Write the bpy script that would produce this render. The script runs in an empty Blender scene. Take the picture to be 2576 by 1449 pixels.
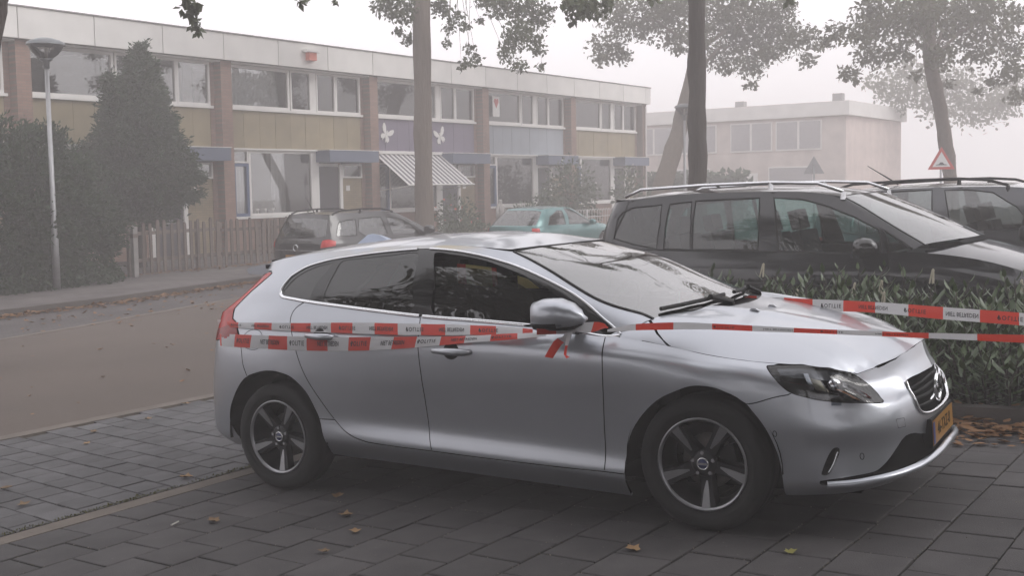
import bpy, bmesh, math, random
import numpy as np
from mathutils import Vector, Matrix, Euler
from mathutils.geometry import delaunay_2d_cdt
random.seed(7); rng = np.random.default_rng(7)
scene = bpy.context.scene
C = scene.collection
R_ = math.radians
# ------------------------------------------------------------------ camera
# world: X along the street, Y across it towards the houses, Z up; z = 0 is the street
HC = 1.793
cam_d = bpy.data.cameras.new('camera'); cam = bpy.data.objects.new('camera', cam_d); C.objects.link(cam)
cam_d.sensor_width = 36.0; cam_d.lens = 36.0*2700/2575.0
cam_d.shift_y = -(724.5-659.0)/2575.0
cam_d.clip_end = 2000.0; cam_d.clip_start = 0.05
_n = Vector((.018, 1, .0696)).normalized(); _up = -_n
_d = Vector(((3280-1287.5)/2700., (435-659.)/2700., 1.0))
_X = (_d - _n*_d.dot(_n)).normalized(); _Y = _up.cross(_X)
def _tow(v): return Vector((_X.dot(v), _Y.dot(v), _up.dot(v)))
_r, _u, _b = _tow(Vector((1,0,0))), _tow(Vector((0,-1,0))), _tow(Vector((0,0,-1)))
cam.matrix_world = Matrix(((_r.x,_u.x,_b.x,0),(_r.y,_u.y,_b.y,0),(_r.z,_u.z,_b.z,HC),(0,0,0,1)))
scene.camera = cam
# ------------------------------------------------------------------ sky and sun (foggy overcast morning)
SUN_EL, SUN_AZ = 38.0, 150.0
w = bpy.data.worlds.new('World'); scene.world = w; w.use_nodes = True
wt = w.node_tree; wt.nodes.clear()
sky = wt.nodes.new('ShaderNodeTexSky'); sky.sky_type = 'NISHITA'; sky.sun_disc = False
sky.sun_elevation = R_(SUN_EL); sky.sun_rotation = R_(SUN_AZ); sky.air_density = 1.0; sky.dust_density = 6.0
hs = wt.nodes.new('ShaderNodeHueSaturation'); hs.inputs['Saturation'].default_value = 0.0
mx = wt.nodes.new('ShaderNodeMix'); mx.data_type = 'RGBA'; mx.inputs[0].default_value = 0.85
mx.inputs[7].default_value = (12.0, 11.8, 12.3, 1)
bg = wt.nodes.new('ShaderNodeBackground'); bg.inputs['Strength'].default_value = 0.12
wo = wt.nodes.new('ShaderNodeOutputWorld')
wt.links.new(sky.outputs[0], hs.inputs['Color']); wt.links.new(hs.outputs[0], mx.inputs[6])
wt.links.new(mx.outputs[2], bg.inputs[0]); wt.links.new(bg.outputs[0], wo.inputs[0])
sl = bpy.data.lights.new('sun', 'SUN'); sl.energy = 0.7; sl.angle = R_(25); sl.color = (1.0, .97, .93)
so = bpy.data.objects.new('sun', sl); C.objects.link(so)
_sd = Vector((math.sin(R_(SUN_AZ))*math.cos(R_(SUN_EL)), math.cos(R_(SUN_AZ))*math.cos(R_(SUN_EL)), math.sin(R_(SUN_EL))))
so.rotation_euler = _sd.to_track_quat('Z', 'Y').to_euler(); so.location = (0, 0, 60)
scene.view_settings.view_transform = 'Standard'; scene.view_settings.look = 'None'
scene.view_settings.exposure = 0.2; scene.view_settings.gamma = 1.0
scene.view_settings.use_curve_mapping = False
cy = scene.cycles
cy.use_denoising = True
try: cy.denoiser = 'OPENIMAGEDENOISE'; cy.denoising_input_passes = 'RGB_ALBEDO_NORMAL'
except Exception: pass
cy.max_bounces = 8; cy.diffuse_bounces = 3; cy.glossy_bounces = 4; cy.transmission_bounces = 4
cy.volume_bounces = 2; cy.transparent_max_bounces = 12; cy.caustics_reflective = False; cy.caustics_refractive = False
cy.sample_clamp_indirect = 6.0
# ------------------------------------------------------------------ helpers
def lin(r, g, b):
    f = lambda c: c/12.92 if c <= .04045 else ((c+.055)/1.055)**2.4
    return (f(r/255.), f(g/255.), f(b/255.))
MATS = {}
def mat(name, col, rough=.6, metal=0.0, var=.12, scale=8.0, bump=0.0, bscale=40.0, coat=0.0, spec=.5, col2=None, var_obj=0.0, sheen=0.0, detail=4.0, trans=0.0):
    """procedural principled material: base colour broken up by noise, optional bump and per-object variation"""
    if name in MATS: return MATS[name]
    m = bpy.data.materials.new(name); m.use_nodes = True; nt = m.node_tree
    b = nt.nodes['Principled BSDF']
    b.inputs['Roughness'].default_value = rough; b.inputs['Metallic'].default_value = metal
    b.inputs['Specular IOR Level'].default_value = spec; b.inputs['Coat Weight'].default_value = coat
    b.inputs['Coat Roughness'].default_value = .05
    tc = nt.nodes.new('ShaderNodeTexCoord')
    n = nt.nodes.new('ShaderNodeTexNoise'); n.inputs['Scale'].default_value = scale; n.inputs['Detail'].default_value = detail
    nt.links.new(tc.outputs['Object'], n.inputs['Vector'])
    mxn = nt.nodes.new('ShaderNodeMix'); mxn.data_type = 'RGBA'
    c2 = col2 if col2 else tuple(c*(1-var*2) for c in col)
    c1 = col if col2 else tuple(min(1, c*(1+var)) for c in col)
    mxn.inputs[6].default_value = (*c1, 1); mxn.inputs[7].default_value = (*c2, 1)
    nt.links.new(n.outputs['Fac'], mxn.inputs[0]); out = mxn.outputs[2]
    if var_obj:
        oi = nt.nodes.new('ShaderNodeObjectInfo'); mr = nt.nodes.new('ShaderNodeMapRange')
        mr.inputs[3].default_value = 1-var_obj; mr.inputs[4].default_value = 1+var_obj
        nt.links.new(oi.outputs['Random'], mr.inputs[0])
        vm = nt.nodes.new('ShaderNodeVectorMath'); vm.operation = 'SCALE'
        nt.links.new(out, vm.inputs[0]); nt.links.new(mr.outputs[0], vm.inputs['Scale']); out = vm.outputs[0]
    nt.links.new(out, b.inputs['Base Color'])
    if bump:
        n2 = nt.nodes.new('ShaderNodeTexNoise'); n2.inputs['Scale'].default_value = bscale; n2.inputs['Detail'].default_value = 5
        nt.links.new(tc.outputs['Object'], n2.inputs['Vector'])
        bp = nt.nodes.new('ShaderNodeBump'); bp.inputs['Strength'].default_value = bump; bp.inputs['Distance'].default_value = .02
        nt.links.new(n2.outputs['Fac'], bp.inputs['Height']); nt.links.new(bp.outputs[0], b.inputs['Normal'])
    if trans: b.inputs['Transmission Weight'].default_value = trans
    MATS[name] = m; return m
def nodes_of(m): return m.node_tree, m.node_tree.nodes['Principled BSDF']
def glass(name, tint, rough=.0, refl=.10, f0=1.5):
    """window glass: mirror reflection by Fresnel over a tinted see-through"""
    if name in MATS: return MATS[name]
    m = bpy.data.materials.new(name); m.use_nodes = True; nt = m.node_tree; nt.nodes.clear()
    o = nt.nodes.new('ShaderNodeOutputMaterial'); mixs = nt.nodes.new('ShaderNodeMixShader')
    t = nt.nodes.new('ShaderNodeBsdfTransparent'); t.inputs[0].default_value = (*tint, 1)
    g = nt.nodes.new('ShaderNodeBsdfGlossy'); g.inputs['Roughness'].default_value = rough
    fr = nt.nodes.new('ShaderNodeFresnel'); fr.inputs[0].default_value = f0
    ad = nt.nodes.new('ShaderNodeMath'); ad.operation = 'ADD'; ad.inputs[1].default_value = refl; ad.use_clamp = True
    nt.links.new(fr.outputs[0], ad.inputs[0]); nt.links.new(ad.outputs[0], mixs.inputs[0])
    nt.links.new(t.outputs[0], mixs.inputs[1]); nt.links.new(g.outputs[0], mixs.inputs[2]); nt.links.new(mixs.outputs[0], o.inputs[0])
    MATS[name] = m; return m
class MB:
    def __init__(s): s.v = []; s.f = []; s.mi = []
    def add(s, vs, fs, mi=0):
        o = len(s.v); s.v += [tuple(p) for p in vs]; s.f += [tuple(i+o for i in f) for f in fs]; s.mi += [mi]*len(fs); return s
    def box(s, x0, x1, y0, y1, z0, z1, mi=0, M=None):
        vs = [(x0,y0,z0),(x1,y0,z0),(x1,y1,z0),(x0,y1,z0),(x0,y0,z1),(x1,y0,z1),(x1,y1,z1),(x0,y1,z1)]
        if M is not None: vs = [tuple(M @ Vector(p)) for p in vs]
        return s.add(vs, [(0,3,2,1),(4,5,6,7),(0,1,5,4),(1,2,6,5),(2,3,7,6),(3,0,4,7)], mi)
    def prism(s, poly, axis, a, b, mi=0):
        """extrude a 2D polygon along an axis from a to b; axis 'y': poly=(x,z); 'x': poly=(y,z); 'z': poly=(x,y)"""
        n = len(poly)
        P = {'y': lambda p, t: (p[0], t, p[1]), 'x': lambda p, t: (t, p[0], p[1]), 'z': lambda p, t: (p[0], p[1], t)}[axis]
        vs = [P(p, a) for p in poly] + [P(p, b) for p in poly]
        fs = [tuple(range(n)), tuple(range(2*n-1, n-1, -1))] + [(i, i+n, (i+1) % n+n, (i+1) % n) for i in range(n)]
        return s.add(vs, fs, mi)
    def tube(s, path, rad, n=8, mi=0, cap=True):
        path = [Vector(p) for p in path]; k = len(path)
        rr = rad if isinstance(rad, (list, tuple)) else [rad]*k
        vs = []; ref = None
        for i, p in enumerate(path):
            d = (path[min(i+1, k-1)]-path[max(i-1, 0)]).normalized()
            if ref is None: ref = Vector((0, 0, 1)) if abs(d.z) < .9 else Vector((1, 0, 0))
            a = d.cross(ref)
            a = a.normalized() if a.length > 1e-6 else d.orthogonal().normalized()
            b = d.cross(a).normalized(); ref = -b if False else ref
            for j in range(n):
                t = 2*math.pi*j/n; vs.append(tuple(p + a*math.cos(t)*rr[i] + b*math.sin(t)*rr[i]))
        fs = [(i*n+j, i*n+(j+1) % n, (i+1)*n+(j+1) % n, (i+1)*n+j) for i in range(k-1) for j in range(n)]
        if cap: fs += [tuple(range(n-1, -1, -1)), tuple(range((k-1)*n, k*n))]
        return s.add(vs, fs, mi)
    def lathe(s, prof, n=24, mi=0, M=None, arc=None):
        """revolve (r,z) profile round Z"""
        vs = []; k = len(prof)
        for i in range(n):
            t = 2*math.pi*i/n
            for r, z in prof: vs.append((r*math.cos(t), r*math.sin(t), z))
        fs = [(i*k+j, ((i+1) % n)*k+j, ((i+1) % n)*k+j+1, i*k+j+1) for i in range(n) for j in range(k-1)]
        if M is not None: vs = [tuple(M @ Vector(p)) for p in vs]
        return s.add(vs, fs, mi)
    def mesh(s, name='mesh', smooth=False):
        me = bpy.data.meshes.new(name); me.from_pydata(s.v, [], s.f)
        if any(s.mi): me.polygons.foreach_set('material_index', s.mi)
        if smooth: me.polygons.foreach_set('use_smooth', [True]*len(s.f))
        me.update(); return me
    def obj(s, name, mats, parent=None, smooth=False, loc=None):
        me = s.mesh(name, smooth)
        for m in (mats if isinstance(mats, (list, tuple)) else [mats]): me.materials.append(m)
        return link(name, me, parent, loc)
def link(name, me, parent=None, loc=None):
    o = bpy.data.objects.new(name, me); C.objects.link(o)
    if parent is not None: o.parent = parent
    if loc is not None: o.location = loc
    return o
def empty(name, loc=(0, 0, 0), rz=0.0):
    o = bpy.data.objects.new(name, None); C.objects.link(o); o.location = loc; o.rotation_euler = (0, 0, rz); o.empty_display_size = .2
    return o
def tag(o, label, cat, group=None):
    o['label'] = label; o['category'] = cat
    if group: o['group'] = group
    return o
def struct(o): o['kind'] = 'structure'; return o
def stuff(o, label=None, cat=None):
    o['kind'] = 'stuff'
    if label: o['label'] = label
    if cat: o['category'] = cat
    return o
def copy_tree(o, parent=None):
    c = o.copy(); C.objects.link(c); c.parent = parent
    for ch in list(o.children): copy_tree(ch, c)
    return c
def shade_auto(me, ang=35):
    me.polygons.foreach_set('use_smooth', [True]*len(me.polygons))
    try: me.set_sharp_from_angle(angle=R_(ang))
    except Exception: pass
CL_T1 = [(18.95, 17.66, 6.12, 0.22), (19.64, 17.96, 6.05, 0.21), (19.5, 17.43, 5.9, 0.21), (19.81, 17.92, 5.65, 0.14), (19.95, 17.8, 5.46, 0.15), (18.76, 17.23, 6.19, 0.26), (18.91, 16.79, 6.05, 0.22), (20.92, 17.43, 6.26, 0.22), (20.0, 16.29, 5.87, 0.22), (20.07, 16.06, 5.6, 0.15), (21.28, 17.54, 5.84, 0.18), (20.24, 16.75, 5.28, 0.11), (20.86, 17.53, 6.41, 0.23), (20.57, 16.33, 5.19, 0.14), (20.95, 16.44, 4.99, 0.17), (19.9, 15.86, 4.72, 0.15), (20.72, 16.71, 4.75, 0.07), (21.52, 16.72, 5.98, 0.1), (21.2, 15.78, 6.22, 0.42), (21.96, 15.63, 6.22, 0.47), (21.99, 15.27, 5.92, 0.31), (20.47, 14.8, 5.41, 0.36), (21.73, 15.91, 5.34, 0.29), (21.7, 15.27, 5.39, 0.27), (20.73, 15.37, 4.94, 0.19), (20.36, 14.74, 4.6, 0.2), (22.32, 15.52, 5.21, 0.16), (21.56, 14.91, 4.71, 0.11), (22.24, 15.16, 6.2, 0.17), (21.67, 16.62, 6.49, 0.31)]
CL_NR = [(14.23, 9.26, 4.54, 0.12), (14.42, 9.33, 4.39, 0.07), (13.92, 9.14, 4.58, 0.1), (14.4, 9.19, 4.65, 0.15), (14.14, 8.91, 4.55, 0.19), (14.75, 9.07, 4.54, 0.12), (14.5, 9.29, 4.48, 0.1), (13.95, 8.45, 4.53, 0.13), (14.41, 7.91, 4.54, 0.06), (15.7, 6.32, 4.52, 0.05), (14.61, 9.33, 4.69, 0.17)]
CL_NL = [(7.97, 10.44, 3.93, 0.1), (8.11, 10.55, 3.76, 0.07), (7.87, 10.36, 3.98, 0.1), (8.02, 10.49, 3.85, 0.07), (8.71, 9.37, 3.97, 0.04), (8.91, 9.03, 3.97, 0.04), (8.09, 10.5, 3.69, 0.04)]
CL_TB = [(31.44, 18.51, 7.5, 0.81), (32.13, 19.41, 6.62, 0.63), (31.26, 19.17, 6.05, 0.29), (32.47, 19.06, 6.26, 0.33), (32.72, 18.38, 7.17, 0.59), (33.68, 17.95, 7.58, 0.66), (32.73, 17.19, 6.64, 0.47), (31.15, 16.18, 6.12, 0.25), (34.3, 16.29, 7.36, 0.83), (35.06, 15.8, 6.62, 0.9), (35.26, 15.25, 7.3, 1.02), (34.48, 14.3, 7.51, 0.64), (35.05, 14.29, 6.6, 0.7), (33.67, 13.09, 6.46, 0.53), (35.91, 13.77, 5.99, 0.33), (33.86, 14.95, 5.74, 0.55), (32.4, 15.15, 5.53, 0.28), (32.09, 14.15, 4.88, 0.19), (36.27, 13.48, 6.46, 0.24), (34.51, 16.65, 6.17, 0.48), (31.29, 15.58, 6.51, 0.6), (33.36, 17.25, 7.82, 0.77), (31.58, 17.28, 7.72, 0.68), (32.22, 14.81, 7.52, 0.77), (33.33, 14.0, 5.95, 0.39)]
CL_TC = [(31.26, 11.1, 6.17, 0.38), (31.39, 11.45, 5.94, 0.23), (29.33, 9.74, 5.74, 0.47), (31.53, 9.93, 6.43, 0.8), (30.23, 8.59, 6.23, 0.89), (33.05, 8.41, 6.29, 0.96), (32.32, 7.3, 6.24, 0.82), (34.48, 7.29, 5.83, 0.56), (32.5, 10.48, 5.52, 0.52), (30.51, 10.53, 4.87, 0.27), (32.2, 10.9, 4.81, 0.16), (30.76, 9.2, 5.4, 0.43), (30.68, 8.02, 5.15, 0.47), (33.03, 7.68, 5.38, 0.45), (31.55, 6.53, 4.68, 0.47), (32.23, 6.44, 4.07, 0.26), (32.37, 7.42, 4.28, 0.15), (32.51, 8.35, 4.55, 0.17), (30.51, 8.61, 4.63, 0.15), (31.32, 6.88, 4.41, 0.19), (34.76, 6.94, 6.63, 0.41), (30.43, 9.82, 6.67, 0.39), (33.45, 9.26, 7.14, 0.77), (34.16, 7.96, 7.08, 0.77), (32.97, 6.56, 5.32, 0.29)]
CL_TD = [(58.77, 18.49, 7.02, 0.84), (59.93, 17.45, 6.47, 1.22), (60.77, 17.7, 7.66, 1.05), (61.48, 16.05, 5.9, 1.33), (61.06, 16.4, 7.31, 1.04), (59.97, 18.39, 6.34, 0.66), (64.8, 15.03, 5.82, 1.47), (62.86, 13.26, 5.81, 1.03), (61.07, 15.06, 6.93, 1.12), (64.59, 13.18, 6.65, 1.05)]
# ------------------------------------------------------------------ ground, street, pavements
def brickmat(name, col, col2, mortar, w, h, scale=1.0, rough=.85, ms=.02, bump=.3, offset=.5, noise=.25, rotz=0):
    m = bpy.data.materials.new(name); m.use_nodes = True; nt, b = nodes_of(m); b.inputs['Roughness'].default_value = rough
    tc = nt.nodes.new('ShaderNodeTexCoord'); mp = nt.nodes.new('ShaderNodeMapping'); mp.inputs['Rotation'].default_value = (0, 0, rotz) if not isinstance(rotz, tuple) else rotz
    br = nt.nodes.new('ShaderNodeTexBrick'); br.inputs['Scale'].default_value = scale; br.offset = offset
    br.inputs['Brick Width'].default_value = w; br.inputs['Row Height'].default_value = h; br.inputs['Mortar Size'].default_value = ms
    br.inputs['Color1'].default_value = (*col, 1); br.inputs['Color2'].default_value = (*col2, 1); br.inputs['Mortar'].default_value = (*mortar, 1)
    nt.links.new(tc.outputs['Object'], mp.inputs[0]); nt.links.new(mp.outputs[0], br.inputs['Vector'])
    n = nt.nodes.new('ShaderNodeTexNoise'); n.inputs['Scale'].default_value = 1.3; n.inputs['Detail'].default_value = 6
    nt.links.new(tc.outputs['Object'], n.inputs['Vector'])
    mr = nt.nodes.new('ShaderNodeMapRange'); mr.inputs[1].default_value = .3; mr.inputs[2].default_value = .7
    mr.inputs[3].default_value = 1-noise; mr.inputs[4].default_value = 1+noise*.6
    nt.links.new(n.outputs['Fac'], mr.inputs[0])
    vm = nt.nodes.new('ShaderNodeVectorMath'); vm.operation = 'SCALE'
    nt.links.new(br.outputs['Color'], vm.inputs[0]); nt.links.new(mr.outputs[0], vm.inputs['Scale']); nt.links.new(vm.outputs[0], b.inputs['Base Color'])
    bp = nt.nodes.new('ShaderNodeBump'); bp.inputs['Strength'].default_value = bump; bp.inputs['Distance'].default_value = .01; bp.invert = True
    nt.links.new(br.outputs['Fac'], bp.inputs['Height']); nt.links.new(bp.outputs[0], b.inputs['Normal'])
    return m
def sheet(name, pts, z, m, sub=1):
    mb = MB(); mb.add([(x, y, z(x, y) if callable(z) else z) for x, y in pts], [tuple(range(len(pts)))])
    return mb.obj(name, m)
def strip(name, left, right, z, m, thick=None):
    """ribbon between two polylines (same count); optional solid thickness downwards"""
    n = len(left); mb = MB(); vs = [(x, y, z) for x, y in left]+[(x, y, z) for x, y in right]
    fs = [(i, i+1, n+i+1, n+i) for i in range(n-1)]
    if thick:
        vs += [(x, y, z-thick) for x, y in left]+[(x, y, z-thick) for x, y in right]
        fs += [(2*n+i, 2*n+i+1, i+1, i) for i in range(n-1)] + [(n+i, n+i+1, 3*n+i+1, 3*n+i) for i in range(n-1)] + [(0, n, 3*n, 2*n), (n-1, 3*n-1, 4*n-1, 2*n-1)]
    mb.add(vs, fs); return mb.obj(name, m)
m_earth = mat('earth', (.09, .075, .06), .95, var=.3, scale=3, bump=.4, bscale=25)
m_joint = mat('joint_sand', (.06, .05, .036), .95, col2=(.035, .042, .018), scale=2.2, bump=.5, bscale=120)
m_asph = mat('asphalt', (.15, .119, .101), .92, col2=(.092, .074, .063), scale=.55, bump=.5, bscale=260, detail=8)
# fine aggregate speckle on the asphalt
_nt, _b = nodes_of(m_asph)
_n = _nt.nodes.new('ShaderNodeTexNoise'); _n.inputs['Scale'].default_value = 140; _n.inputs['Detail'].default_value = 2
_tc = [x for x in _nt.nodes if x.type == 'TEX_COORD'][0]; _nt.links.new(_tc.outputs['Object'], _n.inputs['Vector'])
_mr = _nt.nodes.new('ShaderNodeMapRange'); _mr.inputs[1].default_value = .3; _mr.inputs[2].default_value = .75; _mr.inputs[3].default_value = .75; _mr.inputs[4].default_value = 1.25
_nt.links.new(_n.outputs['Fac'], _mr.inputs[0]); _vm = _nt.nodes.new('ShaderNodeVectorMath'); _vm.operation = 'SCALE'
_src = _b.inputs['Base Color'].links[0].from_socket; _nt.links.new(_src, _vm.inputs[0]); _nt.links.new(_mr.outputs[0], _vm.inputs['Scale']); _nt.links.new(_vm.outputs[0], _b.inputs['Base Color'])
m_conc = mat('concrete_edge', (.16, .135, .115), .9, var=.22, scale=5, bump=.3, bscale=60)
m_kerb = mat('kerb_concrete', (.10, .088, .08), .9, var=.22, scale=4, bump=.3, bscale=60)
m_bay = brickmat('bay_clinker', (.085, .075, .075), (.105, .09, .09), (.045, .04, .034), .21, .07, ms=.008)
m_walk = brickmat('walk_tiles', (.115, .10, .098), (.135, .118, .113), (.06, .052, .046), .3, .3, ms=.008, noise=.3)
struct(sheet('ground', [(-120, -120), (320, -120), (320, 320), (-120, 320)], -.02, m_earth))
far_g = [(-60, 12.6), (2, 12.75), (6.9, 13.05), (8.2, 13.35), (9.8, 13.85), (11.4, 14.35), (13, 14.6), (16, 14.7), (90, 14.7)]
far_k = [(-60, 15.4), (2, 15.4), (8.2, 15.47), (10.2, 15.68), (12, 16.12), (13.5, 16.55), (15, 16.8), (17, 16.9), (90, 16.9)]
far_f = [(x, 26.0) for x, _ in far_k]
near_e = [(x, 7.78) for x, _ in far_g]
off = lambda L, d: [(x, y+d) for x, y in L]
struct(strip('road', near_e, far_g, 0.0, m_asph))
struct(strip('gutter_band', off(far_g, -.004), off(far_g, .11), .006, m_conc, .03))
struct(strip('parking_bay', off(far_g, .11), [(x, y) for (x, _), (_, y) in zip(far_g, [(0, 15.41), (0, 15.41), (0, 15.45), (0, 15.5), (0, 15.66), (0, 16.0), (0, 16.42), (0, 16.87), (0, 16.9)])], .002, m_bay))
kb = struct(strip('far_kerb', far_k, off(far_k, .13), .115, m_kerb, .14))
struct(strip('far_pavement', off(far_k, .13), far_f, .11, m_walk, .13))
# kerb stones' joints: a few recessed gaps
m_dark = mat('dark_gap', (.02, .018, .016), .95, var=.1)
# white paving studs that mark the parking bay
m_white = mat('white_stone', (.55, .53, .50), .85, var=.2, scale=12)
for i, (a, b_) in enumerate(((6.45, 13.42), (6.85, 13.36), (6.05, 13.47))):
    mb = MB(); mb.box(-.1, .1, -.09, .09, -.03, .008)
    o = mb.obj('marker_stone', m_white, None); o.location = (a, b_+.12, 0.0); o.rotation_euler = (0, 0, .1)
    tag(o, ['white paving stone marking the bay, middle of three', 'white paving stone marking the bay, nearest the silver car', 'white paving stone marking the bay, at the left picture edge'][i], 'marker stone', 'white stones marking the parking bay')
# near side: level apron of small square setts, kerb band, then the sloping parking place
SL = .0583; YS = 5.36
def rz(y): return SL*(YS-y)
struct(strip('road_edge_band', [(-40, 7.66), (90, 7.66)], [(-40, 7.785), (90, 7.785)], .006, m_conc, .05))
struct(sheet('parking_bed', [(-40, YS), (7.3, YS), (7.3, -60), (-40, -60)], lambda x, y: rz(y)-.014, m_joint))
struct(sheet('planting_bed', [(7.3, 5.1), (9.1, 5.1), (9.1, -30), (7.3, -30)], lambda x, y: rz(y)+.06, m_earth))
struct(sheet('parking_place', [(9.1, YS), (90, YS), (90, -30), (9.1, -30)], .045, m_walk))
struct(sheet('apron_far', [(9.0, 7.67), (90, 7.67), (90, YS), (9.0, YS)], -.003, m_walk))
bk = struct(empty('bed_kerb'))
for i in range(16):
    y0 = 5.1-i*1.0; MB().add([(7.215, y0-.004, rz(y0)-.02), (7.335, y0-.004, rz(y0)-.02), (7.335, y0-.996, rz(y0-1)-.02), (7.215, y0-.996, rz(y0-1)-.02),
        (7.225, y0-.004, rz(y0)+.115), (7.335, y0-.004, rz(y0)+.115), (7.335, y0-.996, rz(y0-1)+.115), (7.225, y0-.996, rz(y0-1)+.115)], [(0,3,2,1),(4,5,6,7),(0,1,5,4),(1,2,6,5),(2,3,7,6),(3,0,4,7)]).obj('kerb_stone', m_kerb, bk)
struct(sheet('apron_bed', [(-40, 7.67), (90, 7.67), (90, YS), (-40, YS)], -.0135, m_joint))
struct(strip('kerb_band', [(-40, 5.365), (9.0, 5.365)], [(-40, 5.485), (9.0, 5.485)], -.002, m_conc, .1))
m_tileA = mat('tile_grey', (.068, .063, .064), .82, var=.2, scale=5, bump=.45, bscale=150, var_obj=.16, detail=7)
m_tileB = mat('sett_bluegrey', (.105, .102, .106), .82, var=.18, scale=6, bump=.45, bscale=150, var_obj=.16, detail=7)
for _m in (m_tileA, m_tileB):   # small pale flecks and dirt
    _nt, _b = nodes_of(_m); _tc = [x for x in _nt.nodes if x.type == 'TEX_COORD'][0]
    geo = _nt.nodes.new('ShaderNodeNewGeometry')
    _n = _nt.nodes.new('ShaderNodeTexNoise'); _n.inputs['Scale'].default_value = 3.0; _n.inputs['Detail'].default_value = 6; _nt.links.new(geo.outputs['Position'], _n.inputs['Vector'])
    _mr = _nt.nodes.new('ShaderNodeMapRange'); _mr.inputs[1].default_value = .35; _mr.inputs[2].default_value = .65; _mr.inputs[3].default_value = .82; _mr.inputs[4].default_value = 1.15
    _nt.links.new(_n.outputs['Fac'], _mr.inputs[0])
    _v = _nt.nodes.new('ShaderNodeTexVoronoi'); _v.inputs['Scale'].default_value = 22; _nt.links.new(geo.outputs['Position'], _v.inputs['Vector'])
    _lt = _nt.nodes.new('ShaderNodeMath'); _lt.operation = 'LESS_THAN'; _lt.inputs[1].default_value = .07; _nt.links.new(_v.outputs['Distance'], _lt.inputs[0])
    _rc = _nt.nodes.new('ShaderNodeMath'); _rc.operation = 'MULTIPLY'; _cx = _nt.nodes.new('ShaderNodeSeparateColor'); _nt.links.new(_v.outputs['Color'], _cx.inputs[0])
    _g2 = _nt.nodes.new('ShaderNodeMath'); _g2.operation = 'GREATER_THAN'; _g2.inputs[1].default_value = .8; _nt.links.new(_cx.outputs[0], _g2.inputs[0])
    _nt.links.new(_lt.outputs[0], _rc.inputs[0]); _nt.links.new(_g2.outputs[0], _rc.inputs[1])
    _src = _b.inputs['Base Color'].links[0].from_socket
    _vm = _nt.nodes.new('ShaderNodeVectorMath'); _vm.operation = 'SCALE'; _nt.links.new(_src, _vm.inputs[0]); _nt.links.new(_mr.outputs[0], _vm.inputs['Scale'])
    _mxx = _nt.nodes.new('ShaderNodeMix'); _mxx.data_type = 'RGBA'; _mxx.inputs[7].default_value = (.20, .185, .18, 1)
    _nt.links.new(_rc.outputs[0], _mxx.inputs[0]); _nt.links.new(_vm.outputs[0], _mxx.inputs[6]); _nt.links.new(_mxx.outputs[2], _b.inputs['Base Color'])
def slab_mesh(name, sx, sy, t, bev, jit):
    """flat slab with a bevelled, slightly chipped rim (top at z=0)"""
    hx, hy = sx/2, sy/2; mb = MB(); j = lambda: random.uniform(-jit, jit)
    ring = [(-hx, -hy), (0, -hy), (hx, -hy), (hx, 0), (hx, hy), (0, hy), (-hx, hy), (-hx, 0)]
    ring = [(x+j(), y+j()) for x, y in ring]
    inn = [(x*(1-bev/hx), y*(1-bev/hy)) for x, y in ring]
    vs = [(x, y, 0) for x, y in inn]+[(x, y, -bev*.7+j()*.3) for x, y in ring]+[(x, y, -t) for x, y in ring]
    fs = [tuple(range(8))]+[(8+i, 8+(i+1) % 8, (i+1) % 8, i) for i in range(8)]+[(16+i, 16+(i+1) % 8, 8+(i+1) % 8, 8+i) for i in range(8)]
    mb.add(vs, fs); return mb.mesh(name)
TW = .2915; TH = .2935
tA = [slab_mesh('parking_tile', TW-.009, TH-.009, .05, .005, .0012) for _ in range(6)]
tB = [slab_mesh('apron_sett', .2-.007, .2-.007, .05, .004, .0012) for _ in range(6)]
for me in tA: me.materials.append(m_tileA)
for me in tB: me.materials.append(m_tileB)
park = struct(empty('parking_pavement')); apron = struct(empty('apron_pavement'))
def seen(x, y):   # rough view wedge, used to choose which slabs become parts of their own
    dx, dy = x*.572+y*-.82, x*.82+y*.572
    return dy > 2.6 and abs(dx)/dy < .53
jA = []; jB = []; jH = []
for k in range(-3, 42):
    yc = 5.36-.006-TH*(k+.5) if k >= 0 else None
    if yc is None: continue
    ph = 3.55 + .147*(k-3)
    for i in range(-40, 60):
        xc = ph+TW*(i+.5)
        if -9 < xc < 7.2: jA.append((xc, yc))
for i in range(-50, 60):
    xc = 3.145+.2035*(i+.5)
    for k in range(0, 11):
        ycB = 5.495+.2*(k+.5)+(.1 if i % 2 else 0)
        if ycB < 7.6 and -9 < xc < 9.0: jB.append((xc, ycB, 0))
    if i % 2 and -9 < xc < 9.0: jH.append((xc, 5.545))
def hash01(a, b): return (math.sin(a*127.1+b*311.7)*43758.5453) % 1.0
def lay(jlist, meshes, root, name, slope, limit):
    vis = sorted(jlist, key=lambda p: (not seen(p[0], p[1]), math.hypot(p[0], p[1])))
    acc = MB()
    for n_, p in enumerate(vis):
        x, y = p[0], p[1]; h1, h2, h3 = hash01(x, y), hash01(y, x), hash01(x+y, 3.3)
        z = (rz(y) if slope else 0.0) + (h1-.5)*.005
        rot = Euler((-math.atan(SL)*slope + (h2-.5)*.012, (h3-.5)*.012, (h1-.5)*.012))
        if n_ < limit:
            o = link(name, meshes[int(h2*len(meshes)) % len(meshes)], root); o.location = (x, y, z); o.rotation_euler = rot
        elif math.hypot(x, y) < 16:
            M = Matrix.Translation((x, y, z)) @ rot.to_matrix().to_4x4(); me = meshes[int(h2*len(meshes)) % len(meshes)]
            acc.add([M @ v.co for v in me.vertices], [tuple(pp.vertices) for pp in me.polygons])
    o = acc.obj(name.split('_')[0]+'_outer_slabs', list(meshes[0].materials), root); o['kind'] = 'stuff'
lay(jA, tA, park, 'paving_tile', 1, 300)
lay(jB, tB, apron, 'paving_sett', 0, 300)
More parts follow.
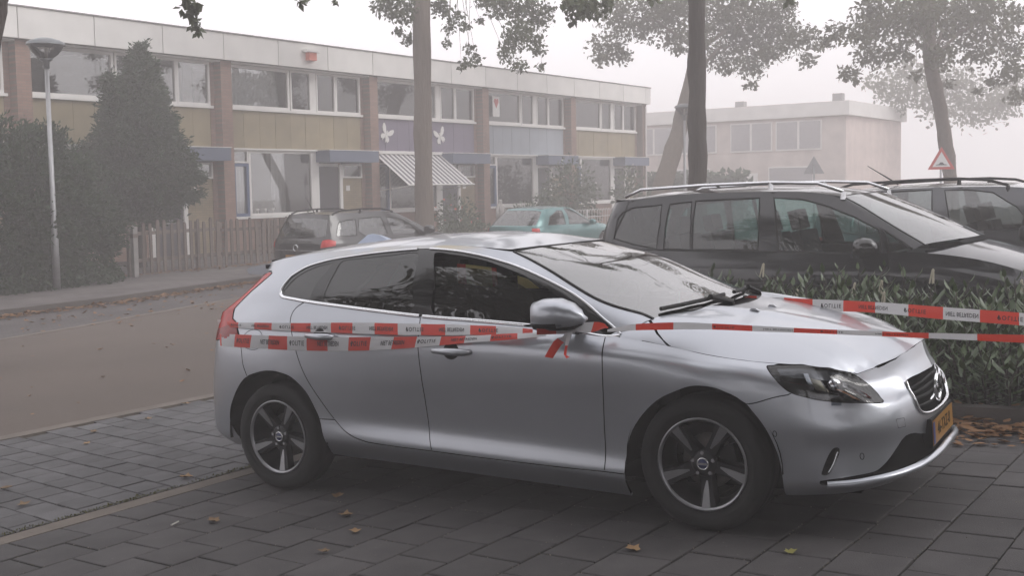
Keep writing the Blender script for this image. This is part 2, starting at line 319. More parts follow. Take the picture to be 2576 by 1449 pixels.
tH = [slab_mesh('apron_half_sett', .2-.007, .1-.007, .05, .004, .0012) for _ in range(3)]
for me in tH: me.materials.append(m_tileB)
for x, y in jH:
    if 0 < x < 8: o = link('half_sett', tH[int(hash01(x, 1)*3) % 3], apron); o.location = (x, y, (hash01(x, y)-.5)*.004)
# ------------------------------------------------------------------ terraced houses
m_brick = brickmat('house_brick', (.27, .16, .125), (.33, .20, .155), (.22, .18, .15), .22, .0625, ms=.006, noise=.2, rotz=(R_(90), 0, 0))  # brick lightened to stand in for thicker fog
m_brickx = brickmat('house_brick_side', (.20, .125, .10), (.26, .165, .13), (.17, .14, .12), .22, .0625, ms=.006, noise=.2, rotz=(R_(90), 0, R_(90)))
m_ybrick = brickmat('yellow_brick', (.27, .21, .125), (.32, .25, .15), (.2, .16, .11), .22, .0625, ms=.006, noise=.2, rotz=(R_(90), 0, 0))
m_frame = mat('white_frame', (.80, .78, .75), .55, var=.06, scale=3)
m_fascia = mat('fascia_white', (.82, .80, .765), .6, var=.1, scale=1.4, var_obj=.05)
m_coping = mat('coping_grey', (.22, .21, .21), .6, var=.1)
m_khaki = mat('panel_khaki', (.30, .245, .15), .7, var=.16, scale=2.5, var_obj=.08)  # khaki raised too, fog paleness put into the colour
m_purple = mat('panel_purple', (.19, .16, .225), .7, var=.08, scale=2)
m_bluegrey = mat('panel_bluegrey', (.33, .36, .40), .7, var=.08, scale=2)
m_canopy = mat('canopy_blue', (.13, .155, .225), .65, var=.1, scale=2)
m_door = mat('door_dark', (.045, .04, .05), .5, var=.15)
m_bluefr = mat('blue_frame', (.07, .11, .22), .5, var=.1)
m_inside = mat('room_dark', (.035, .032, .034), .9, var=.2, scale=1)
m_curt = mat('curtain', (.78, .79, .81), .9, var=.18, scale=6)
m_curt2 = mat('curtain_grey', (.36, .365, .38), .9, var=.2, scale=6)
m_metal = mat('grey_metal', (.3, .3, .31), .4, .8, var=.1)
m_hglass = glass('house_glass', (.95, .96, .96), .0, .11)
YF, YP = 23.16, 22.85
def frame_window(root, u0, u1, z0, z1, y, fm, fw=.055, curtain=None, seed=0, name='window'):
    """window: frame ring with a pane and, behind it, a curtain"""
    mb = MB(); d = .06
    mb.box(u0, u1, y-d, y+.03, z0, z0+fw).box(u0, u1, y-d, y+.03, z1-fw, z1).box(u0, u0+fw, y-d, y+.03, z0+fw, z1-fw).box(u1-fw, u1, y-d, y+.03, z0+fw, z1-fw)
    o = mb.obj(name, fm, root)
    MB().box(u0+fw, u1-fw, y-.012, y-.004, z0+fw, z1-fw).obj('pane', m_hglass, o)
    if curtain:
        a, b, cm = curtain; mb = MB(); n = max(8, int((b-a)*26)); r = random.Random(seed)
        xs = [a+(b-a)*i/n for i in range(n+1)]; vs = []
        for i, x in enumerate(xs):
            yy = y+.075+.025*math.sin(i*2.1+r.random()*.9)
            vs += [(x, yy, z0+.06), (x, yy, z1-.04)]
        mb.add(vs, [(2*i, 2*i+2, 2*i+3, 2*i+1) for i in range(n)]); mb.obj('curtain', cm, o, smooth=True)
    return o
def row_house(X0, label, panel_m, cur, opts=()):
    h = empty('row_house', (X0, 0, .15)); zb = .15
    B = lambda name, m, *a: MB().box(*a).obj(name, m, h)
    Z = lambda z: z-zb
    W = 5.56
    B('party_wall', m_brick, 0, .35, YP, YF+.2, 0, Z(5.24))
    B('back_wall', m_brick, 0, W, 31.5, 31.8, 0, Z(5.3))
    B('room', m_inside, .36, W-.01, YF+1.3, YF+1.36, 0, Z(5.2))
    B('floor_slab', m_inside, .36, W-.01, YF+.05, YF+1.3, Z(2.93), Z(3.1))
    rf = B('roof', m_coping, 0, W, YP-.08, 31.8, Z(5.24), Z(5.9))
    for i in range(3):
        MB().box(.012+i*W/3, (i+1)*W/3-.012, YP-.16, YP-.085, Z(5.25), Z(5.93)).obj('fascia_panel', m_fascia, rf)
    MB().box(0.001, W-.001, YP-.19, YP-.05, Z(5.935), Z(5.965)).obj('coping', m_coping, rf)
    # first floor: window band and panels
    B('soffit', m_frame, .36, W, YP, YF+.1, Z(5.205), Z(5.238))
    frame_window(h, .37, 2.58, Z(4.07), Z(5.2), YF, m_frame, .07, (.45, .45+2.05*cur[0], cur[4]) if cur[0] else None, 1)
    w2 = frame_window(h, 2.62, 3.40, Z(4.07), Z(5.2), YF, m_frame, .05, (2.68, 2.68+.68*cur[1], cur[4]) if cur[1] else None, 2)
    MB().box(3.405, 3.6, YF-.05, YF+.04, Z(4.07), Z(5.2)).obj('mullion', m_frame, w2)
    frame_window(h, 3.605, 4.37, Z(4.07), Z(5.2), YF, m_frame, .05, (3.66, 3.66+.66*cur[2], cur[4]) if cur[2] else None, 3)
    frame_window(h, 4.375, 5.40, Z(4.07), Z(5.2), YF, m_frame, .06, (4.44, 4.44+.9*cur[3], cur[4]) if cur[3] else None, 4)
    B('window_sill', m_frame, .36, 5.46, YF-.11, YF+.05, Z(4.0), Z(4.065))
    MB().box(5.41, W-.002, YF-.03, YF+.05, Z(.15), Z(5.2)).obj('end_wall', m_brick, h)
    for i in range(9):
        a = .37+i*(5.03/9); MB().box(a+.004, a+5.03/9-.004, YF-.03-.004*(i % 2), YF+.03, Z(2.985), Z(3.995)).obj('panel_board', panel_m, h)
    # ground floor
    B('trim', m_frame, .36, 3.55, YF-.14, YF+.04, Z(2.935), Z(2.978))
    B('plinth', m_brick, .36, 3.56, YF-.02, YF+.08, 0, Z(1.06))
    B('window_sill', m_frame, .36, 3.40, YF-.10, YF+.05, Z(1.065), Z(1.13))
    frame_window(h, .5, 1.03, Z(2.58), Z(2.93), YF, m_frame, .045)
    frame_window(h, .5, 1.03, Z(1.135), Z(2.57), YF, m_bluefr, .08, (.6, .95, m_curt), 7)
    frame_window(h, 1.04, 3.38, Z(1.135), Z(2.93), YF, m_frame, .07, (1.04+2.34*(1-cur[5]), 3.3, m_curt) if cur[5] else None, 8)
    B('post', m_frame, 3.385, 3.62, YF-.06, YF+.05, 0, Z(2.93))
    d = B('door', m_door, 3.625, 4.44, YF-.01, YF+.06, 0, Z(2.5))
    MB().box(3.9, 4.2, YF-.022, YF-.011, Z(1.02), Z(1.12)).obj('letter_slot', m_metal, d)
    MB().tube([(3.72, YF-.05, Z(1.05)), (3.72, YF-.05, Z(1.3))], .015).obj('handle', m_metal, d)
    MB().box(3.625, 4.44, YF-.012, YF+.05, Z(2.505), Z(2.59)).obj('lintel', m_frame, h)
    B('door_frame', m_frame, 4.445, 4.56, YF-.07, YF+.05, 0, Z(2.55))
    frame_window(h, 4.565, 5.40, Z(2.16), Z(2.58), YF, m_frame, .05)
    sp = B('side_panel', m_ybrick, 4.565, 5.405, YF-.01, YF+.06, 0, Z(2.155))
    MB().box(4.74, 4.90, YF-.022, YF-.011, Z(1.78), Z(1.94)).obj('number_plate', m_frame, sp)
    cn = B('canopy', m_canopy, 3.52, W-.003, YF-.62, YF-.031, Z(2.62), Z(2.955))
    MB().box(3.50, W+.02, YF-.64, YF-.035, Z(2.956), Z(2.975)).obj('canopy_cap', m_frame, cn)
    tag(h, label, 'house', 'terraced houses in one row'); return h
houses = []
lab = ['terraced house at the far left, mostly outside the picture', 'terraced house with khaki panels behind the conifer and the street lamp',
       'terraced house with khaki panels and drawn pale curtains behind the black wagon', 'terraced house with dark purple panels and striped awning',
       'terraced house with pale blue panels behind the teal hatchback', 'end terraced house with khaki panels, last of the white-topped row']
cfg = [(m_khaki, (0, 0, 0, .6, m_curt2, 0)), (m_khaki, (0, 0, 0, 0, m_curt2, .0)), (m_khaki, (1, .95, .95, 1, m_curt, .62)),
       (m_purple, (.95, 0, .9, .35, m_curt, .0)), (m_bluegrey, (.98, 0, .5, .45, m_curt, .0)), (m_khaki, (.9, .5, .9, .4, m_curt2, .95))]
for i in range(6): houses.append(row_house(18.32+5.56*(i-2), lab[i], *cfg[i]))
# end gable of the last house
g = houses[-1]
MB().box(5.565, 5.9, YP, 31.8, 0, 5.09).obj('gable_wall', m_brickx, g)
gf = MB().box(5.563, 6.0, YP-.16, 31.9, 5.1, 5.78).obj('gable_fascia', m_fascia, g)
MB().box(5.55, 6.03, YP-.19, 31.95, 5.785, 5.815).obj('coping', m_coping, gf)
MB().tube([(5.75, YP-.06, .0), (5.75, YP-.06, 5.0)], .035).obj('drain_pipe', m_frame, g)
# venetian blind behind the awning house's big first-floor window
hb = houses[3]; mb = MB()
for i in range(26): mb.box(.45, 2.5, YF+.06, YF+.075, 3.97+i*.042, 3.97+i*.042+.03)
mb.obj('window_blind', m_curt, hb)
# striped awning
X3 = houses[3].location.x
m_aws = bpy.data.materials.new('awning_stripes'); m_aws.use_nodes = True; nt, b = nodes_of(m_aws); b.inputs['Roughness'].default_value = .8
tc = nt.nodes.new('ShaderNodeTexCoord'); sx = nt.nodes.new('ShaderNodeSeparateXYZ'); nt.links.new(tc.outputs['Object'], sx.inputs[0])
mu = nt.nodes.new('ShaderNodeMath'); mu.operation = 'MULTIPLY'; mu.inputs[1].default_value = 4.6; nt.links.new(sx.outputs[0], mu.inputs[0])
fr = nt.nodes.new('ShaderNodeMath'); fr.operation = 'FRACT'; nt.links.new(mu.outputs[0], fr.inputs[0])
gt = nt.nodes.new('ShaderNodeMath'); gt.operation = 'GREATER_THAN'; gt.inputs[1].default_value = .5; nt.links.new(fr.outputs[0], gt.inputs[0])
mi_ = nt.nodes.new('ShaderNodeMix'); mi_.data_type = 'RGBA'; mi_.inputs[6].default_value = (.72, .70, .69, 1); mi_.inputs[7].default_value = (.09, .085, .10, 1)
nt.links.new(gt.outputs[0], mi_.inputs[0]); nt.links.new(mi_.outputs[2], b.inputs['Base Color'])
aw = empty('awning', (X3+.38, YF, 0)); tag(aw, 'grey and white striped awning let down over the ground-floor window', 'awning')
L = 3.15
MB().add([(0, -.1, 2.90), (L, -.1, 2.90), (L, -1.45, 1.93), (0, -1.45, 1.93), (0, -.1, 2.885), (L, -.1, 2.885), (L, -1.45, 1.915), (0, -1.45, 1.915)],
         [(0, 1, 2, 3), (7, 6, 5, 4), (0, 3, 7, 4), (1, 5, 6, 2)]).obj('cloth', m_aws, aw)
MB().box(-.03, L+.03, -.16, -.035, 2.9, 3.0).obj('cassette', m_frame, aw)
MB().tube([(-.02, -1.47, 1.92), (L+.02, -1.47, 1.92)], .025).obj('front_bar', m_frame, aw)
for x in (.05, L-.05): MB().tube([(x, -.1, 1.75), (x, -1.45, 1.9)], .015).obj('arm', m_frame, aw)
# ornaments
def butterfly(x, y, z, s, rot, label, grp):
    w1 = [(0, 0), (.06, .12), (.20, .34), (.36, .46), (.44, .40), (.42, .22), (.30, .06), (.14, -.01)]
    w2 = [(0, 0), (.14, -.03), (.28, -.10), (.33, -.24), (.25, -.36), (.16, -.30), (.12, -.42), (.07, -.26)]
    o = empty('butterfly_ornament', (x, y, z)); o.rotation_euler = (0, rot, 0); o.scale = (s, s, s)
    for sg in (-1, 1):
        mb = MB()
        for wg in (w1, w2): mb.prism([(px*sg, pz) for px, pz in (wg if sg > 0 else wg[::-1])], 'y', -.03, 0)
        mb.obj('wing', m_frame, o)
    MB().tube([(0, -.02, -.22), (0, -.03, .2)], .03).obj('body', m_frame, o)
    tag(o, label, 'ornament', grp)
butterfly(X3+.95, YF-.05, 3.52, .62, .5, 'white metal butterfly on the purple panel left of the street tree', 'white wall butterflies')
butterfly(X3+3.55, YF-.05, 3.52, .62, -.35, 'white metal butterfly on the purple panel right of the street tree', 'white wall butterflies')
X5 = houses[5].location.x
for dx, z, r, t in ((4.72, 1.62, .3, 'upper left'), (5.12, 1.82, -.3, 'upper right'), (4.95, 1.1, .1, 'lowest')):
    butterfly(X5+dx, YF-.03, z, .42, r, f'small white butterfly by the end house door, {t} of three', 'white butterflies beside the last door')
X4 = houses[4].location.x
ht = empty('heart_hanger', (X4+1.05, YF-.09, 5.02)); tag(ht, 'white window hanger with a red heart in the first-floor window', 'ornament')
MB().box(-.2, .2, -.01, .01, -.72, 0).obj('cloth', m_frame, ht)
hp = [(0, -.3), (-.13, -.08), (-.1, .02), (-.04, .03), (0, -.03), (.04, .03), (.1, .02), (.13, -.08)]
MB().prism([(x, z-.12) for x, z in hp], 'y', -.02, -.011).obj('heart', mat('red_paint', (.5, .06, .05), .5), ht)
X2 = houses[2].location.x
al = empty('alarm_box', (X2+2.98, YP-.17, 5.56)); tag(al, 'small orange-red box lamp under a flat cap on the white fascia', 'alarm box')
MB().box(-.14, .14, -.16, 0, -.1, .12).obj('box', mat('orange_box', (.62, .14, .08), .5), al); MB().box(-.24, .24, -.2, .01, .125, .2).obj('cap', m_frame, al)
# pots with plants on the sill of the curtained house
m_leafp = mat('pot_plant_leaf', (.05, .09, .035), .7, var=.3)
for i, (u, hh) in enumerate(((1.35, .3), (1.62, .34), (1.9, .3))):
    p = empty('potted_plant', (X2+u, YF+.08, 1.135)); tag(p, f'potted plant on the window sill, {["left", "middle", "right"][i]} of three pots', 'plant', 'pots on the window sill')
    MB().lathe([(0, 0), (.075, 0), (.1, .2), (.08, .2)], 12).obj('pot', m_frame, p, smooth=True)
    mb = MB()
    for k in range(26):
        a = random.random()*6.28; r = random.random()*.12; zz = .2+random.random()*hh*.8
        c = Vector((r*math.cos(a), r*math.sin(a)*.5, zz)); s_ = .05
        mb.add([c+Vector((-s_, 0, 0)), c+Vector((0, -.02, -s_*.7)), c+Vector((s_, 0, .01)), c+Vector((0, .02, s_))], [(0, 1, 2, 3)])
    mb.obj('foliage', m_leafp, p)
# the far block across the side street, square to the row
m_fbrick = brickmat('far_brick_hazed', (.62, .51, .47), (.67, .55, .50), (.6, .53, .49), .22, .0625, ms=.006, noise=.15, rotz=(R_(90), 0, R_(90)))  # fog fade painted into the wall colour
fb = empty('row_house_block', (52.5, 18.2, 0)); tag(fb, 'far low brick block with white roof edge, fog fade painted into its colours', 'building')
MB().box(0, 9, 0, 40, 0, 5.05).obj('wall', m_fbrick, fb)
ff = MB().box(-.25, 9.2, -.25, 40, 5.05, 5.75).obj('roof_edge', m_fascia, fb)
MB().box(2.5, 2.9, 6.5, 7.0, 5.75, 6.25).obj('chimney', m_coping, ff); MB().box(2, 2.4, .9, 1.4, 5.75, 6.3).obj('chimney', m_coping, ff)
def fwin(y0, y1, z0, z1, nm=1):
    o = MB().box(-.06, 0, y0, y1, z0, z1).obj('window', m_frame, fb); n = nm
    for i in range(n): MB().box(-.075, -.061, y0+.06+(y1-y0)*i/n, y0+(y1-y0)*(i+1)/n-.06, z0+.08, z1-.06).obj('pane', mat('far_pane_hazed', (.38, .37, .38), .15, var=.1), o)  # panes lightened as well, painted fog fade
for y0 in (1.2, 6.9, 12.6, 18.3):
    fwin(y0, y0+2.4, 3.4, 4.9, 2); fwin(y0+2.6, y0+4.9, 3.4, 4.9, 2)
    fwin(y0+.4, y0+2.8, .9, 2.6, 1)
    MB().box(-.05, -.001, y0+3.4, y0+4.4, .1, 2.3).obj('door', m_frame, fb)
# ------------------------------------------------------------------ trees and shrubs
def leafmat(name, c1, c2, rough=.5, scale=1.5, tr=.25):
    if name in MATS: return MATS[name]
    m = bpy.data.materials.new(name); m.use_nodes = True; nt, b = nodes_of(m); b.inputs['Roughness'].default_value = rough; b.inputs['Specular IOR Level'].default_value = .4
    geo = nt.nodes.new('ShaderNodeNewGeometry'); n = nt.nodes.new('ShaderNodeTexNoise'); n.inputs['Scale'].default_value = scale; n.inputs['Detail'].default_value = 3
    nt.links.new(geo.outputs['Position'], n.inputs['Vector'])
    ad = nt.nodes.new('ShaderNodeMath'); ad.operation = 'MULTIPLY_ADD'; ad.inputs[1].default_value = .55; ad.use_clamp = True
    wn = nt.nodes.new('ShaderNodeMath'); wn.operation = 'MULTIPLY'; wn.inputs[1].default_value = .45
    nt.links.new(geo.outputs['Random Per Island'], wn.inputs[0]); nt.links.new(n.outputs['Fac'], ad.inputs[0]); nt.links.new(wn.outputs[0], ad.inputs[2])
    mi = nt.nodes.new('ShaderNodeMix'); mi.data_type = 'RGBA'; mi.inputs[6].default_value = (*c1, 1); mi.inputs[7].default_value = (*c2, 1)
    nt.links.new(ad.outputs[0], mi.inputs[0]); nt.links.new(mi.outputs[2], b.inputs['Base Color'])
    t = nt.nodes.new('ShaderNodeBsdfTranslucent'); nt.links.new(mi.outputs[2], t.inputs[0]); ms = nt.nodes.new('ShaderNodeMixShader'); ms.inputs[0].default_value = tr
    o = [x for x in nt.nodes if x.type == 'OUTPUT_MATERIAL'][0]
    nt.links.new(b.outputs[0], ms.inputs[1]); nt.links.new(t.outputs[0], ms.inputs[2]); nt.links.new(ms.outputs[0], o.inputs[0])
    MATS[name] = m; return m
m_bark = mat('bark', (.20, .16, .13), .95, col2=(.10, .08, .065), scale=14, bump=1.0, bscale=30)
m_barkd = mat('bark_dark', (.075, .06, .05), .95, col2=(.035, .028, .024), scale=14, bump=1.0, bscale=30)
for _m in (m_bark, m_barkd):     # stretch the bark grain along the trunk
    _nt, _b = nodes_of(_m); _tc = [x for x in _nt.nodes if x.type == 'TEX_COORD'][0]; _mp = _nt.nodes.new('ShaderNodeMapping'); _mp.inputs['Scale'].default_value = (1, 1, .16)
    for l in list(_tc.outputs['Object'].links): _nt.links.new(_mp.outputs[0], l.to_socket)
    _nt.links.new(_tc.outputs['Object'], _mp.inputs[0])
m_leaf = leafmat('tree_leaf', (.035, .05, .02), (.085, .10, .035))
m_leaf2 = leafmat('conifer_leaf', (.010, .026, .009), (.042, .082, .026), scale=1.1)
m_leaf3 = leafmat('laurel_leaf', (.02, .042, .012), (.075, .12, .032), rough=.28, scale=2.5, tr=.12)
m_leaf4 = leafmat('garden_leaf', (.035, .06, .025), (.09, .12, .05))
m_leafhaze = leafmat('tree_leaf_pale', (.07, .075, .04), (.12, .12, .06))  # lighter leaf colour carries painted haze for the distant trees
def unit(n):
    v = rng.normal(size=(n, 3)); return v/np.linalg.norm(v, axis=1, keepdims=True)
def leaves(P, size, name, m, parent, down=.35, aspect=.62, fold=.25, seed=0, dirs=None):
    """kite-shaped folded leaves at points P"""
    n = len(P); g = np.random.default_rng(seed+len(P))
    d = g.normal(size=(n, 3)) if dirs is None else dirs+g.normal(size=(n, 3))*.35
    d[:, 2] -= down*1.6; d /= np.linalg.norm(d, axis=1, keepdims=True)
    s = np.cross(d, g.normal(size=(n, 3))); s /= np.linalg.norm(s, axis=1, keepdims=True); k = np.cross(d, s)
    L = size*(.7+.6*g.random((n, 1))); Wd = L*aspect*.5
    v = np.stack([P-d*L*.1, P+d*L*.38+s*Wd-k*L*fold*.3, P+d*L, P+d*L*.38-s*Wd-k*L*fold*.3], 1).reshape(-1, 3)
    f = np.arange(n*4).reshape(-1, 4)
    me = bpy.data.meshes.new(name); me.vertices.add(n*4); me.vertices.foreach_set('co', v.ravel())
    me.loops.add(n*6); me.polygons.add(n*2)
    tri = np.concatenate([f[:, [0, 1, 2]], f[:, [0, 2, 3]]], 1).reshape(-1)
    me.loops.foreach_set('vertex_index', tri); me.polygons.foreach_set('loop_start', np.arange(0, n*6, 3)); me.polygons.foreach_set('loop_total', np.full(n*2, 3))
    me.update(calc_edges=True); me.validate(); me.materials.append(m)
    return link(name, me, parent)
def clump_points(cl, size, k=1.0, flat=.85):
    P = []
    for (x, y, z, r) in cl:
        n = int(6+k*4*math.pi*r*r/(.45*size*size))
        u = unit(n)*(rng.random((n, 1))**.45)*r*np.array([1.15, 1.15, flat])
        u *= (.8+.5*rng.random((n, 1)))
        P.append(u+np.array([x, y, z]))
    return np.concatenate(P)
def trunk_mesh(path, radii, m, parent, limbs=(), n=14, wob=.08):
    mb = MB(); pts = []; rr = []
    for i in range(len(path)-1):
        for t in np.linspace(0, 1, 7)[:-1]:
            a, b = Vector(path[i]), Vector(path[i+1]); p = a.lerp(b, t); r = radii[i]*(1-t)+radii[i+1]*t
            pts.append(p+Vector((random.uniform(-1, 1), random.uniform(-1, 1), 0))*r*wob); rr.append(r*(1+random.uniform(-wob, wob)))
    pts.append(Vector(path[-1])); rr.append(radii[-1]); mb.tube(pts, rr, n)
    o = mb.obj('trunk', m, parent, smooth=True)
    for (a, b, r) in limbs:
        a, b = Vector(a), Vector(b); mid = a.lerp(b, .5)+Vector((0, 0, (b-a).length*.12)); q1 = a.lerp(mid, .5)+Vector((random.uniform(-.1, .1),)*3)*.5
        MB().tube([a, q1, mid, mid.lerp(b, .5), b], [r, r*.8, r*.6, r*.42, r*.22], 7).obj('limb', m, parent, smooth=True)
    return o
def street_tree(base, path, radii, cl, size, label, m=m_bark, k=1.0, nl=9, extra=(), grp='street trees in the fog', lm=m_leaf, hang=False):
    t = empty('street_tree', base); B = Vector(base)
    rel = lambda p: tuple(Vector(p)-B)
    cl = list(cl)+list(extra); top = [p for p in path if p[2] > 2.5] or path[-1:]
    big = list(extra) if hang else sorted(cl, key=lambda c: -c[3])[:nl]; limbs = []
    for (x, y, z, r) in big:
        zz = min(max(z-1.2, path[0][2]+2.6), path[-1][2])
        a = path[0]
        for i in range(len(path)-1):
            if path[i][2] <= zz <= path[i+1][2]:
                tt = (zz-path[i][2])/(path[i+1][2]-path[i][2]+1e-6); a = tuple(Vector(path[i]).lerp(Vector(path[i+1]), tt))
        limbs.append((rel(a), rel((x, y, z)), min(.07, max(.025, radii[0]*.26))))
    for (x, y, z, r) in cl:     # twigs to the smaller clumps from the nearest big one
        if (x, y, z, r) in big or not big: continue
        q = min(big, key=lambda c: (c[0]-x)**2+(c[1]-y)**2+(c[2]-z)**2); limbs.append((rel(q[:3]), rel((x, y, z)), .014))
    trunk_mesh([rel(p) for p in path], radii, m, t, limbs)
    P = clump_points(cl, size, k)-np.array(base)
    leaves(P, size, 'crown', lm, t)
    tag(t, label, 'tree', grp); return t
def above(x, y, z, rad, n, r):
    g = random.Random(n*7+int(x*10)); return [(x+g.uniform(-rad, rad), y+g.uniform(-rad, rad), z+g.uniform(0, 2.6), r*g.uniform(.7, 1.2)) for _ in range(n)]
street_tree((20.1, 17.5, .11), [(20.1, 17.5, .11), (20.12, 17.5, 2.5), (20.2, 17.5, 6.5), (20.25, 17.5, 9.5)], [.27, .225, .21, .12], CL_T1, .105,
            'thick pale brown street tree rising between the black wagon and teal hatchback', extra=above(20.5, 17, 7.2, 2.4, 14, .7), nl=12, k=.8)
street_tree((16.2, 8.1, 0), [(16.2, 8.1, 0), (16.2, 8.1, 2.0), (16.24, 8.12, 3.6), (16.1, 8.05, 4.9), (16.2, 8.1, 8)], [.17, .155, .145, .14, .09], CL_NR, .11,
            'dark slender street tree behind the dark people carrier', m_barkd, extra=above(16.5, 9.4, 7.8, 2.0, 8, .6), nl=10, grp='street trees near the parking place', k=.8, hang=True)
street_tree((5.55, 11.0, 0), [(5.55, 11.0, 0), (5.62, 11.0, 2.2), (5.80, 10.86, 3.4), (5.92, 10.78, 4.0), (6.6, 10.6, 5.6)], [.15, .13, .115, .1, .07], CL_NL, .10,
            'leaning dark tree whose trunk cuts the top left picture corner', m_barkd, extra=above(6.5, 10.8, 6.0, 1.5, 10, .6), nl=8, grp='street trees near the parking place', k=.8, hang=True)
street_tree((29.6, 16.5, .1), [(29.6, 16.5, .1), (30.52, 16.5, 1.72), (31.7, 16.5, 3.6), (32.64, 16.5, 5.3), (33.4, 16.5, 8)], [.36, .31, .27, .24, .12], CL_TB, .145,
            'big leaning street tree, hazy, behind the slender dark trunk', extra=above(33, 16, 8.4, 3, 12, 1.0), nl=14, k=.75, lm=m_leafhaze)
street_tree((33.9, 8.5, 0), [(33.9, 8.5, 0), (33.63, 8.5, 1.93), (32.7, 8.5, 3.5), (31.5, 8.5, 4.9), (31.2, 8.5, 6), (31.0, 8.5, 8.5)], [.24, .2, .19, .2, .18, .1], CL_TC, .14,
            'hazy bent street tree at the right behind the warning sign', extra=above(31.5, 8.5, 8.6, 3, 12, 1.0), nl=14, k=.75, lm=m_leafhaze)
street_tree((57.0, 20.7, 0), [(57.0, 20.7, 0), (57.2, 20.5, 3), (57.5, 20.3, 6)], [.4, .35, .3], CL_TD, .26,
            'faint far tree dissolving in the fog beside the distant block', nl=0, k=.6, lm=m_leafhaze)
# trees behind the viewer, seen only as reflections in glass and paint
for i, (x, y, h) in enumerate(((-7.5, 3.5, 6), (-9.0, -2.5, 7), (-5.0, 9.5, 7), (6.5, -9.5, 6), (1.0, -11.0, 7))):
    g = random.Random(i+40)
    cl = [(x+g.uniform(-2.3, 2.3), y+g.uniform(-2.3, 2.3), h-2.2+g.uniform(0, 4.8), g.uniform(.6, 1.15)) for _ in range(17)]
    street_tree((x, y, .2), [(x, y, .2), (x+.1, y, 3), (x, y+.1, h)], [.2, .17, .1], cl, .22, ['tree left of the viewer, outside the picture', 'tree behind the viewer, outside the picture', 'tree across the left street end, outside the picture', 'tree right behind the viewer, outside the picture', 'rearmost tree behind the viewer, outside the picture'][i], m_barkd, k=.5, nl=6, grp='trees outside the picture')
# wide trees added out of view; their crowns shade the near fog and paving
for i, (x, y, h, rad, lb) in enumerate(((-2.2, -2.6, 8.4, 5.4, 'added shade tree over the viewer, crown above the picture'), (-4.6, 4.2, 8.8, 5.0, 'added shade tree left of the viewer, crown above the picture'), (1.6, -7.2, 8.6, 5.0, 'added shade tree right of the viewer, crown above the picture'))):
    g = random.Random(i+90); cl = []
    for _ in range(64):
        a, r = g.random()*6.28, rad*math.sqrt(g.random()); cl.append((x+r*math.cos(a), y+r*math.sin(a), h+g.uniform(-1.6, 2.4)-.03*r*r, g.uniform(.85, 1.4)))
    street_tree((x, y, .3), [(x, y, .3), (x+.1, y, 3.2), (x, y+.1, h)], [.26, .22, .12], cl, .30, lb, m_barkd, k=.75, nl=8, grp='trees outside the picture')
# the clipped conifer hedge at the left
def blob_points(n, ctr, rad, surf=.55):
    u = unit(n); r = (surf+(1-surf)*rng.random((n, 1)))
    lump = 1+.16*np.sin(u[:, :1]*7+ctr[0])*np.sin(u[:, 1:2]*6+ctr[1])+.12*np.sin(u[:, 2:]*9)
    return u*r*lump*np.array(rad)+np.array(ctr), u
def sprays(P, U, size, name, m, parent, seed=1, sub=5):
    """flat drooping sprays: several small leaves fanned from one point"""
    pts = []; ds = []
    g = np.random.default_rng(seed)
    for k in range(sub):
        pts.append(P+g.normal(size=P.shape)*size*.55); ds.append(U*.9+np.array([0, 0, .15])+g.normal(size=P.shape)*.5)
    return leaves(np.concatenate(pts), size, name, m, parent, down=.12, aspect=.42, fold=.5, seed=seed, dirs=np.concatenate(ds))
def tufts(p, u, m, per, sig):
    """gather sprays into drooping tufts so that dark gaps stay between them"""
    c = p[::per]; uc = u[::per]; k = np.repeat(c, per, 0); ku = np.repeat(uc, per, 0); t = rng.random((len(k), 1)); q = k+ku*(t-.6)*sig*3.0+rng.normal(size=k.shape)*sig*(1.05-.6*t); q[:, 2] -= .12*t[:, 0]*t[:, 0]*m
    return q, ku
ch = empty('conifer_hedge', (10.0, 18.7, .11)); tag(ch, 'tall dark evergreen hedge at the left behind the street lamp', 'hedge')
PP = []; UU = []
for (c, r, n) in (((10.1, 19.0, 1.2), (1.55, 1.1, 1.85), 6400), ((8.2, 18.8, 1.2), (1.5, 1.1, 1.9), 5200), ((11.55, 19.35, 1.0), (.95, .9, 1.45), 3600), ((9.3, 19.2, 2.4), (1.2, .9, .85), 2200), ((11.2, 19.3, 2.15), (.8, .75, .8), 1800), ((6.2, 18.9, 1.2), (1.5, 1.1, 1.9), 3000), ((10.0, 18.35, .35), (1.5, .5, .4), 1200)):
    p, u = blob_points(n, c, r, .8); p, u = tufts(p, u, 1.0, 20, .10); p[:, 2] = np.maximum(p[:, 2], .14); PP.append(p); UU.append(u)
sprays(np.concatenate(PP)-np.array([10.0, 18.7, .11]), np.concatenate(UU), .11, 'foliage', m_leaf2, ch, sub=4)
mb = MB()
for x in (-3.6, -1.7, 0, 1.5): mb.tube([(x, .4, 0), (x+.05, .45, 1.8)], [.07, .05], 8)
mb.obj('stem', m_barkd, ch)
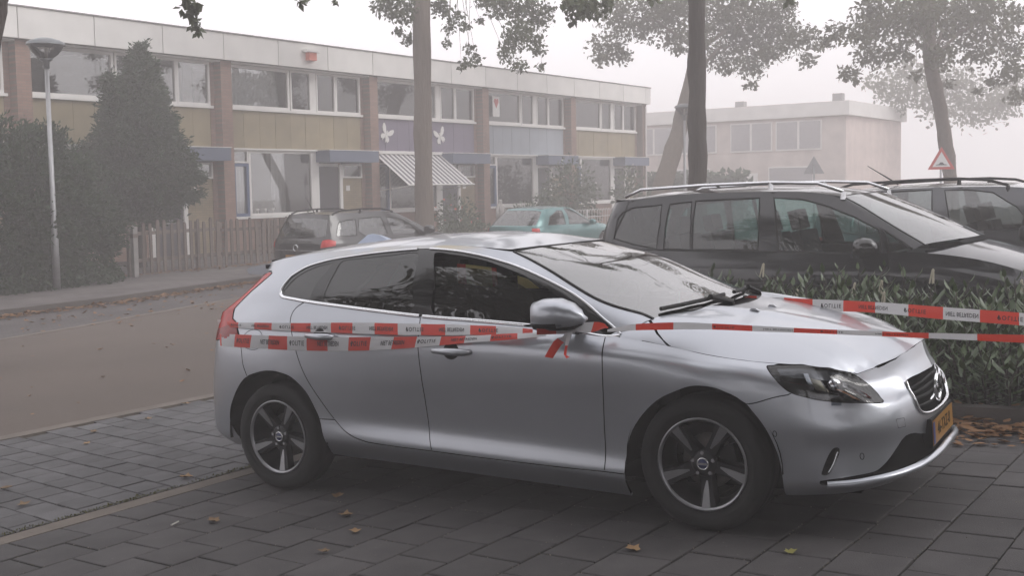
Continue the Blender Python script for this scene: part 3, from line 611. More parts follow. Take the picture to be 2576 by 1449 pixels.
# the pointed conifer in the front garden
cf = empty('conifer_tree', (14.45, 21.0, .15)); tag(cf, 'pointed dark conifer with bare lower stem behind the picket fence', 'tree')
trunk_mesh([(0, 0, 0), (.02, 0, 1.4), (.12, 0, 3.4), (.3, 0, 4.9)], [.12, .10, .06, .02], m_barkd, cf)
PP = []; UU = []
prof = [(1.1, .45), (1.4, .85), (1.75, 1.18), (2.1, 1.28), (2.6, 1.12), (3.0, .94), (3.45, .72), (3.9, .48), (4.2, .3), (4.5, .16), (4.75, .07)]
pz_, pr_ = np.array(prof).T
for k in range(300):     # drooping boughs, each a feathered run of sprays
    z = 1.05+3.65*(k/300)**1.15; r = float(np.interp(z, pz_, pr_))*rng.uniform(.72, 1.18); a = k*2.39996+rng.normal()*.2; n = int(20+70*r)
    t = rng.random(n)**.6; side = rng.normal(size=n)*.11*(1.1-t)*(.5+r); c_, s_ = math.cos(a), math.sin(a)
    PP.append(np.stack([c_*r*t-s_*side+.04*z-.1, s_*r*t+c_*side, z-.22*r*t+.12*r*t*t+rng.normal(size=n)*.035], 1)); UU.append(np.tile([c_, s_, .05], (n, 1)))
for (dx, z0, z1) in ((-.62, 2.9, 4.25), (.2, 3.9, 4.95), (.48, 3.5, 4.55)):
    n = 420; t = rng.random(n); a = rng.random(n)*6.283; rr = (.30*(1-t)+.05)*rng.random(n)**.5
    PP.append(np.stack([dx+rr*np.cos(a), rr*np.sin(a), z0+(z1-z0)*t], 1)); UU.append(np.stack([np.cos(a), np.sin(a), np.full(n, .4)], 1))
sprays(np.concatenate(PP), np.concatenate(UU), .105, 'crown', m_leaf2, cf, seed=4, sub=4)
# garden shrubs
def shrub(name, loc, rad, n, size, label, m=m_leaf4, flowers=None, grp='front garden shrubs', nf=40):
    s = empty(name, loc); p, u = blob_points(n, (0, 0, rad[2]*.9), rad, .3); p[:, 2] = np.maximum(p[:, 2], .03)
    leaves(p, size, 'foliage', m, s, dirs=u, down=.1)
    mb = MB()
    for k in range(5):
        a = k*1.26; mb.tube([(0, 0, 0), (rad[0]*.4*math.cos(a), rad[1]*.4*math.sin(a), rad[2]*1.1)], [.02, .01], 5)
    mb.obj('stem', m_barkd, s)
    if flowers:
        q, _ = blob_points(nf, (0, 0, rad[2]*.95), tuple(v*1.02 for v in rad), .9); q[:, 2] = np.maximum(q[:, 2], .1)
        leaves(q, .07, 'blossom', mat(flowers[0], flowers[1], .7), s, aspect=1.0)
    tag(s, label, 'shrub', grp); return s
fl_w = ('flower_white', (.62, .6, .56)); fl_r = ('flower_red', (.5, .09, .05))
shrub('garden_shrub', (20.3, 21.9, .15), (.75, .45, .5), 900, .09, 'low round shrub behind the wagon roof under the big window')
shrub('garden_shrub', (25.9, 21.2, .15), (1.0, .6, .72), 900, .11, 'shrub with red flowers below the striped awning', flowers=fl_r)
shrub('garden_shrub', (28.6, 20.4, .15), (.9, .6, .6), 800, .11, 'bush with pale flowers right of the garden statue', flowers=fl_w)
shrub('garden_shrub', (33.0, 21.6, .15), (1.7, .8, 1.35), 2600, .12, 'large climbing bush hiding the pale blue house front', flowers=fl_w)
shrub('garden_shrub', (36.2, 21.0, .15), (1.0, .6, 1.2), 1300, .12, 'tall airy bush before the last bright window', flowers=fl_w)
shrub('garden_shrub', (37.8, 20.4, .15), (1.1, .6, .62), 900, .11, 'low bush with pale flowers behind the white railing', flowers=fl_w, nf=70)
shrub('garden_shrub', (30.6, 21.0, .15), (.8, .5, .75), 800, .12, 'spiky green plant left of the climbing bush')
shrub('garden_shrub', (24.4, 19.7, .12), (1.6, .35, .38), 1200, .09, 'low clipped hedge behind the wide street tree', grp='low garden hedges')
shrub('garden_shrub', (28.8, 19.5, .12), (1.5, .35, .36), 1200, .09, 'low clipped hedge behind the teal hatchback', grp='low garden hedges')
fh = empty('garden_hedge', (44.0, 22.5, 0)); tag(fh, 'blocky far hedge beyond the end gable, pale in fog', 'hedge')
p = rng.random((5200, 3))*np.array([3.0, 9, 2.35])-np.array([0, 2.5, 0]); p[:, 0] *= .5; leaves(p, .26, 'foliage', m_leaf2, fh, down=.1); MB().box(.2, 1.2, -2.2, 6.3, 0, 2.1).obj('inner_growth', m_leaf2, fh)
# ------------------------------------------------------------------ cherry laurel hedge beside the silver car
def laurel(cx, cyy, seed, label, hgt):
    g = random.Random(seed); root = empty('laurel_shrub', (cx, cyy, rz(cyy)+.06)); tag(root, label, 'shrub', 'cherry laurels in the bed between the cars')
    V_, F_ = [], []; st = MB()
    def leaf(p, d, s, L):
        n = d.cross(s).normalized(); wd = L*.17; b = len(V_)
        mid1, mid2 = p+d*L*.35-n*L*.02, p+d*L*.7-n*L*.05
        V_.extend([p, mid1+s*wd+n*L*.05, mid2+s*wd*.85+n*L*.03, p+d*L-n*L*.16, mid2-s*wd*.85+n*L*.03, mid1-s*wd+n*L*.05, mid1, mid2])
        F_.extend([(b, b+1, b+6), (b, b+6, b+5), (b+6, b+1, b+2, b+7), (b+5, b+6, b+7, b+4), (b+7, b+2, b+3), (b+4, b+7, b+3)])
    spikes = []
    for k in range(64):
        bx, by = g.uniform(-.72, .72), g.uniform(-.34, .34)
        h = hgt*g.uniform(.62, 1.05)*(1-.28*abs(bx)/.75); lean = Vector((g.uniform(-.45, .45), g.uniform(-.45, .45), 1)).normalized()
        p0 = Vector((bx*.55, by*.8, 0)); p1 = Vector((bx, by, h*.55)); p2 = p1+lean*h*.45
        st.tube([p0, p1, p2], [.011, .007, .003], 5, cap=False)
        nl = g.randint(13, 19); ph = g.random()*6.28
        for i in range(nl):
            t = (i+.5)/nl; p = p0.lerp(p1, t/.5*1.0) if t < .5 else p1.lerp(p2, (t-.5)/.5)
            a = ph+i*2.4; el = .12+.62*t+g.uniform(-.12, .12)
            d = Vector((math.cos(a)*(1-el*.55), math.sin(a)*(1-el*.55), el*.85)).normalized()
            s = d.cross(Vector((0, 0, 1))).normalized() if abs(d.z) < .98 else Vector((1, 0, 0))
            leaf(p, d, s, g.uniform(.075, .15)*(1.0 if t < .85 else .75))
        if g.random() < .022:
            q = p2+Vector((g.uniform(-.02, .02), g.uniform(-.02, .02), .0))
            sk_ = MB(); spikes.append(sk_)
            for j in range(34):
                a = j*2.1; zz = .0031*j; r = .017*(1-j/45)
                c = q+Vector((math.cos(a)*r+zz*.3, math.sin(a)*r, zz)); s_ = .008
                sk_.add([c+Vector((s_, 0, 0)), c+Vector((0, s_, 0)), c+Vector((-s_, 0, 0)), c+Vector((0, -s_, 0)), c+Vector((0, 0, s_)), c+Vector((0, 0, -s_))], [(0, 1, 4), (1, 2, 4), (2, 3, 4), (3, 0, 4), (1, 0, 5), (2, 1, 5), (3, 2, 5), (0, 3, 5)])
    me = bpy.data.meshes.new('foliage'); me.from_pydata([tuple(v) for v in V_], [], F_); me.materials.append(m_leaf3); me.polygons.foreach_set('use_smooth', [True]*len(F_)); me.update()
    link('foliage', me, root); st.obj('stem', m_barkd, root)
    for sk_ in spikes: sk_.obj('flower_spike', mat('laurel_flower', (.5, .46, .36), .8), root)['kind'] = 'stuff'
names = ['laurel shrub behind the silver bonnet tip, right at the kerb corner', 'laurel shrub at the right picture edge under the tape', 'laurel shrub with pale flower spikes before the dark carrier wheel',
         'laurel shrub below the dark carrier mirror', 'laurel shrub above the middle of the silver bonnet', 'laurel shrub just right of the silver windscreen', 'laurel shrub peeping over the silver windscreen edge', 'laurel shrub deep behind the tape at the right edge', 'laurel shrub at the bed front behind the number plate']
for i, (x, y, h) in enumerate(((7.85, 1.75, .74), (7.8, 1.05, .68), (8.45, 1.9, .86), (8.4, 2.75, .95), (8.1, 3.2, .92), (8.35, 3.75, .92), (8.5, 4.5, .92), (8.5, 1.15, .76), (7.85, 2.45, .84))):
    laurel(x, y, 100+i, names[i], h)
# ------------------------------------------------------------------ car building kit
# body surfaces are nets of control points (x forward, q outwards to the car's right, z up), smoothed by Catmull-Rom splines
class Net:
    def __init__(s, rows): s.P = np.array(rows, float); s.R, s.K = s.P.shape[:2]
    @staticmethod
    def _w(t): t2, t3 = t*t, t*t*t; return np.stack([-.5*t+t2-.5*t3, 1-2.5*t2+1.5*t3, .5*t+2*t2-1.5*t3, -.5*t2+.5*t3], -1)
    def __call__(s, a, b):
        """a along the columns 0..K-1, b along the rows 0..R-1"""
        a = np.clip(np.asarray(a, float), 0, s.K-1-1e-9); b = np.clip(np.asarray(b, float), 0, s.R-1-1e-9)
        i = np.floor(a).astype(int); j = np.floor(b).astype(int); wa = s._w(a-i); wb = s._w(b-j)
        P = np.pad(s.P, ((1, 1), (1, 1), (0, 0)), 'edge')
        P[0] = 2*P[1]-P[2]; P[-1] = 2*P[-2]-P[-3]; P[:, 0] = 2*P[:, 1]-P[:, 2]; P[:, -1] = 2*P[:, -2]-P[:, -3]
        out = 0
        for k in range(4):
            for l in range(4): out = out + P[j+l, i+k]*(wa[..., k]*wb[..., l])[..., None]
        return out
    def normal(s, a, b, e=.01):
        a = np.asarray(a, float); b = np.asarray(b, float)
        da = s(np.clip(a+e, 0, s.K-1), b)-s(np.clip(a-e, 0, s.K-1), b); db = s(a, np.clip(b+e, 0, s.R-1))-s(a, np.clip(b-e, 0, s.R-1))
        n = np.cross(db, da); l = np.linalg.norm(n, axis=-1, keepdims=True); return n/np.maximum(l, 1e-9)
class HF:
    """height-field surface z(x,q)"""
    def __init__(s, fn): s.fn = fn
    def __call__(s, a, b): a = np.asarray(a, float); b = np.asarray(b, float); return np.stack([a, b, s.fn(a, b)], -1)
    def normal(s, a, b, e=.012):
        a = np.asarray(a, float); b = np.asarray(b, float); zx = (s.fn(a+e, b)-s.fn(a-e, b))/(2*e); zy = (s.fn(a, b+e)-s.fn(a, b-e))/(2*e)
        n = np.stack([-zx, -zy, np.ones_like(zx)], -1); return n/np.linalg.norm(n, axis=-1, keepdims=True)
def outward(P, n):
    c = P.copy(); c[..., 1] = 0; c[..., 2] = .62; c[..., 0] = np.clip(P[..., 0], .5, 2.6)
    s = np.sign(((P-c)*n).sum(-1, keepdims=True)); s[s == 0] = 1; return n*s
def sm(pts, k=5, closed=False):
    """smooth a traced polyline by Catmull-Rom"""
    p = np.array([q[:2] for q in pts], float); n = len(p)
    if n < 3: return [tuple(q) for q in p]
    P = np.vstack([p[-1:], p, p[:2]]) if closed else np.vstack([2*p[:1]-p[1:2], p, 2*p[-1:]-p[-2:-1]])
    out = []
    for i in range(n if closed else n-1):
        for t in np.arange(k)/k:
            w = Net._w(np.array(t)); out.append(tuple(w[0]*P[i]+w[1]*P[i+1]+w[2]*P[i+2]+w[3]*P[i+3]))
    if not closed: out.append(tuple(p[-1]))
    return out
def in_poly(x, y, poly):
    poly = np.asarray(poly); r = np.zeros(x.shape, bool); n = len(poly); j = n-1
    for i in range(n):
        xi, yi = poly[i]; xj, yj = poly[j]
        if yi != yj: r ^= ((yi > y) != (yj > y)) & (x < (xj-xi)*(y-yi)/(yj-yi)+xi)
        j = i
    return r
def densify(poly, sa, sb):
    out = []; n = len(poly)
    for i in range(n):
        a, b = np.array(poly[i][:2]), np.array(poly[(i+1) % n][:2]); k = int(max(1, math.ceil(max(abs(b[0]-a[0])/sa, abs(b[1]-a[1])/sb))))
        for t in range(k): out.append(a+(b-a)*t/k)
    res = []
    for p in out:
        if not res or abs(p[0]-res[-1][0])/sa+abs(p[1]-res[-1][1])/sb > .05: res.append(p)
    if len(res) > 2 and abs(res[0][0]-res[-1][0])/sa+abs(res[0][1]-res[-1][1])/sb < .05: res.pop()
    return np.array(res)
def inset(surf, poly, g, lo, hi):
    if not g: return poly
    n = len(poly); area = .5*np.sum(poly[:, 0]*np.roll(poly[:, 1], -1)-np.roll(poly[:, 0], -1)*poly[:, 1])
    e = 1e-3; a, b = poly[:, 0], poly[:, 1]; P = surf(a, b)
    Pa = (surf(np.minimum(a+e, hi[0]), b)-surf(np.maximum(a-e, lo[0]), b))/(2*e); Pb = (surf(a, np.minimum(b+e, hi[1]))-surf(a, np.maximum(b-e, lo[1])))/(2*e)
    la = np.maximum(np.linalg.norm(Pa, axis=1), 1e-3); lb = np.maximum(np.linalg.norm(Pb, axis=1), 1e-3)
    t = np.roll(poly, -1, 0)-np.roll(poly, 1, 0); tm = np.stack([t[:, 0]*la, t[:, 1]*lb], 1); tm /= np.maximum(np.linalg.norm(tm, axis=1, keepdims=True), 1e-9)
    nn = np.stack([-tm[:, 1], tm[:, 0]], 1)*(1 if area > 0 else -1)
    q = poly+np.stack([nn[:, 0]*g/la, nn[:, 1]*g/lb], 1)
    return np.stack([np.clip(q[:, 0], lo[0], hi[0]), np.clip(q[:, 1], lo[1], hi[1])], 1)
class Car:
    def __init__(s, name, loc, fwd, up, label, cat='car', group=None):
        A = Vector(fwd).normalized(); U = (Vector(up)-A*A.dot(Vector(up))).normalized(); Y = U.cross(A)
        s.root = empty(name); s.root.matrix_world = Matrix(((A.x, Y.x, U.x, loc[0]), (A.y, Y.y, U.y, loc[1]), (A.z, Y.z, U.z, loc[2]), (0, 0, 0, 1)))
        tag(s.root, label, cat, group)
    def raw(s, name, m, vs, fs, ns=None, parent=None, nflat=0):
        """vs in (x,q,z) -> local (x,-q,z)"""
        me = bpy.data.meshes.new(name); v = np.asarray(vs, float).copy(); v[:, 1] *= -1
        me.from_pydata([tuple(p) for p in v], [], [tuple(f)[::-1] for f in fs]); me.materials.append(m)
        if ns is not None:
            n = np.asarray(ns, float).copy(); n[:, 1] *= -1
            me.polygons.foreach_set('use_smooth', [True]*len(me.polygons)); me.update()
            me.normals_split_custom_set_from_vertices([tuple(p) for p in n])
        me.update(); return link(name, me, parent or s.root)
    def panel(s, name, m, surf, outer, holes=(), da=.15, db=.3, lift=0.0, gap=0.0, flange=0.0, mode='right', parent=None, lo=(-9, -9), hi=(99, 99), dens=.6):
        """a skin piece cut from a surface along traced outlines. mode: right | left | pair (two objects) | whole (mirrored halves in one mesh)"""
        loops = [densify(outer, da*dens, db*dens)]+[densify(h, da*dens, db*dens) for h in holes]
        lo = np.array(lo, float); hi = np.array(hi, float)
        if isinstance(surf, Net): lo = np.maximum(lo, 0); hi = np.minimum(hi, (surf.K-1, surf.R-1))
        if gap:     # no gap where halves meet on the centre line or where two nets share a row
            o_ = loops[0].copy(); loops[0] = inset(surf, loops[0], gap, lo, hi)
            if isinstance(surf, Net):
                for c_ in (0, 1):
                    for lim in (lo[c_], hi[c_]): on = np.abs(o_[:, c_]-lim) < 1e-6; loops[0][on, c_] = lim
            else: on = np.abs(o_[:, 1]) < 1e-6; loops[0][on, 1] = 0.0
        if gap: loops[1:] = [inset(surf, l, -gap, lo, hi) for l in loops[1:]]
        B = loops[0]; mn, mx_ = B.min(0), B.max(0)
        ga, gb = np.meshgrid(np.arange(mn[0]+da*.5, mx_[0], da), np.arange(mn[1]+db*.5, mx_[1], db)); ga, gb = ga.ravel(), gb.ravel()
        keep = in_poly(ga, gb, loops[0])
        for l in loops[1:]: keep &= ~in_poly(ga, gb, l)
        allb = np.vstack(loops)
        if len(ga): 
            d = np.min(((ga[:, None]-allb[None, :, 0])/da)**2+((gb[:, None]-allb[None, :, 1])/db)**2, 1); keep &= d > .16
        pts = np.vstack([allb, np.stack([ga[keep], gb[keep]], 1)]) if len(ga) else allb
        sc = np.array([1/da, 1/db]); edges = []; o = 0
        for l in loops: edges += [(o+i, o+(i+1) % len(l)) for i in range(len(l))]; o += len(l)
        v2, _, f2, *_r = delaunay_2d_cdt([Vector(p*sc) for p in pts], edges, [], 0, 1e-6)
        V2 = np.array([tuple(p) for p in v2])/sc; F = np.array([f for f in f2 if len(f) == 3])
        cen = V2[F].mean(1); ok = in_poly(cen[:, 0], cen[:, 1], loops[0])
        for l in loops[1:]: ok &= ~in_poly(cen[:, 0], cen[:, 1], l)
        F = F[ok]; P = surf(V2[:, 0], V2[:, 1]); N = outward(P, surf.normal(V2[:, 0], V2[:, 1])); P = P+N*lift
        # orient
        fn = np.cross(P[F[:, 1]]-P[F[:, 0]], P[F[:, 2]]-P[F[:, 0]]); flip = (fn*N[F[:, 0]]).sum(1) < 0
        F[flip] = F[flip][:, ::-1]; faces = [tuple(f) for f in F]
        if flange:
            for l in loops:
                Pl = surf(l[:, 0], l[:, 1]); Nl = outward(Pl, surf.normal(l[:, 0], l[:, 1])); k = len(l); b0 = len(P)
                tn = np.roll(Pl, -1, 0)-np.roll(Pl, 1, 0); sn = np.cross(tn, Nl); sn /= np.maximum(np.linalg.norm(sn, axis=1, keepdims=True), 1e-9)
                P = np.vstack([P, Pl+Nl*lift, Pl+Nl*(lift-flange)]); N = np.vstack([N, sn, sn]); faces += [(b0+i, b0+(i+1) % k, b0+k+(i+1) % k, b0+k+i) for i in range(k)]
        mir = lambda Q_: Q_*np.array([1, -1, 1])
        if mode == 'whole':
            n0 = len(P); P2 = np.vstack([P, mir(P)]); N2 = np.vstack([N, mir(N)]); f2_ = faces+[tuple(i+n0 for i in f[::-1]) for f in faces]
            return s.raw(name, m, P2, f2_, N2, parent)
        if mode == 'left': return s.raw(name, m, mir(P), [f[::-1] for f in faces], mir(N), parent)
        r = s.raw(name, m, P, faces, N, parent)
        if mode == 'pair': s.raw(name, m, mir(P), [f[::-1] for f in faces], mir(N), parent if parent is not None else None); 
        return r
    def trim(s, name, m, surf, line, width, height, mode='pair', parent=None, lift=0.0, closed=False, taper=True):
        """raised half-round strip along a line on a surface"""
        l = np.array([p[:2] for p in line], float); P = surf(l[:, 0], l[:, 1]); N = outward(P, surf.normal(l[:, 0], l[:, 1])); P = P+N*lift; n = len(P)
        T = np.roll(P, -1, 0)-np.roll(P, 1, 0) if closed else np.gradient(P, axis=0)
        T /= np.maximum(np.linalg.norm(T, axis=1, keepdims=True), 1e-9); S = np.cross(T, N); S /= np.maximum(np.linalg.norm(S, axis=1, keepdims=True), 1e-9)
        prof = [(-.5, -.3), (-.48, .5), (-.25, .95), (.25, .95), (.48, .5), (.5, -.3)]; vs = []; k = len(prof)
        for i in range(n):
            for a, b in prof: vs.append(P[i]+S[i]*a*width+N[i]*b*height)
        fs = [(i*k+j, (i+1) % n*k+j, (i+1) % n*k+j+1, i*k+j+1) for i in range(n if closed else n-1) for j in range(k-1)]
        vs = np.array(vs); o = s.raw(name, m, vs, fs, None, parent); o.data.polygons.foreach_set('use_smooth', [True]*len(fs))
        if mode == 'pair':
            o2 = s.raw(name, m, vs*np.array([1, -1, 1]), [f[::-1] for f in fs], None, parent); o2.data.polygons.foreach_set('use_smooth', [True]*len(fs))
        return o
    def mb(s, name, mbld, m, parent=None, smooth=False, auto=None, mirror=False):
        """MB in (x,q,z)"""
        me = mbld.mesh(name, smooth); 
        for v in me.vertices: v.co.y = -v.co.y
        me.flip_normals(); 
        for mm in (m if isinstance(m, (list, tuple)) else [m]): me.materials.append(mm)
        if auto: shade_auto(me, auto)
        o = link(name, me, parent or s.root)
        if mirror:
            o2 = o.copy(); C.objects.link(o2); o2.scale = (1, -1, 1)
        return o
m_matte = mat('matte_black', (.008, .008, .008), .95, var=.1, spec=.08)
m_tyre = mat('tyre_rubber', (.010, .010, .0105), .8, var=.2, scale=30, bump=.15, bscale=120)
m_blackp = mat('black_plastic', (.012, .012, .0125), .65, var=.15, scale=20, spec=.25)
m_gloss = mat('gloss_black', (.008, .008, .009), .08, var=.1, coat=.5)
m_chrome = mat('bright_trim', (.75, .76, .78), .18, 1.0, var=.04)
m_alu = mat('machined_alloy', (.34, .34, .355), .34, .9, var=.08, scale=30)
m_alud = mat('dark_alloy', (.03, .03, .033), .38, .6, var=.15, scale=20)
m_disc = mat('brake_disc', (.22, .20, .19), .45, .8, var=.2, scale=30)
m_cabin = mat('cabin_dark', (.02, .02, .021), .85, var=.2)
m_seat = mat('seat_cloth', (.035, .035, .038), .9, var=.2, scale=12)
m_cglass = glass('car_glass_side', (.16, .18, .18), .0, .06, 1.55)
m_cglassd = glass('car_glass_dark', (.05, .055, .055), .0, .06)
m_wsglass = glass('car_windscreen', (.30, .33, .31), .02, .24, 1.9)
m_clear = glass('lamp_lens', (.55, .57, .6), .0, .03)
m_amber = mat('amber_reflector', (.55, .2, .05), .3, var=.1)
m_redl = mat('red_lamp', (.58, .016, .012), .25, var=.25, scale=25, coat=.25, spec=.3)
m_redl2 = mat('red_lamp_dark', (.3, .008, .007), .2, var=.25, scale=25, coat=.25, spec=.3)
m_plate = mat('plate_yellow', (.36, .165, .015), .4, var=.1)
m_blue = mat('plate_blue', (.03, .06, .25), .4, var=.1)
def wheel(car, x, q, R, spin=0.0, side=1, rimR=.2155, width=.205, spokes=5, detail=True, alu=None, dark=None, turn=0.0, name='wheel'):
    """road wheel: tyre, rim, bladed spokes, hub cap and nuts; axle along q"""
    e = bpy.data.objects.new(name, None); C.objects.link(e); e.parent = car.root; e.location = (x, -q*side, R); e.rotation_euler = (0, 0, turn)
    alu = alu or m_alu; dark = dark or m_alud
    Mx = Matrix.Rotation(R_(90)*(1 if side > 0 else -1), 4, 'X') # lathe Z -> -Y (outwards on the right)
    h = width/2
    MB().lathe([(rimR-.012, -h*.8), (rimR+.02, -h*.98), (R*.82, -h*1.02), (R*.96, -h*.9), (R, -h*.62), (R-.004, -h*.3), (R, -h*.27), (R, h*.27), (R-.004, h*.3), (R, h*.62), (R*.965, h*.88), (R*.90, h*1.0), (R*.80, h*1.03), (rimR+.03, h*.98), (rimR+.004, h*.86), (rimR-.012, h*.8)], 48, M=Mx).obj('tyre', m_tyre, e, smooth=True)
    rim = MB().lathe([(rimR-.012, h*.8), (rimR+.003, h*.88), (rimR+.003, h*.93), (rimR-.006, h*.93), (rimR-.013, h*.82)], 48, M=Mx).obj('rim', alu, e, smooth=True)
    MB().lathe([(rimR-.013, h*.82), (rimR-.022, h*.5), (rimR-.03, -h*.2), (rimR-.02, -h*.8)], 48, M=Mx).obj('rim_barrel', dark, e, smooth=True)
    if detail:
        MB().lathe([(.02, h*.1), (.125, h*.1), (.128, h*.02), (.128, -.02)], 32, M=Mx).obj('brake_disc', m_disc, e, smooth=True)
        MB().box(.07, .15, -.055, .055, -.01, h*.3, M=Mx @ Matrix.Rotation(.25, 4, 'Z')).obj('brake_caliper', m_alud, e)
    for k in range(spokes):
        an = spin+2*math.pi*k/spokes; Mk = Mx @ Matrix.Rotation(an, 4, 'Z')
        z0, z1 = h*.62, h*.86; r0, r1 = .035, rimR-.010
        # dark body of the blade
        b1 = [(r0, -.030, z0), (r0, .030, z0), (r1*.62, .034, z0+.006), (r1, .044, z1-.006), (r1, -.036, z1-.006), (r1*.62, -.022, z0+.006)]
        lowv = [(p[0], p[1]*1.25, p[2]-.04) for p in b1]
        vs = [Mk @ Vector(p) for p in b1]+[Mk @ Vector(p) for p in lowv]
        mbs = MB(); mbs.add(vs, [(0, 5, 2, 1), (5, 4, 3, 2)]+[(i, (i+1) % 6, 6+(i+1) % 6, 6+i) for i in range(6)]); sp = mbs.obj('spoke', dark, e)
        # machined face, tapering towards the hub
        f1 = [(r0+.045, .004, z0+.0035), (r1*.62, -.010, z0+.0125), (r1-.002, -.022, z1+.001), (r1-.002, .020, z1+.001), (r1*.62, .016, z0+.0125), (r0+.045, .012, z0+.0035)]
        fv = [Mk @ Vector(p) for p in f1]+[Mk @ Vector((p[0], p[1], p[2]-.006)) for p in f1]
        MB().add(fv, [(0, 1, 4, 5), (1, 2, 3, 4)]+[(i, 6+i, 6+(i+1) % 6, (i+1) % 6) for i in range(6)]).obj('spoke_face', alu, sp)
    MB().lathe([(.0, h*.74), (.045, h*.74), (.062, h*.66), (.066, h*.4)], 28, M=Mx).obj('hub', dark, e, smooth=True)
    cap = MB().lathe([(0, h*.80), (.022, h*.80), (.0235, h*.775), (.0235, h*.73)], 24, M=Mx).obj('hub_cap', mat('cap_blue', (.02, .03, .12), .3), e, smooth=True)
    MB().lathe([(.0225, h*.79), (.0235, h*.815), (.0285, h*.815), (.030, h*.77)], 24, M=Mx).obj('cap_ring', m_chrome, cap, smooth=True)
    if detail:
        MB().box(-.0215, .0215, -.005, .005, h*.805, h*.818, M=Mx).obj('cap_bar', m_chrome, cap)
        for k in range(5):
            an = spin+2*math.pi*(k+.5)/5; MB().lathe([(0, .012), (.009, .012), (.011, 0)], 8, M=Mx @ Matrix.Translation((.052*math.cos(an), .052*math.sin(an), h*.66))).obj('wheel_nut', m_chrome, e)
    return e
# silver hatchback: lower body net (rear centre -> round the right side -> front centre), rows from the sill up to the belt
def _zd(x): return .352-.0527*(x-.35)
_side_x = [.1, .4, .75, 1.1, 1.5, 1.9, 2.25, 2.5, 2.68]
_belt = [(.1, .785, 1.115), (.4, .792, 1.085), (.75, .80, 1.045), (1.1, .804, 1.008), (1.5, .806, .978), (1.9, .805, .945), (2.25, .812, .90), (2.5, .815, .858), (2.68, .808, .818)]
_crz = [.90, .89, .875, .86, .845, .825, .80, .775, .755]
_q = {0: [.80, .80, .79, .79, .79, .79, .79, .80, .82], 1: [.868, .86, .852, .852, .852, .852, .855, .86, .862], 2: [.878, .872, .868, .868, .868, .868, .868, .87, .872],
      3: [.88, .868, .853, .85, .85, .851, .856, .868, .876], 4: [.886, .878, .868, .866, .866, .868, .873, .88, .884], 5: [.888, .886, .884, .884, .884, .885, .887, .888, .886],
      6: [.872, .880, .884, .886, .887, .887, .884, .878, .868], 7: [.836, .845, .852, .855, .857, .857, .856, .852, .842]}
_rear = [ # b0..b5 for rows r0..r8
 [(-.66, 0, .23), (-.65, .35, .23), (-.60, .56, .23), (-.52, .70, .23), (-.40, .79, .235), (-.16, .82, .25)],
 [(-.76, 0, .29), (-.75, .35, .29), (-.70, .60, .29), (-.60, .745, .29), (-.43, .83, .29), (-.16, .868, .30)],
 [(-.79, 0, .36), (-.78, .35, .36), (-.73, .61, .36), (-.62, .76, .36), (-.44, .84, .36), (-.16, .877, .36)],
 [(-.785, 0, .46), (-.775, .35, .46), (-.725, .62, .46), (-.615, .765, .465), (-.445, .848, .475), (-.16, .88, .48)],
 [(-.78, 0, .58), (-.77, .35, .585), (-.715, .62, .59), (-.61, .765, .60), (-.44, .85, .61), (-.16, .885, .63)],
 [(-.72, 0, .72), (-.715, .35, .72), (-.67, .62, .725), (-.585, .765, .735), (-.42, .845, .755), (-.15, .88, .775)],
 [(-.69, 0, .83), (-.685, .35, .83), (-.65, .615, .84), (-.57, .755, .855), (-.41, .828, .88), (-.15, .862, .898)],
 [(-.68, 0, .93), (-.675, .35, .93), (-.645, .59, .935), (-.565, .725, .95), (-.41, .792, .975), (-.15, .825, 1.01)],
 [(-.66, 0, 1.02), (-.655, .35, 1.02), (-.63, .565, 1.03), (-.555, .69, 1.045), (-.40, .748, 1.07), (-.15, .775, 1.10)]]
_front = [
 [(2.88, .83, .19), (3.02, .81, .19), (3.14, .77, .19), (3.28, .70, .195), (3.38, .57, .20), (3.44, .40, .2), (3.48, .22, .2), (3.49, 0, .2)],
 [(2.88, .862, .25), (3.03, .842, .245), (3.17, .805, .243), (3.32, .735, .245), (3.44, .60, .255), (3.52, .42, .265), (3.565, .22, .275), (3.58, 0, .28)],
 [(2.88, .87, .31), (3.03, .848, .30), (3.17, .812, .29), (3.31, .735, .285), (3.43, .595, .28), (3.505, .42, .29), (3.55, .22, .30), (3.565, 0, .305)],
 [(2.88, .876, .43), (3.03, .852, .41), (3.17, .812, .40), (3.305, .73, .385), (3.42, .59, .375), (3.485, .42, .375), (3.53, .22, .375), (3.54, 0, .375)],
 [(2.88, .88, .53), (3.03, .857, .51), (3.18, .817, .49), (3.32, .735, .48), (3.43, .592, .47), (3.495, .42, .46), (3.54, .22, .455), (3.55, 0, .455)],
 [(2.88, .877, .62), (3.03, .848, .60), (3.17, .805, .58), (3.30, .72, .57), (3.41, .58, .56), (3.48, .41, .56), (3.53, .22, .56), (3.54, 0, .56)],
 [(2.87, .862, .715), (3.02, .833, .69), (3.16, .79, .665), (3.29, .71, .645), (3.363, .585, .602), (3.432, .415, .603), (3.50, .22, .632), (3.52, 0, .645)],
 [(2.86, .832, .765), (3.0, .803, .742), (3.13, .765, .72), (3.235, .69, .69), (3.306, .59, .655), (3.376, .445, .656), (3.46, .235, .695), (3.492, 0, .715)],
 [(2.85, .795, .792), (2.98, .768, .776), (3.10, .735, .768), (3.205, .675, .745), (3.285, .585, .715), (3.35, .45, .724), (3.44, .24, .757), (3.475, 0, .78)]]
_rows = []
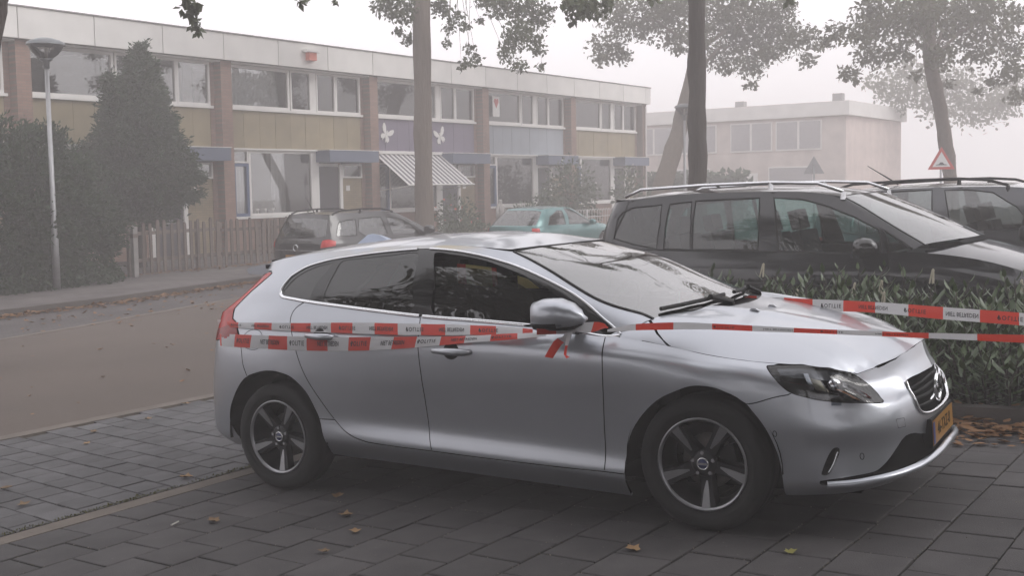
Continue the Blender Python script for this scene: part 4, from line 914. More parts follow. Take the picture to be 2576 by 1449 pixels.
for _r in range(9):
    row = list(_rear[_r])
    for _i, _x in enumerate(_side_x):
        if _r == 8: row.append(_belt[_i]); continue
        zb, zc, zd = _belt[_i][2], _crz[_i], _zd(_x)
        z = {0: zd-.13, 1: zd-.05, 2: zd, 3: zd+.10, 4: .56+(.02 if _x < .5 else 0), 5: .70+(.02 if _x < .5 else 0), 6: zc, 7: zc+(zb-zc)*.5}[_r]
        row.append((_x, _q[_r][_i], z))
    row += _front[_r]; _rows.append(row)
NL = Net(_rows)        # columns: 0..5 rear, 6..14 side, 15..22 front
# greenhouse net: rings from the belt to the roof edge, rear centre -> right side -> windscreen centre
_g0 = [(-.66, 0, 1.02), (-.655, .35, 1.02), (-.63, .565, 1.03), (-.555, .69, 1.045), (-.40, .748, 1.07), (-.15, .775, 1.10), (.1, .785, 1.115), (.4, .792, 1.085), (.75, .80, 1.045), (1.1, .804, 1.008), (1.5, .806, .978), (1.9, .805, .940), (2.22, .806, .897), (2.35, .715, .968), (2.45, .53, .99), (2.52, .28, .998), (2.54, 0, 1.0)]
_g1 = [(-.54, 0, 1.13), (-.535, .33, 1.13), (-.51, .53, 1.13), (-.42, .645, 1.14), (-.29, .71, 1.165), (-.08, .742, 1.18), (.17, .753, 1.185), (.43, .760, 1.165), (.75, .765, 1.14), (1.1, .766, 1.115), (1.46, .764, 1.095), (1.79, .752, 1.07), (2.01, .733, 1.065), (2.12, .655, 1.085), (2.19, .49, 1.11), (2.24, .26, 1.118), (2.26, 0, 1.12)]
_g2 = [(-.43, 0, 1.24), (-.425, .31, 1.24), (-.40, .49, 1.235), (-.31, .60, 1.235), (-.19, .657, 1.255), (-.01, .69, 1.265), (.23, .702, 1.27), (.46, .707, 1.255), (.75, .710, 1.245), (1.1, .710, 1.235), (1.42, .703, 1.222), (1.64, .687, 1.21), (1.78, .664, 1.205), (1.87, .60, 1.213), (1.93, .46, 1.232), (1.975, .25, 1.24), (1.99, 0, 1.243)]
_g3 = [(-.38, 0, 1.30), (-.375, .30, 1.30), (-.35, .46, 1.295), (-.28, .555, 1.295), (-.16, .613, 1.315), (.03, .642, 1.328), (.26, .652, 1.34), (.48, .657, 1.342), (.75, .658, 1.342), (1.1, .655, 1.335), (1.36, .645, 1.315), (1.50, .63, 1.293), (1.60, .61, 1.283), (1.66, .57, 1.284), (1.705, .44, 1.296), (1.735, .24, 1.302), (1.75, 0, 1.305)]
_g4 = [(-.37, 0, 1.35), (-.365, .29, 1.35), (-.345, .44, 1.34), (-.275, .525, 1.338), (-.15, .573, 1.355), (.05, .598, 1.375), (.28, .607, 1.388), (.49, .61, 1.395), (.75, .61, 1.398), (1.08, .608, 1.39), (1.30, .60, 1.372), (1.41, .59, 1.353), (1.48, .575, 1.34), (1.515, .545, 1.335), (1.535, .42, 1.342), (1.548, .23, 1.346), (1.552, 0, 1.348)]
NG = Net([_g0, _g1, _g2, _g3, _g4])
def roof_z(x, q):      # roof skin
    xs = [-.45, -.2, .05, .3, .55, .8, 1.05, 1.3, 1.552]; c = [1.335, 1.378, 1.408, 1.429, 1.442, 1.446, 1.440, 1.412, 1.348]; e = [1.33, 1.35, 1.375, 1.389, 1.396, 1.398, 1.391, 1.372, 1.335]
    zc = np.interp(x, xs, c); ze = np.interp(x, xs, e); t = np.clip(np.abs(q)/.6, 0, 1.1); return zc+(ze-zc)*t**2.6
_bx = [2.2, 2.4, 2.6, 2.82, 3.0, 3.15, 3.3, 3.4, 3.475, 3.52]; _bz = [1.012, 1.0, .988, .960, .924, .888, .843, .808, .78, .755]
_ex = [2.2, 2.35, 2.5, 2.68, 2.85, 2.98, 3.10, 3.205, 3.285, 3.35]; _eq = [.80, .812, .815, .808, .795, .768, .735, .675, .585, .45]; _ez = [.91, .885, .858, .818, .792, .776, .768, .745, .715, .724]
def _bonnet0(x, q):
    zc = np.interp(x, _bx, _bz); qe = np.interp(x, _ex, _eq); ze = np.interp(x, _ex, _ez); aq = np.abs(q)
    qe2 = np.maximum(qe, .45); t = np.clip(aq/qe2, 0, 1.05); p = np.interp(x, [2.4, 2.75, 3.1, 3.4], [9, 4.2, 3, 2.3]); z = zc+(ze-zc)*(t**p)
    ridge = .018*np.exp(-((aq-(.20+.22*(3.4-x)))/.06)**2)*np.clip((3.35-x)/.5, 0, 1); return z+ridge*np.clip((.97-t)*6, 0, 1)

_fq = [0, .12, .24, .45, .585, .8]; _fx = [3.475, 3.467, 3.44, 3.35, 3.285, 3.0]; _fz = [.78, .775, .757, .724, .715, .77]
def bonnet_z(x, q):    # pulled onto the nose edge so that bonnet and bumper meet
    x = np.asarray(x, float); aq = np.abs(q); xf = np.interp(aq, _fq, _fx); zf = np.interp(aq, _fq, _fz)
    return _bonnet0(x, q)+(zf-_bonnet0(xf, aq))*np.exp(-np.maximum(xf-x, 0)/.14)*np.clip((.62-aq)/.05, 0, 1)
# traced outlines on the silver car, in the parameters of its body nets
HT = {
 'bgap': [(8.891, 7.927), (8.95, 6.974), (8.975, 5.88), (8.99, 5.074), (8.998, 4.183), (8.999, 3.407), (9.005, 2.739), (9.062, 1.729)],
 'rdrear': [(6.44, 8), (6.274, 7.725), (6.184, 7.414), (6.165, 6.963), (6.264, 6.318), (6.396, 5.63), (6.534, 5.075), (6.737, 4.305), (6.972, 3.532), (7.166, 2.926), (7.358, 2.412), (7.568, 2.05), (7.826, 1.778)],
 'sill': [(7.826, 1.778), (8.321, 1.706), (9.062, 1.729), (9.66, 1.718), (10.378, 1.754), (11.079, 1.822), (11.675, 1.913), (12.009, 1.922)],
 'sillseam': [(6.827, 2.97), (7.166, 2.926)],
 'fdfront': [(11.751, 7.932), (11.763, 6.951), (11.78, 5.774), (11.761, 4.721), (11.725, 3.805), (11.704, 3.371), (11.675, 1.913)],
 'archr': [(4.436, 1.181), (4.286, 1.935), (4.216, 2.277), (4.288, 2.961), (4.495, 3.632), (4.784, 4.196), (5.154, 4.483), (5.533, 4.766), (5.893, 4.882), (6.258, 4.721), (6.564, 4.143), (6.743, 3.372), (6.845, 2.628), (6.916, 0.975), (6.873, 0)],
 'archf': [(11.992, 0.691), (12.025, 2.312), (12.042, 2.735), (12.146, 3.391), (12.45, 3.901), (12.916, 4.421), (13.501, 4.72), (14.039, 4.856), (14.432, 4.993), (14.909, 4.926), (15.411, 4.027), (15.743, 2.998), (15.892, 2.2), (15.929, 0.408), (15.994, 0)],
 'bumpseam_r': [(4.332, 7.088), (4.557, 6.247), (4.666, 5.492), (4.731, 4.82), (4.88, 4.289)],
 'lampr_low': [(2.89, 7.89), (3.04, 8), (4.088, 7.684), (4.163, 7.328), (4.332, 7.088), (4.536, 6.25), (4.47, 6.086), (3.657, 6.219), (2.91, 7.47)],
 'lampr_up': [(4.194, 2.259), (3.435, 2.344), (2.49, 1.85), (3.15, 0.97), (2.99, 0.23), (2.99, 0.05), (4.03, 0), (4.069, 0), (4.04, 0.368), (4.041, 1.073), (4.116, 1.766)],
 'headlamp': [(15.752, 7.505), (16.02, 7.773), (16.776, 7.942), (17.4, 8), (17.948, 7.995), (18.834, 7.926), (19.235, 7.477), (19.462, 6.972), (19.417, 6.447), (19.308, 5.995), (19.091, 5.335), (18.535, 5.356), (17.99, 5.344), (17.495, 5.401), (17.078, 5.468), (16.713, 5.558), (16.347, 5.662), (16.09, 5.951), (15.888, 6.523)],
 'fseam': [(15.013, 4.866), (15.565, 5.213), (16.226, 5.541)],
 'grille': [(20.49, 6.249), (21.126, 6.243), (22, 6.14), (21.966, 4.182), (21.503, 4.186), (20.657, 4.258), (20.324, 4.567), (20.279, 5.294)],
 'intake': [(20.841, 3.085), (20.193, 3.358), (19.731, 3.37), (19.412, 2.994), (19.085, 2.623), (18.734, 2.241), (18.513, 2.037), (18.049, 1.902), (17.555, 1.749), (17.029, 1.489), (17.055, 1.059), (17.368, 1.023), (17.982, 1.257), (18.634, 1.273), (19.484, 1.114), (19.857, 1.133), (20.013, 1.271), (20.578, 1.772), (21.503, 1.973)],
 'drl': [(17.453, 3.157), (17.601, 3.132), (17.592, 2.856), (17.438, 2.461), (17.287, 2.08), (17.104, 2.014), (17.095, 2.189), (17.252, 2.678)],
 'sensors': [(15.782, 3.606), (18.234, 2.782)],
 'foot': [(15.87, 1.209), (16.929, 1.458)],
 'dlo_out': [(5.492, 0.634), (5.387, 0.964), (5.334, 1.292), (5.324, 1.658), (5.36, 1.95), (5.616, 2.514), (5.989, 2.806), (6.419, 3.02), (7.364, 3.293), (8.082, 3.468), (8.695, 3.604), (9.04, 3.521), (9.407, 3.398), (10.022, 3.138), (11.048, 2.764), (11.619, 2.05), (11.991, 1.452), (12.105, 1.024), (12.125, 0.577), (12.175, 0.27), (12.175, 0.056), (12.078, 0.005)],
 'dlo_bot': [(5.492, 0.634), (5.719, 0.335), (6.425, 0.069), (7.18, 0.018), (7.974, 0), (8.883, 0), (9.401, 0), (9.992, 0), (10.526, 0.019), (11.13, 0.014), (11.8, 0.068), (12.067, 0)],
 'qglass': [(5.558, 0.725), (5.491, 1.081), (5.492, 1.573), (5.633, 2.073), (5.953, 2.467), (6.367, 2.699), (6.465, 2.723), (6.402, 2.123), (6.353, 1.385), (6.45, 0.465), (6.446, 0.224), (6.083, 0.307)],
 'rglass': [(6.898, 0.124), (6.752, 1.09), (6.695, 2.031), (6.771, 2.844), (7.415, 2.976), (8.114, 3.125), (8.57, 3.216), (8.628, 1.772), (8.696, 0.092), (7.967, 0.097), (7.416, 0.123)],
 'fopen': [(9.127, 0.093), (9.037, 1.615), (8.901, 3.155), (9.266, 3.093), (9.726, 2.947), (10.367, 2.668), (10.973, 2.15), (11.369, 1.594), (11.546, 1.141), (11.648, 0.742), (11.686, 0.46), (11.741, 0.221), (11.158, 0.112), (10.538, 0.107), (9.85, 0.095)],
 'fglass_top': [(8.967, 2.385), (9.301, 2.38), (9.786, 2.342), (10.315, 2.19), (10.738, 1.688), (11.142, 1.107), (11.336, 0.718), (11.42, 0.386)],
 'ws_near': [(12.846, 3.9), (12.76, 3.055), (12.449, 2.322), (12.373, 1.71), (12.469, 1.279), (12.578, 1.003), (12.765, 0.719), (13.049, 0.351), (12.807, 0.69), (13.131, 0.259)],
 'ws_top': [(12.846, 3.9), (14.085, 3.953), (14.94, 4), (15.42, 4)],
 'apil_seam': [(12.588, 0.883), (12.203, 0.759)],
 'mirror_tri': [(11.65, 1.138), (12.033, 0.565), (12.024, 0.328), (11.546, 0.267), (11.475, 0.428)],
 'bonnet_side': [(2.309, 0.642), (2.349, 0.702), (2.423, 0.782), (2.511, 0.818)],
 'bonnet_front': [(3.301, 0.577), (3.36, 0.437), (3.436, 0.244), (3.474, -0.078)],
 'cowl': [(2.309, 0.642), (2.478, 0.557), (2.574, 0.428), (2.515, -0.014), (2.508, -0.35)],
 'washer': [(2.761, 0.394), (2.769, 0.071)],
}
# ------------------------------------------------------------------ the silver hatchback
m_paint = mat('silver_paint', (.44, .459, .50), .34, .78, var=.05, scale=3, coat=.9, spec=.5)
nt, b = nodes_of(m_paint); b.inputs['Coat Roughness'].default_value = .06
# fine metallic flake and a film of dust low on the body
tc = [x for x in nt.nodes if x.type == 'TEX_COORD'][0]
_fl = nt.nodes.new('ShaderNodeTexNoise'); _fl.inputs['Scale'].default_value = 900; nt.links.new(tc.outputs['Object'], _fl.inputs['Vector'])
_mr = nt.nodes.new('ShaderNodeMapRange'); _mr.inputs[3].default_value = .30; _mr.inputs[4].default_value = .42; nt.links.new(_fl.outputs['Fac'], _mr.inputs[0]); nt.links.new(_mr.outputs[0], b.inputs['Roughness'])
m_stain = m_paint.copy(); m_stain.name = 'silver_paint_powdered'; nt, b = nodes_of(m_stain)   # yellow-brown powder smeared along the roof rail
tc = [x for x in nt.nodes if x.type == 'TEX_COORD'][0]; n = nt.nodes.new('ShaderNodeTexNoise'); n.inputs['Scale'].default_value = 4; n.inputs['Detail'].default_value = 5
mp = nt.nodes.new('ShaderNodeMapping'); mp.inputs['Scale'].default_value = (.7, 2, 3); nt.links.new(tc.outputs['Object'], mp.inputs[0]); nt.links.new(mp.outputs[0], n.inputs['Vector'])
sx = nt.nodes.new('ShaderNodeSeparateXYZ'); nt.links.new(tc.outputs['Object'], sx.inputs[0])
r1 = nt.nodes.new('ShaderNodeMapRange'); r1.inputs[1].default_value = .15; r1.inputs[2].default_value = .75; nt.links.new(sx.outputs[0], r1.inputs[0])
r2 = nt.nodes.new('ShaderNodeMapRange'); r2.inputs[1].default_value = 1.5; r2.inputs[2].default_value = 1.15; nt.links.new(sx.outputs[0], r2.inputs[0])
r3 = nt.nodes.new('ShaderNodeMapRange'); r3.inputs[1].default_value = 1.32; r3.inputs[2].default_value = 1.37; nt.links.new(sx.outputs[2], r3.inputs[0])
r4 = nt.nodes.new('ShaderNodeMapRange'); r4.inputs[1].default_value = .42; r4.inputs[2].default_value = .62; nt.links.new(n.outputs['Fac'], r4.inputs[0])
pr = r1.outputs[0]
for rr_ in (r2, r3, r4):
    mu = nt.nodes.new('ShaderNodeMath'); mu.operation = 'MULTIPLY'; nt.links.new(pr, mu.inputs[0]); nt.links.new(rr_.outputs[0], mu.inputs[1]); pr = mu.outputs[0]
mu = nt.nodes.new('ShaderNodeMath'); mu.operation = 'MULTIPLY'; mu.inputs[1].default_value = .6; nt.links.new(pr, mu.inputs[0])
mi_ = nt.nodes.new('ShaderNodeMix'); mi_.data_type = 'RGBA'; mi_.inputs[7].default_value = (.42, .33, .17, 1)
src = b.inputs['Base Color'].links[0].from_socket; nt.links.new(mu.outputs[0], mi_.inputs[0]); nt.links.new(src, mi_.inputs[6]); nt.links.new(mi_.outputs[2], b.inputs['Base Color'])
hero = Car('silver_car', (5.052, 4.889, .030), (.088, -.994, .058), (-.002, .058, .998), 'silver five-door hatchback wrapped in red and white police tape', 'car')
H = hero; t_ = HT
col_x = lambda a, x: a
belt = lambda a0, a1, n=12: [(a0+(a1-a0)*i/n, 8.0) for i in range(n+1)]
archr = sm(t_['archr'], 4); archf = sm(t_['archf'], 4)
bg_, rd, sil, fdf = sm(t_['bgap'], 4), sm(t_['rdrear'], 4), sm(t_['sill'], 3), sm(t_['fdfront'], 4)
bseam = sm(t_['bumpseam_r'], 4); hlamp = sm(t_['headlamp'], 3, True); fse = sm(t_['fseam'], 3)
G_ = .0028; FL = .014
kw = dict(gap=G_, flange=FL, da=.12, db=.22)
i_b = min(range(len(sil)), key=lambda i: abs(sil[i][0]-9.062)); i_f = min(range(len(sil)), key=lambda i: abs(sil[i][0]-11.675))
fd = H.panel('front_door', m_paint, NL, [(bg_[0][0], 8)]+bg_[1:-1]+sil[i_b:i_f+1]+fdf[::-1][1:-1]+[(fdf[0][0], 8)], mode='pair', **kw)
rdo = H.panel('rear_door', m_paint, NL, [(rd[0][0], 8)]+rd[1:-1]+sil[:i_b+1]+bg_[::-1][1:-1]+[(bg_[0][0], 8)], mode='pair', **kw)
i_s = min(range(len(rd)), key=lambda i: abs(rd[i][1]-2.926)+abs(rd[i][0]-7.166))
k_s = min(range(len(archr)), key=lambda i: abs(archr[i][1]-2.97)+abs(archr[i][0]-6.827)); k_t = max(range(len(archr)), key=lambda i: archr[i][1])
k_b = min(range(len(archr)), key=lambda i: (archr[i][0]-bseam[-1][0])**2+(archr[i][1]-bseam[-1][1])**2)
H.panel('sill', m_paint, NL, [archr[k_s]]+rd[i_s:-1]+sil+[(12.01, .9), (11.99, 0.0)]+[(6.9, 0.0)]+archr[k_s+1:-1][::-1], mode='pair', gap=G_, flange=FL, da=.12, db=.2)
quarter = [(rd[0][0], 8)]+rd[1:i_s+1]+[archr[k_s]]+archr[k_b:k_s][::-1]+bseam[::-1]+[(4.16, 7.33), (4.09, 7.68), (4.06, 8.0)]
H.panel('rear_quarter', m_paint, NL, quarter, mode='pair', **kw)
lampr = [(2.2, 8.0), (4.06, 8.0), (4.09, 7.68), (4.16, 7.33), (4.33, 7.09), (4.45, 6.66), (4.536, 6.25), (4.47, 6.1), (3.657, 6.15), (2.4, 6.2)]
lamp = H.panel('tail_lamp', m_redl, NL, lampr, mode='pair', lift=.004, **kw)
H.panel('lamp_band', m_redl2, NL, [(2.5, 6.9), (4.36, 6.95), (4.5, 6.4), (4.43, 6.2), (3.6, 6.25), (2.5, 6.3)], mode='right', lift=.0055, da=.12, db=.2, parent=lamp)
H.panel('tailgate', m_paint, NL, [(0, 8), (2.2, 8), (2.4, 6.2), (2.3, 5.2), (0, 5.2)], mode='whole', **kw)
H.panel('rear_bumper', m_paint, NL, [(0, 5.2), (2.3, 5.2), (2.4, 6.2), (3.657, 6.15), (4.47, 6.1), (4.55, 6.247)]+bseam[6:]+archr[:k_b][::-1]+[(4.43, 0.0), (0, 0)], mode='whole', **kw)
# front wing
k_f = min(range(len(archf)), key=lambda i: (archf[i][0]-fse[0][0])**2+(archf[i][1]-fse[0][1])**2)
i_fs = min(range(len(hlamp)), key=lambda i: (hlamp[i][0]-fse[-1][0])**2+(hlamp[i][1]-fse[-1][1])**2); i_top = min(range(len(hlamp)), key=lambda i: abs(hlamp[i][0]-16.02)+abs(hlamp[i][1]-7.773))
lamp_rear = hlamp[i_fs:]+hlamp[:i_top+1]
H.panel('front_wing', m_paint, NL, [(fdf[0][0], 8)]+fdf[1:-1]+[(11.675, 1.913), (12.009, 1.922)]+archf[1:k_f]+fse+lamp_rear+[(16.2, 8.0)]+belt(16.1, fdf[0][0], 14)[:-1], mode='pair', **kw)
HFB = HF(bonnet_z)
def xq(a, b=8.0): p = NL(np.array([a]), np.array([b]))[0]; return (float(p[0]), float(p[1]))
wing_top = [xq(11.76), xq(12), xq(12.4), (2.36, .811), (2.44, .8135), (2.49, .8145), (2.455, .795), (2.423, .778), (2.385, .742), (2.349, .702), (2.30, .70), (2.22, .76), (2.1, .79)]
H.panel('wing_shoulder', m_paint, HFB, wing_top, mode='pair', da=.035, db=.025, gap=.001, flange=FL)
# bonnet
edge = [xq(a) for a in np.linspace(13.05, 18.9, 26)]
bfront = [(3.301, .577), (3.34, .49), (3.375, .42), (3.42, .32), (3.45, .22), (3.468, .12), (3.475, 0.0)]
brear = [(2.62, 0.0), (2.61, .15), (2.575, .33), (2.50, .50), (2.42, .62), (2.355, .692)]
H.panel('bonnet', m_paint, HFB, brear+[(2.395, .74), (2.43, .775), (2.465, .798), (2.498, .812)]+edge+bfront, mode='whole', da=.035, db=.03, gap=G_, flange=FL)
H.panel('cowl', m_blackp, HFB, [(2.28, 0.0), (2.63, 0.0), (2.62, .15), (2.585, .33), (2.51, .50), (2.43, .62), (2.36, .70), (2.28, .70)], mode='whole', da=.05, db=.05, lift=-.018)
for q0 in (.36, .08): H.mb('washer_jet', MB().add([(2.745, q0-.014, 0.0), (2.745, q0+.014, 0.0), (2.79, q0+.011, 0.0), (2.79, q0-.011, 0.0), (2.755, q0-.009, .013), (2.755, q0+.009, .013), (2.775, q0+.006, .011), (2.775, q0-.006, .011)], [(4, 5, 6, 7), (0, 1, 5, 4), (1, 2, 6, 5), (2, 3, 7, 6), (3, 0, 4, 7)]), m_paint).location.z = float(bonnet_z(2.765, q0))-.001
# bumper with grille and intake openings
gr = [p[:2] for p in t_['grille']]; ink = [p[:2] for p in t_['intake']]
gr_edge = [(22, 6.12), (21.5, 6.19), (21.126, 6.24), (20.49, 6.249), (20.279, 5.294), (20.324, 4.567), (20.657, 4.258), (21.503, 4.17), (22, 4.15)]
in_edge = [(22, 2.95), (20.841, 3.02)]+ink[1:10]+ink[10:18]+[(20.9, 1.75), (21.5, 1.8), (22, 1.8)]
lamp_front = hlamp[i_top:i_fs+1][::-1]
i_in = min(range(len(hlamp)), key=lambda i: abs(hlamp[i][0]-18.797)+abs(hlamp[i][1]-7.901))
lampb = hlamp[i_in:i_fs+1][::-1]
bump = fse[::-1][::-1]+lampb+[(18.97, 8.0)]+belt(19.1, 22, 10)+sm(gr_edge, 4)+sm(in_edge, 2)+[(22, 0), (16.0, 0)]+archf[k_f+1:-1][::-1]
H.panel('front_bumper', m_paint, NL, bump, mode='whole', gap=.002, flange=.02, da=.12, db=.2)
# headlamps
hl = H.panel('headlamp', m_clear, NL, hlamp, mode='pair', lift=.001, gap=G_, da=.12, db=.25)
H.panel('lamp_housing', m_gloss, NL, hlamp, mode='right', lift=-.045, da=.15, db=.3, parent=hl)
H.panel('lamp_brow', mat('lamp_grey', (.16, .165, .18), .25, .6), NL, [(16.1, 7.75), (16.8, 7.9), (17.9, 7.95), (18.7, 7.86), (18.9, 7.5), (18.3, 7.2), (17.4, 7.05), (16.6, 6.9), (16.15, 7.0)], mode='right', lift=-.02, da=.15, db=.2, parent=hl)
H.panel('lamp_bar', m_chrome, NL, [(16.95, 7.35), (17.12, 7.35), (17.05, 6.0), (16.9, 6.0)], mode='right', lift=-.012, da=.1, db=.2, parent=hl)
H.panel('side_reflector', mat('lamp_bronze', (.3, .28, .2), .3, .5), NL, [(17.14, 7.1), (17.5, 7.0), (17.46, 5.95), (17.1, 6.1)], mode='right', lift=-.02, da=.1, db=.2, parent=hl)
H.panel('turn_reflector', m_amber, NL, [(17.75, 6.6), (18.1, 6.55), (18.55, 5.75), (18.2, 5.65)], mode='right', lift=-.022, da=.1, db=.2, parent=hl)
_c = NL(np.array([17.85]), np.array([6.3]))[0]
H.mb('projector', MB().lathe([(0, .02), (.02, .017), (.033, .006), (.036, -.01)], 20, M=Matrix.Translation(Vector((_c[0]-.03, _c[1]-.03, _c[2]))) @ Vector((.75, .62, .1)).to_track_quat('Z', 'Y').to_matrix().to_4x4()), m_chrome, hl, smooth=True)
# grille: dark field, slats, surround, badge
H.panel('grille', m_matte, NL, sm(gr_edge, 4), mode='whole', lift=-.03, da=.2, db=.3)
for zb_ in (4.55, 4.95, 5.35, 5.75):
    H.trim('grille_slat', m_blackp, NL, [(20.36+.115*i, zb_) for i in range(15)], .016, .01, lift=-.022)
H.trim('grille_surround', m_chrome, NL, sm(gr_edge[3:], 5), .014, .010)
H.panel('intake', m_matte, NL, sm(in_edge, 2), mode='whole', lift=-.03, da=.2, db=.2)
H.trim('lower_lip', m_paint, NL, [(17.2+.2*i, 1.02+.11*min(i/6, 1)+.55*max(0, (i-13)/11)) for i in range(25)], .032, .02)
_bc = np.array([3.535, 0, .60])
Mb = Matrix.Translation((3.532, 0, .556)) @ Matrix.Rotation(R_(90), 4, 'Y')
badge = H.mb('badge', MB().lathe([(.050, 0), (.052, .012), (.066, .012), (.068, 0)], 28, M=Mb), m_chrome, smooth=True)
H.mb('badge_bar', MB().box(3.537, 3.547, -.05, .05, .547, .565), m_gloss, badge)
H.mb('badge_strap', MB().tube([(3.492, .27, .475), (3.527, .1, .525), (3.53, 0, .556), (3.52, -.1, .588), (3.47, -.27, .64)], .008, 6), m_chrome, badge)
H.mb('badge_arrow', MB().tube([(3.538, -.045, .601), (3.532, -.078, .634)], [.008, .006], 6), m_chrome, badge)
# number plate
pl = H.mb('number_plate', MB().box(3.540, 3.554, -.26, .26, .322, .434), m_plate)
H.mb('plate_band', MB().box(3.5545, 3.556, .215, .255, .327, .429), m_blue, pl)
H.mb('plate_holder', MB().box(3.50, 3.551, -.27, .27, .315, .447), m_blackp, pl)
def text_mesh(txt, size, name, m, parent, M, extr=.0015, squeeze=1.0, font=None):
    cu = bpy.data.curves.new(name, 'FONT'); cu.body = txt; cu.size = size; cu.extrude = extr; cu.align_x = 'CENTER'; cu.align_y = 'CENTER'; cu.resolution_u = 2
    o = bpy.data.objects.new(name, cu); C.objects.link(o); dg = bpy.context.evaluated_depsgraph_get(); me = bpy.data.meshes.new_from_object(o.evaluated_get(dg))
    C.objects.unlink(o); bpy.data.objects.remove(o); me.transform(M @ Matrix.Scale(squeeze, 4, (1, 0, 0))); me.materials.clear(); me.materials.append(m); return link(name, me, parent)
text_mesh('46-TXZ-8', .085, 'plate_lettering', m_blackp, pl, Matrix.Translation((3.5545, -.015*-1, .378)) @ Matrix(((0, 0, 1, 0), (1, 0, 0, 0), (0, 1, 0, 0), (0, 0, 0, 1))), .001, .95)
# lamps and sensors in the bumper
drl = H.panel('daylight_lamp', m_gloss, NL, sm([p[:2] for p in t_['drl']], 3, True), mode='pair', lift=.002, da=.05, db=.1)
H.trim('lamp_strip', m_chrome, NL, [(17.56, 2.98), (17.5, 2.72), (17.4, 2.42), (17.28, 2.15)], .007, .003, mode='right', parent=drl, lift=.003)
for (a, b_) in ((15.79, 3.6), (18.23, 2.78)): H.trim('parking_sensor', m_blackp, NL, [(a+.055*math.cos(t), b_+.13*math.sin(t)) for t in np.linspace(0, 6.283, 17)[:-1]], .003, .001, closed=True)
H.trim('tow_cover', m_blackp, NL, [(19.3, 4.3), (19.65, 4.3), (19.68, 3.9), (19.36, 3.9)], .0022, .0008, closed=True, mode='right')
# dark structure behind the skin
shell = [(0, 0), (0, 8)]+belt(.5, 21.5, 40)+[(22, 8), (22, 0), (16.15, 0)]+[(a+.1 if a > 14 else a-.06, b_+.12) for a, b_ in archf[::-1]]+[(11.9, 0), (6.98, 0)]+[(a+.06 if a > 5.5 else a-.06, b_+.12) for a, b_ in archr[::-1]]+[(4.3, 0)]
H.panel('body_shell', m_matte, NL, shell, holes=[hlamp], mode='whole', lift=-.016, da=.3, db=.5)
H.mb('underbody', MB().box(-.55, 3.3, -.62, .62, .17, .30), m_matte)
for x, R0 in ((0, .385), (2.647, .378)):
    mbw = MB(); n = 26; vs = []
    for i in range(n+1):
        t = -.06+(math.pi+.12)*i/n
        for qq in (.868, .60): vs.append((x+R0*math.cos(t), qq, .316+R0*math.sin(t)*1.0))
    mbw.add(vs, [(2*i, 2*i+2, 2*i+3, 2*i+1) for i in range(n)]); mbw.add([(x-.42, .60, .16), (x+.42, .60, .16), (x+.42, .60, .74), (x-.42, .60, .74)], [(0, 1, 2, 3)])
    H.mb('wheel_liner', mbw, m_matte, mirror=True)
for x, sp, tn in ((0, -1.50, 0), (2.647, -1.53, 0)):
    for sd in (1, -1): wheel(H, x, .77, .316, spin=sp, side=sd, turn=tn)
# ---- greenhouse
dlo = sm(t_['dlo_out'][:-1], 4); dlob = [(5.717, .335), (6.425, .075), (7.18, .03), (8.0, .02), (8.9, .02), (9.4, .02), (10, .02), (10.53, .02), (11.13, .02), (11.8, .02), (12.1, .02)]
qg, rg, fo = sm(t_['qglass'], 3, True), sm(t_['rglass'], 3, True), sm(t_['fopen'], 3, True)
frame = H.panel('window_frame', m_gloss, NG, dlo+dlob[::-1], holes=[qg, rg, fo], mode='pair', lift=-.003, da=.1, db=.12)
H.panel('quarter_glass', m_cglassd, NG, qg, mode='pair', lift=-.006, da=.1, db=.15)
H.panel('rear_side_glass', m_cglassd, NG, rg, mode='pair', lift=-.006, da=.1, db=.15)
ftop = sm(t_['fglass_top'], 4)
i_l = [p for p in fo]
low = [(9.127, .093), (9.07, .9), (9.037, 1.615), (9.0, 2.0)]
fg_r = low[:1]+low[1:]+ftop+[(11.43, .2), (11.158, .112), (10.538, .107), (9.85, .095)]
H.panel('front_side_glass', m_cglass, NG, fg_r, mode='right', lift=-.012, da=.1, db=.15)
H.panel('front_side_glass', m_cglass, NG, fo, mode='left', lift=-.006, da=.1, db=.15)
H.panel('mirror_mount', m_blackp, NG, [p[:2] for p in t_['mirror_tri']], mode='pair', lift=.001, da=.1, db=.1)
iA = min(range(len(dlo)), key=lambda i: abs(dlo[i][0]-8.7)+abs(dlo[i][1]-3.6))
H.trim('window_trim', m_chrome, NG, dlo[:iA], .014, .006); H.trim('window_trim', m_chrome, NG, dlo[iA+1:], .014, .006)
bl1 = sm([(5.483, .635), (5.6, .43), (5.75, .28), (6.1, .13), (6.45, .05), (7.2, .03), (8.0, .03), (8.87, .03)], 4); bl2 = [(8.93+.1*i, .03) for i in range(33)]
H.trim('window_trim', m_chrome, NG, bl1, .021, .008); H.trim('window_trim', m_chrome, NG, bl2, .021, .008)
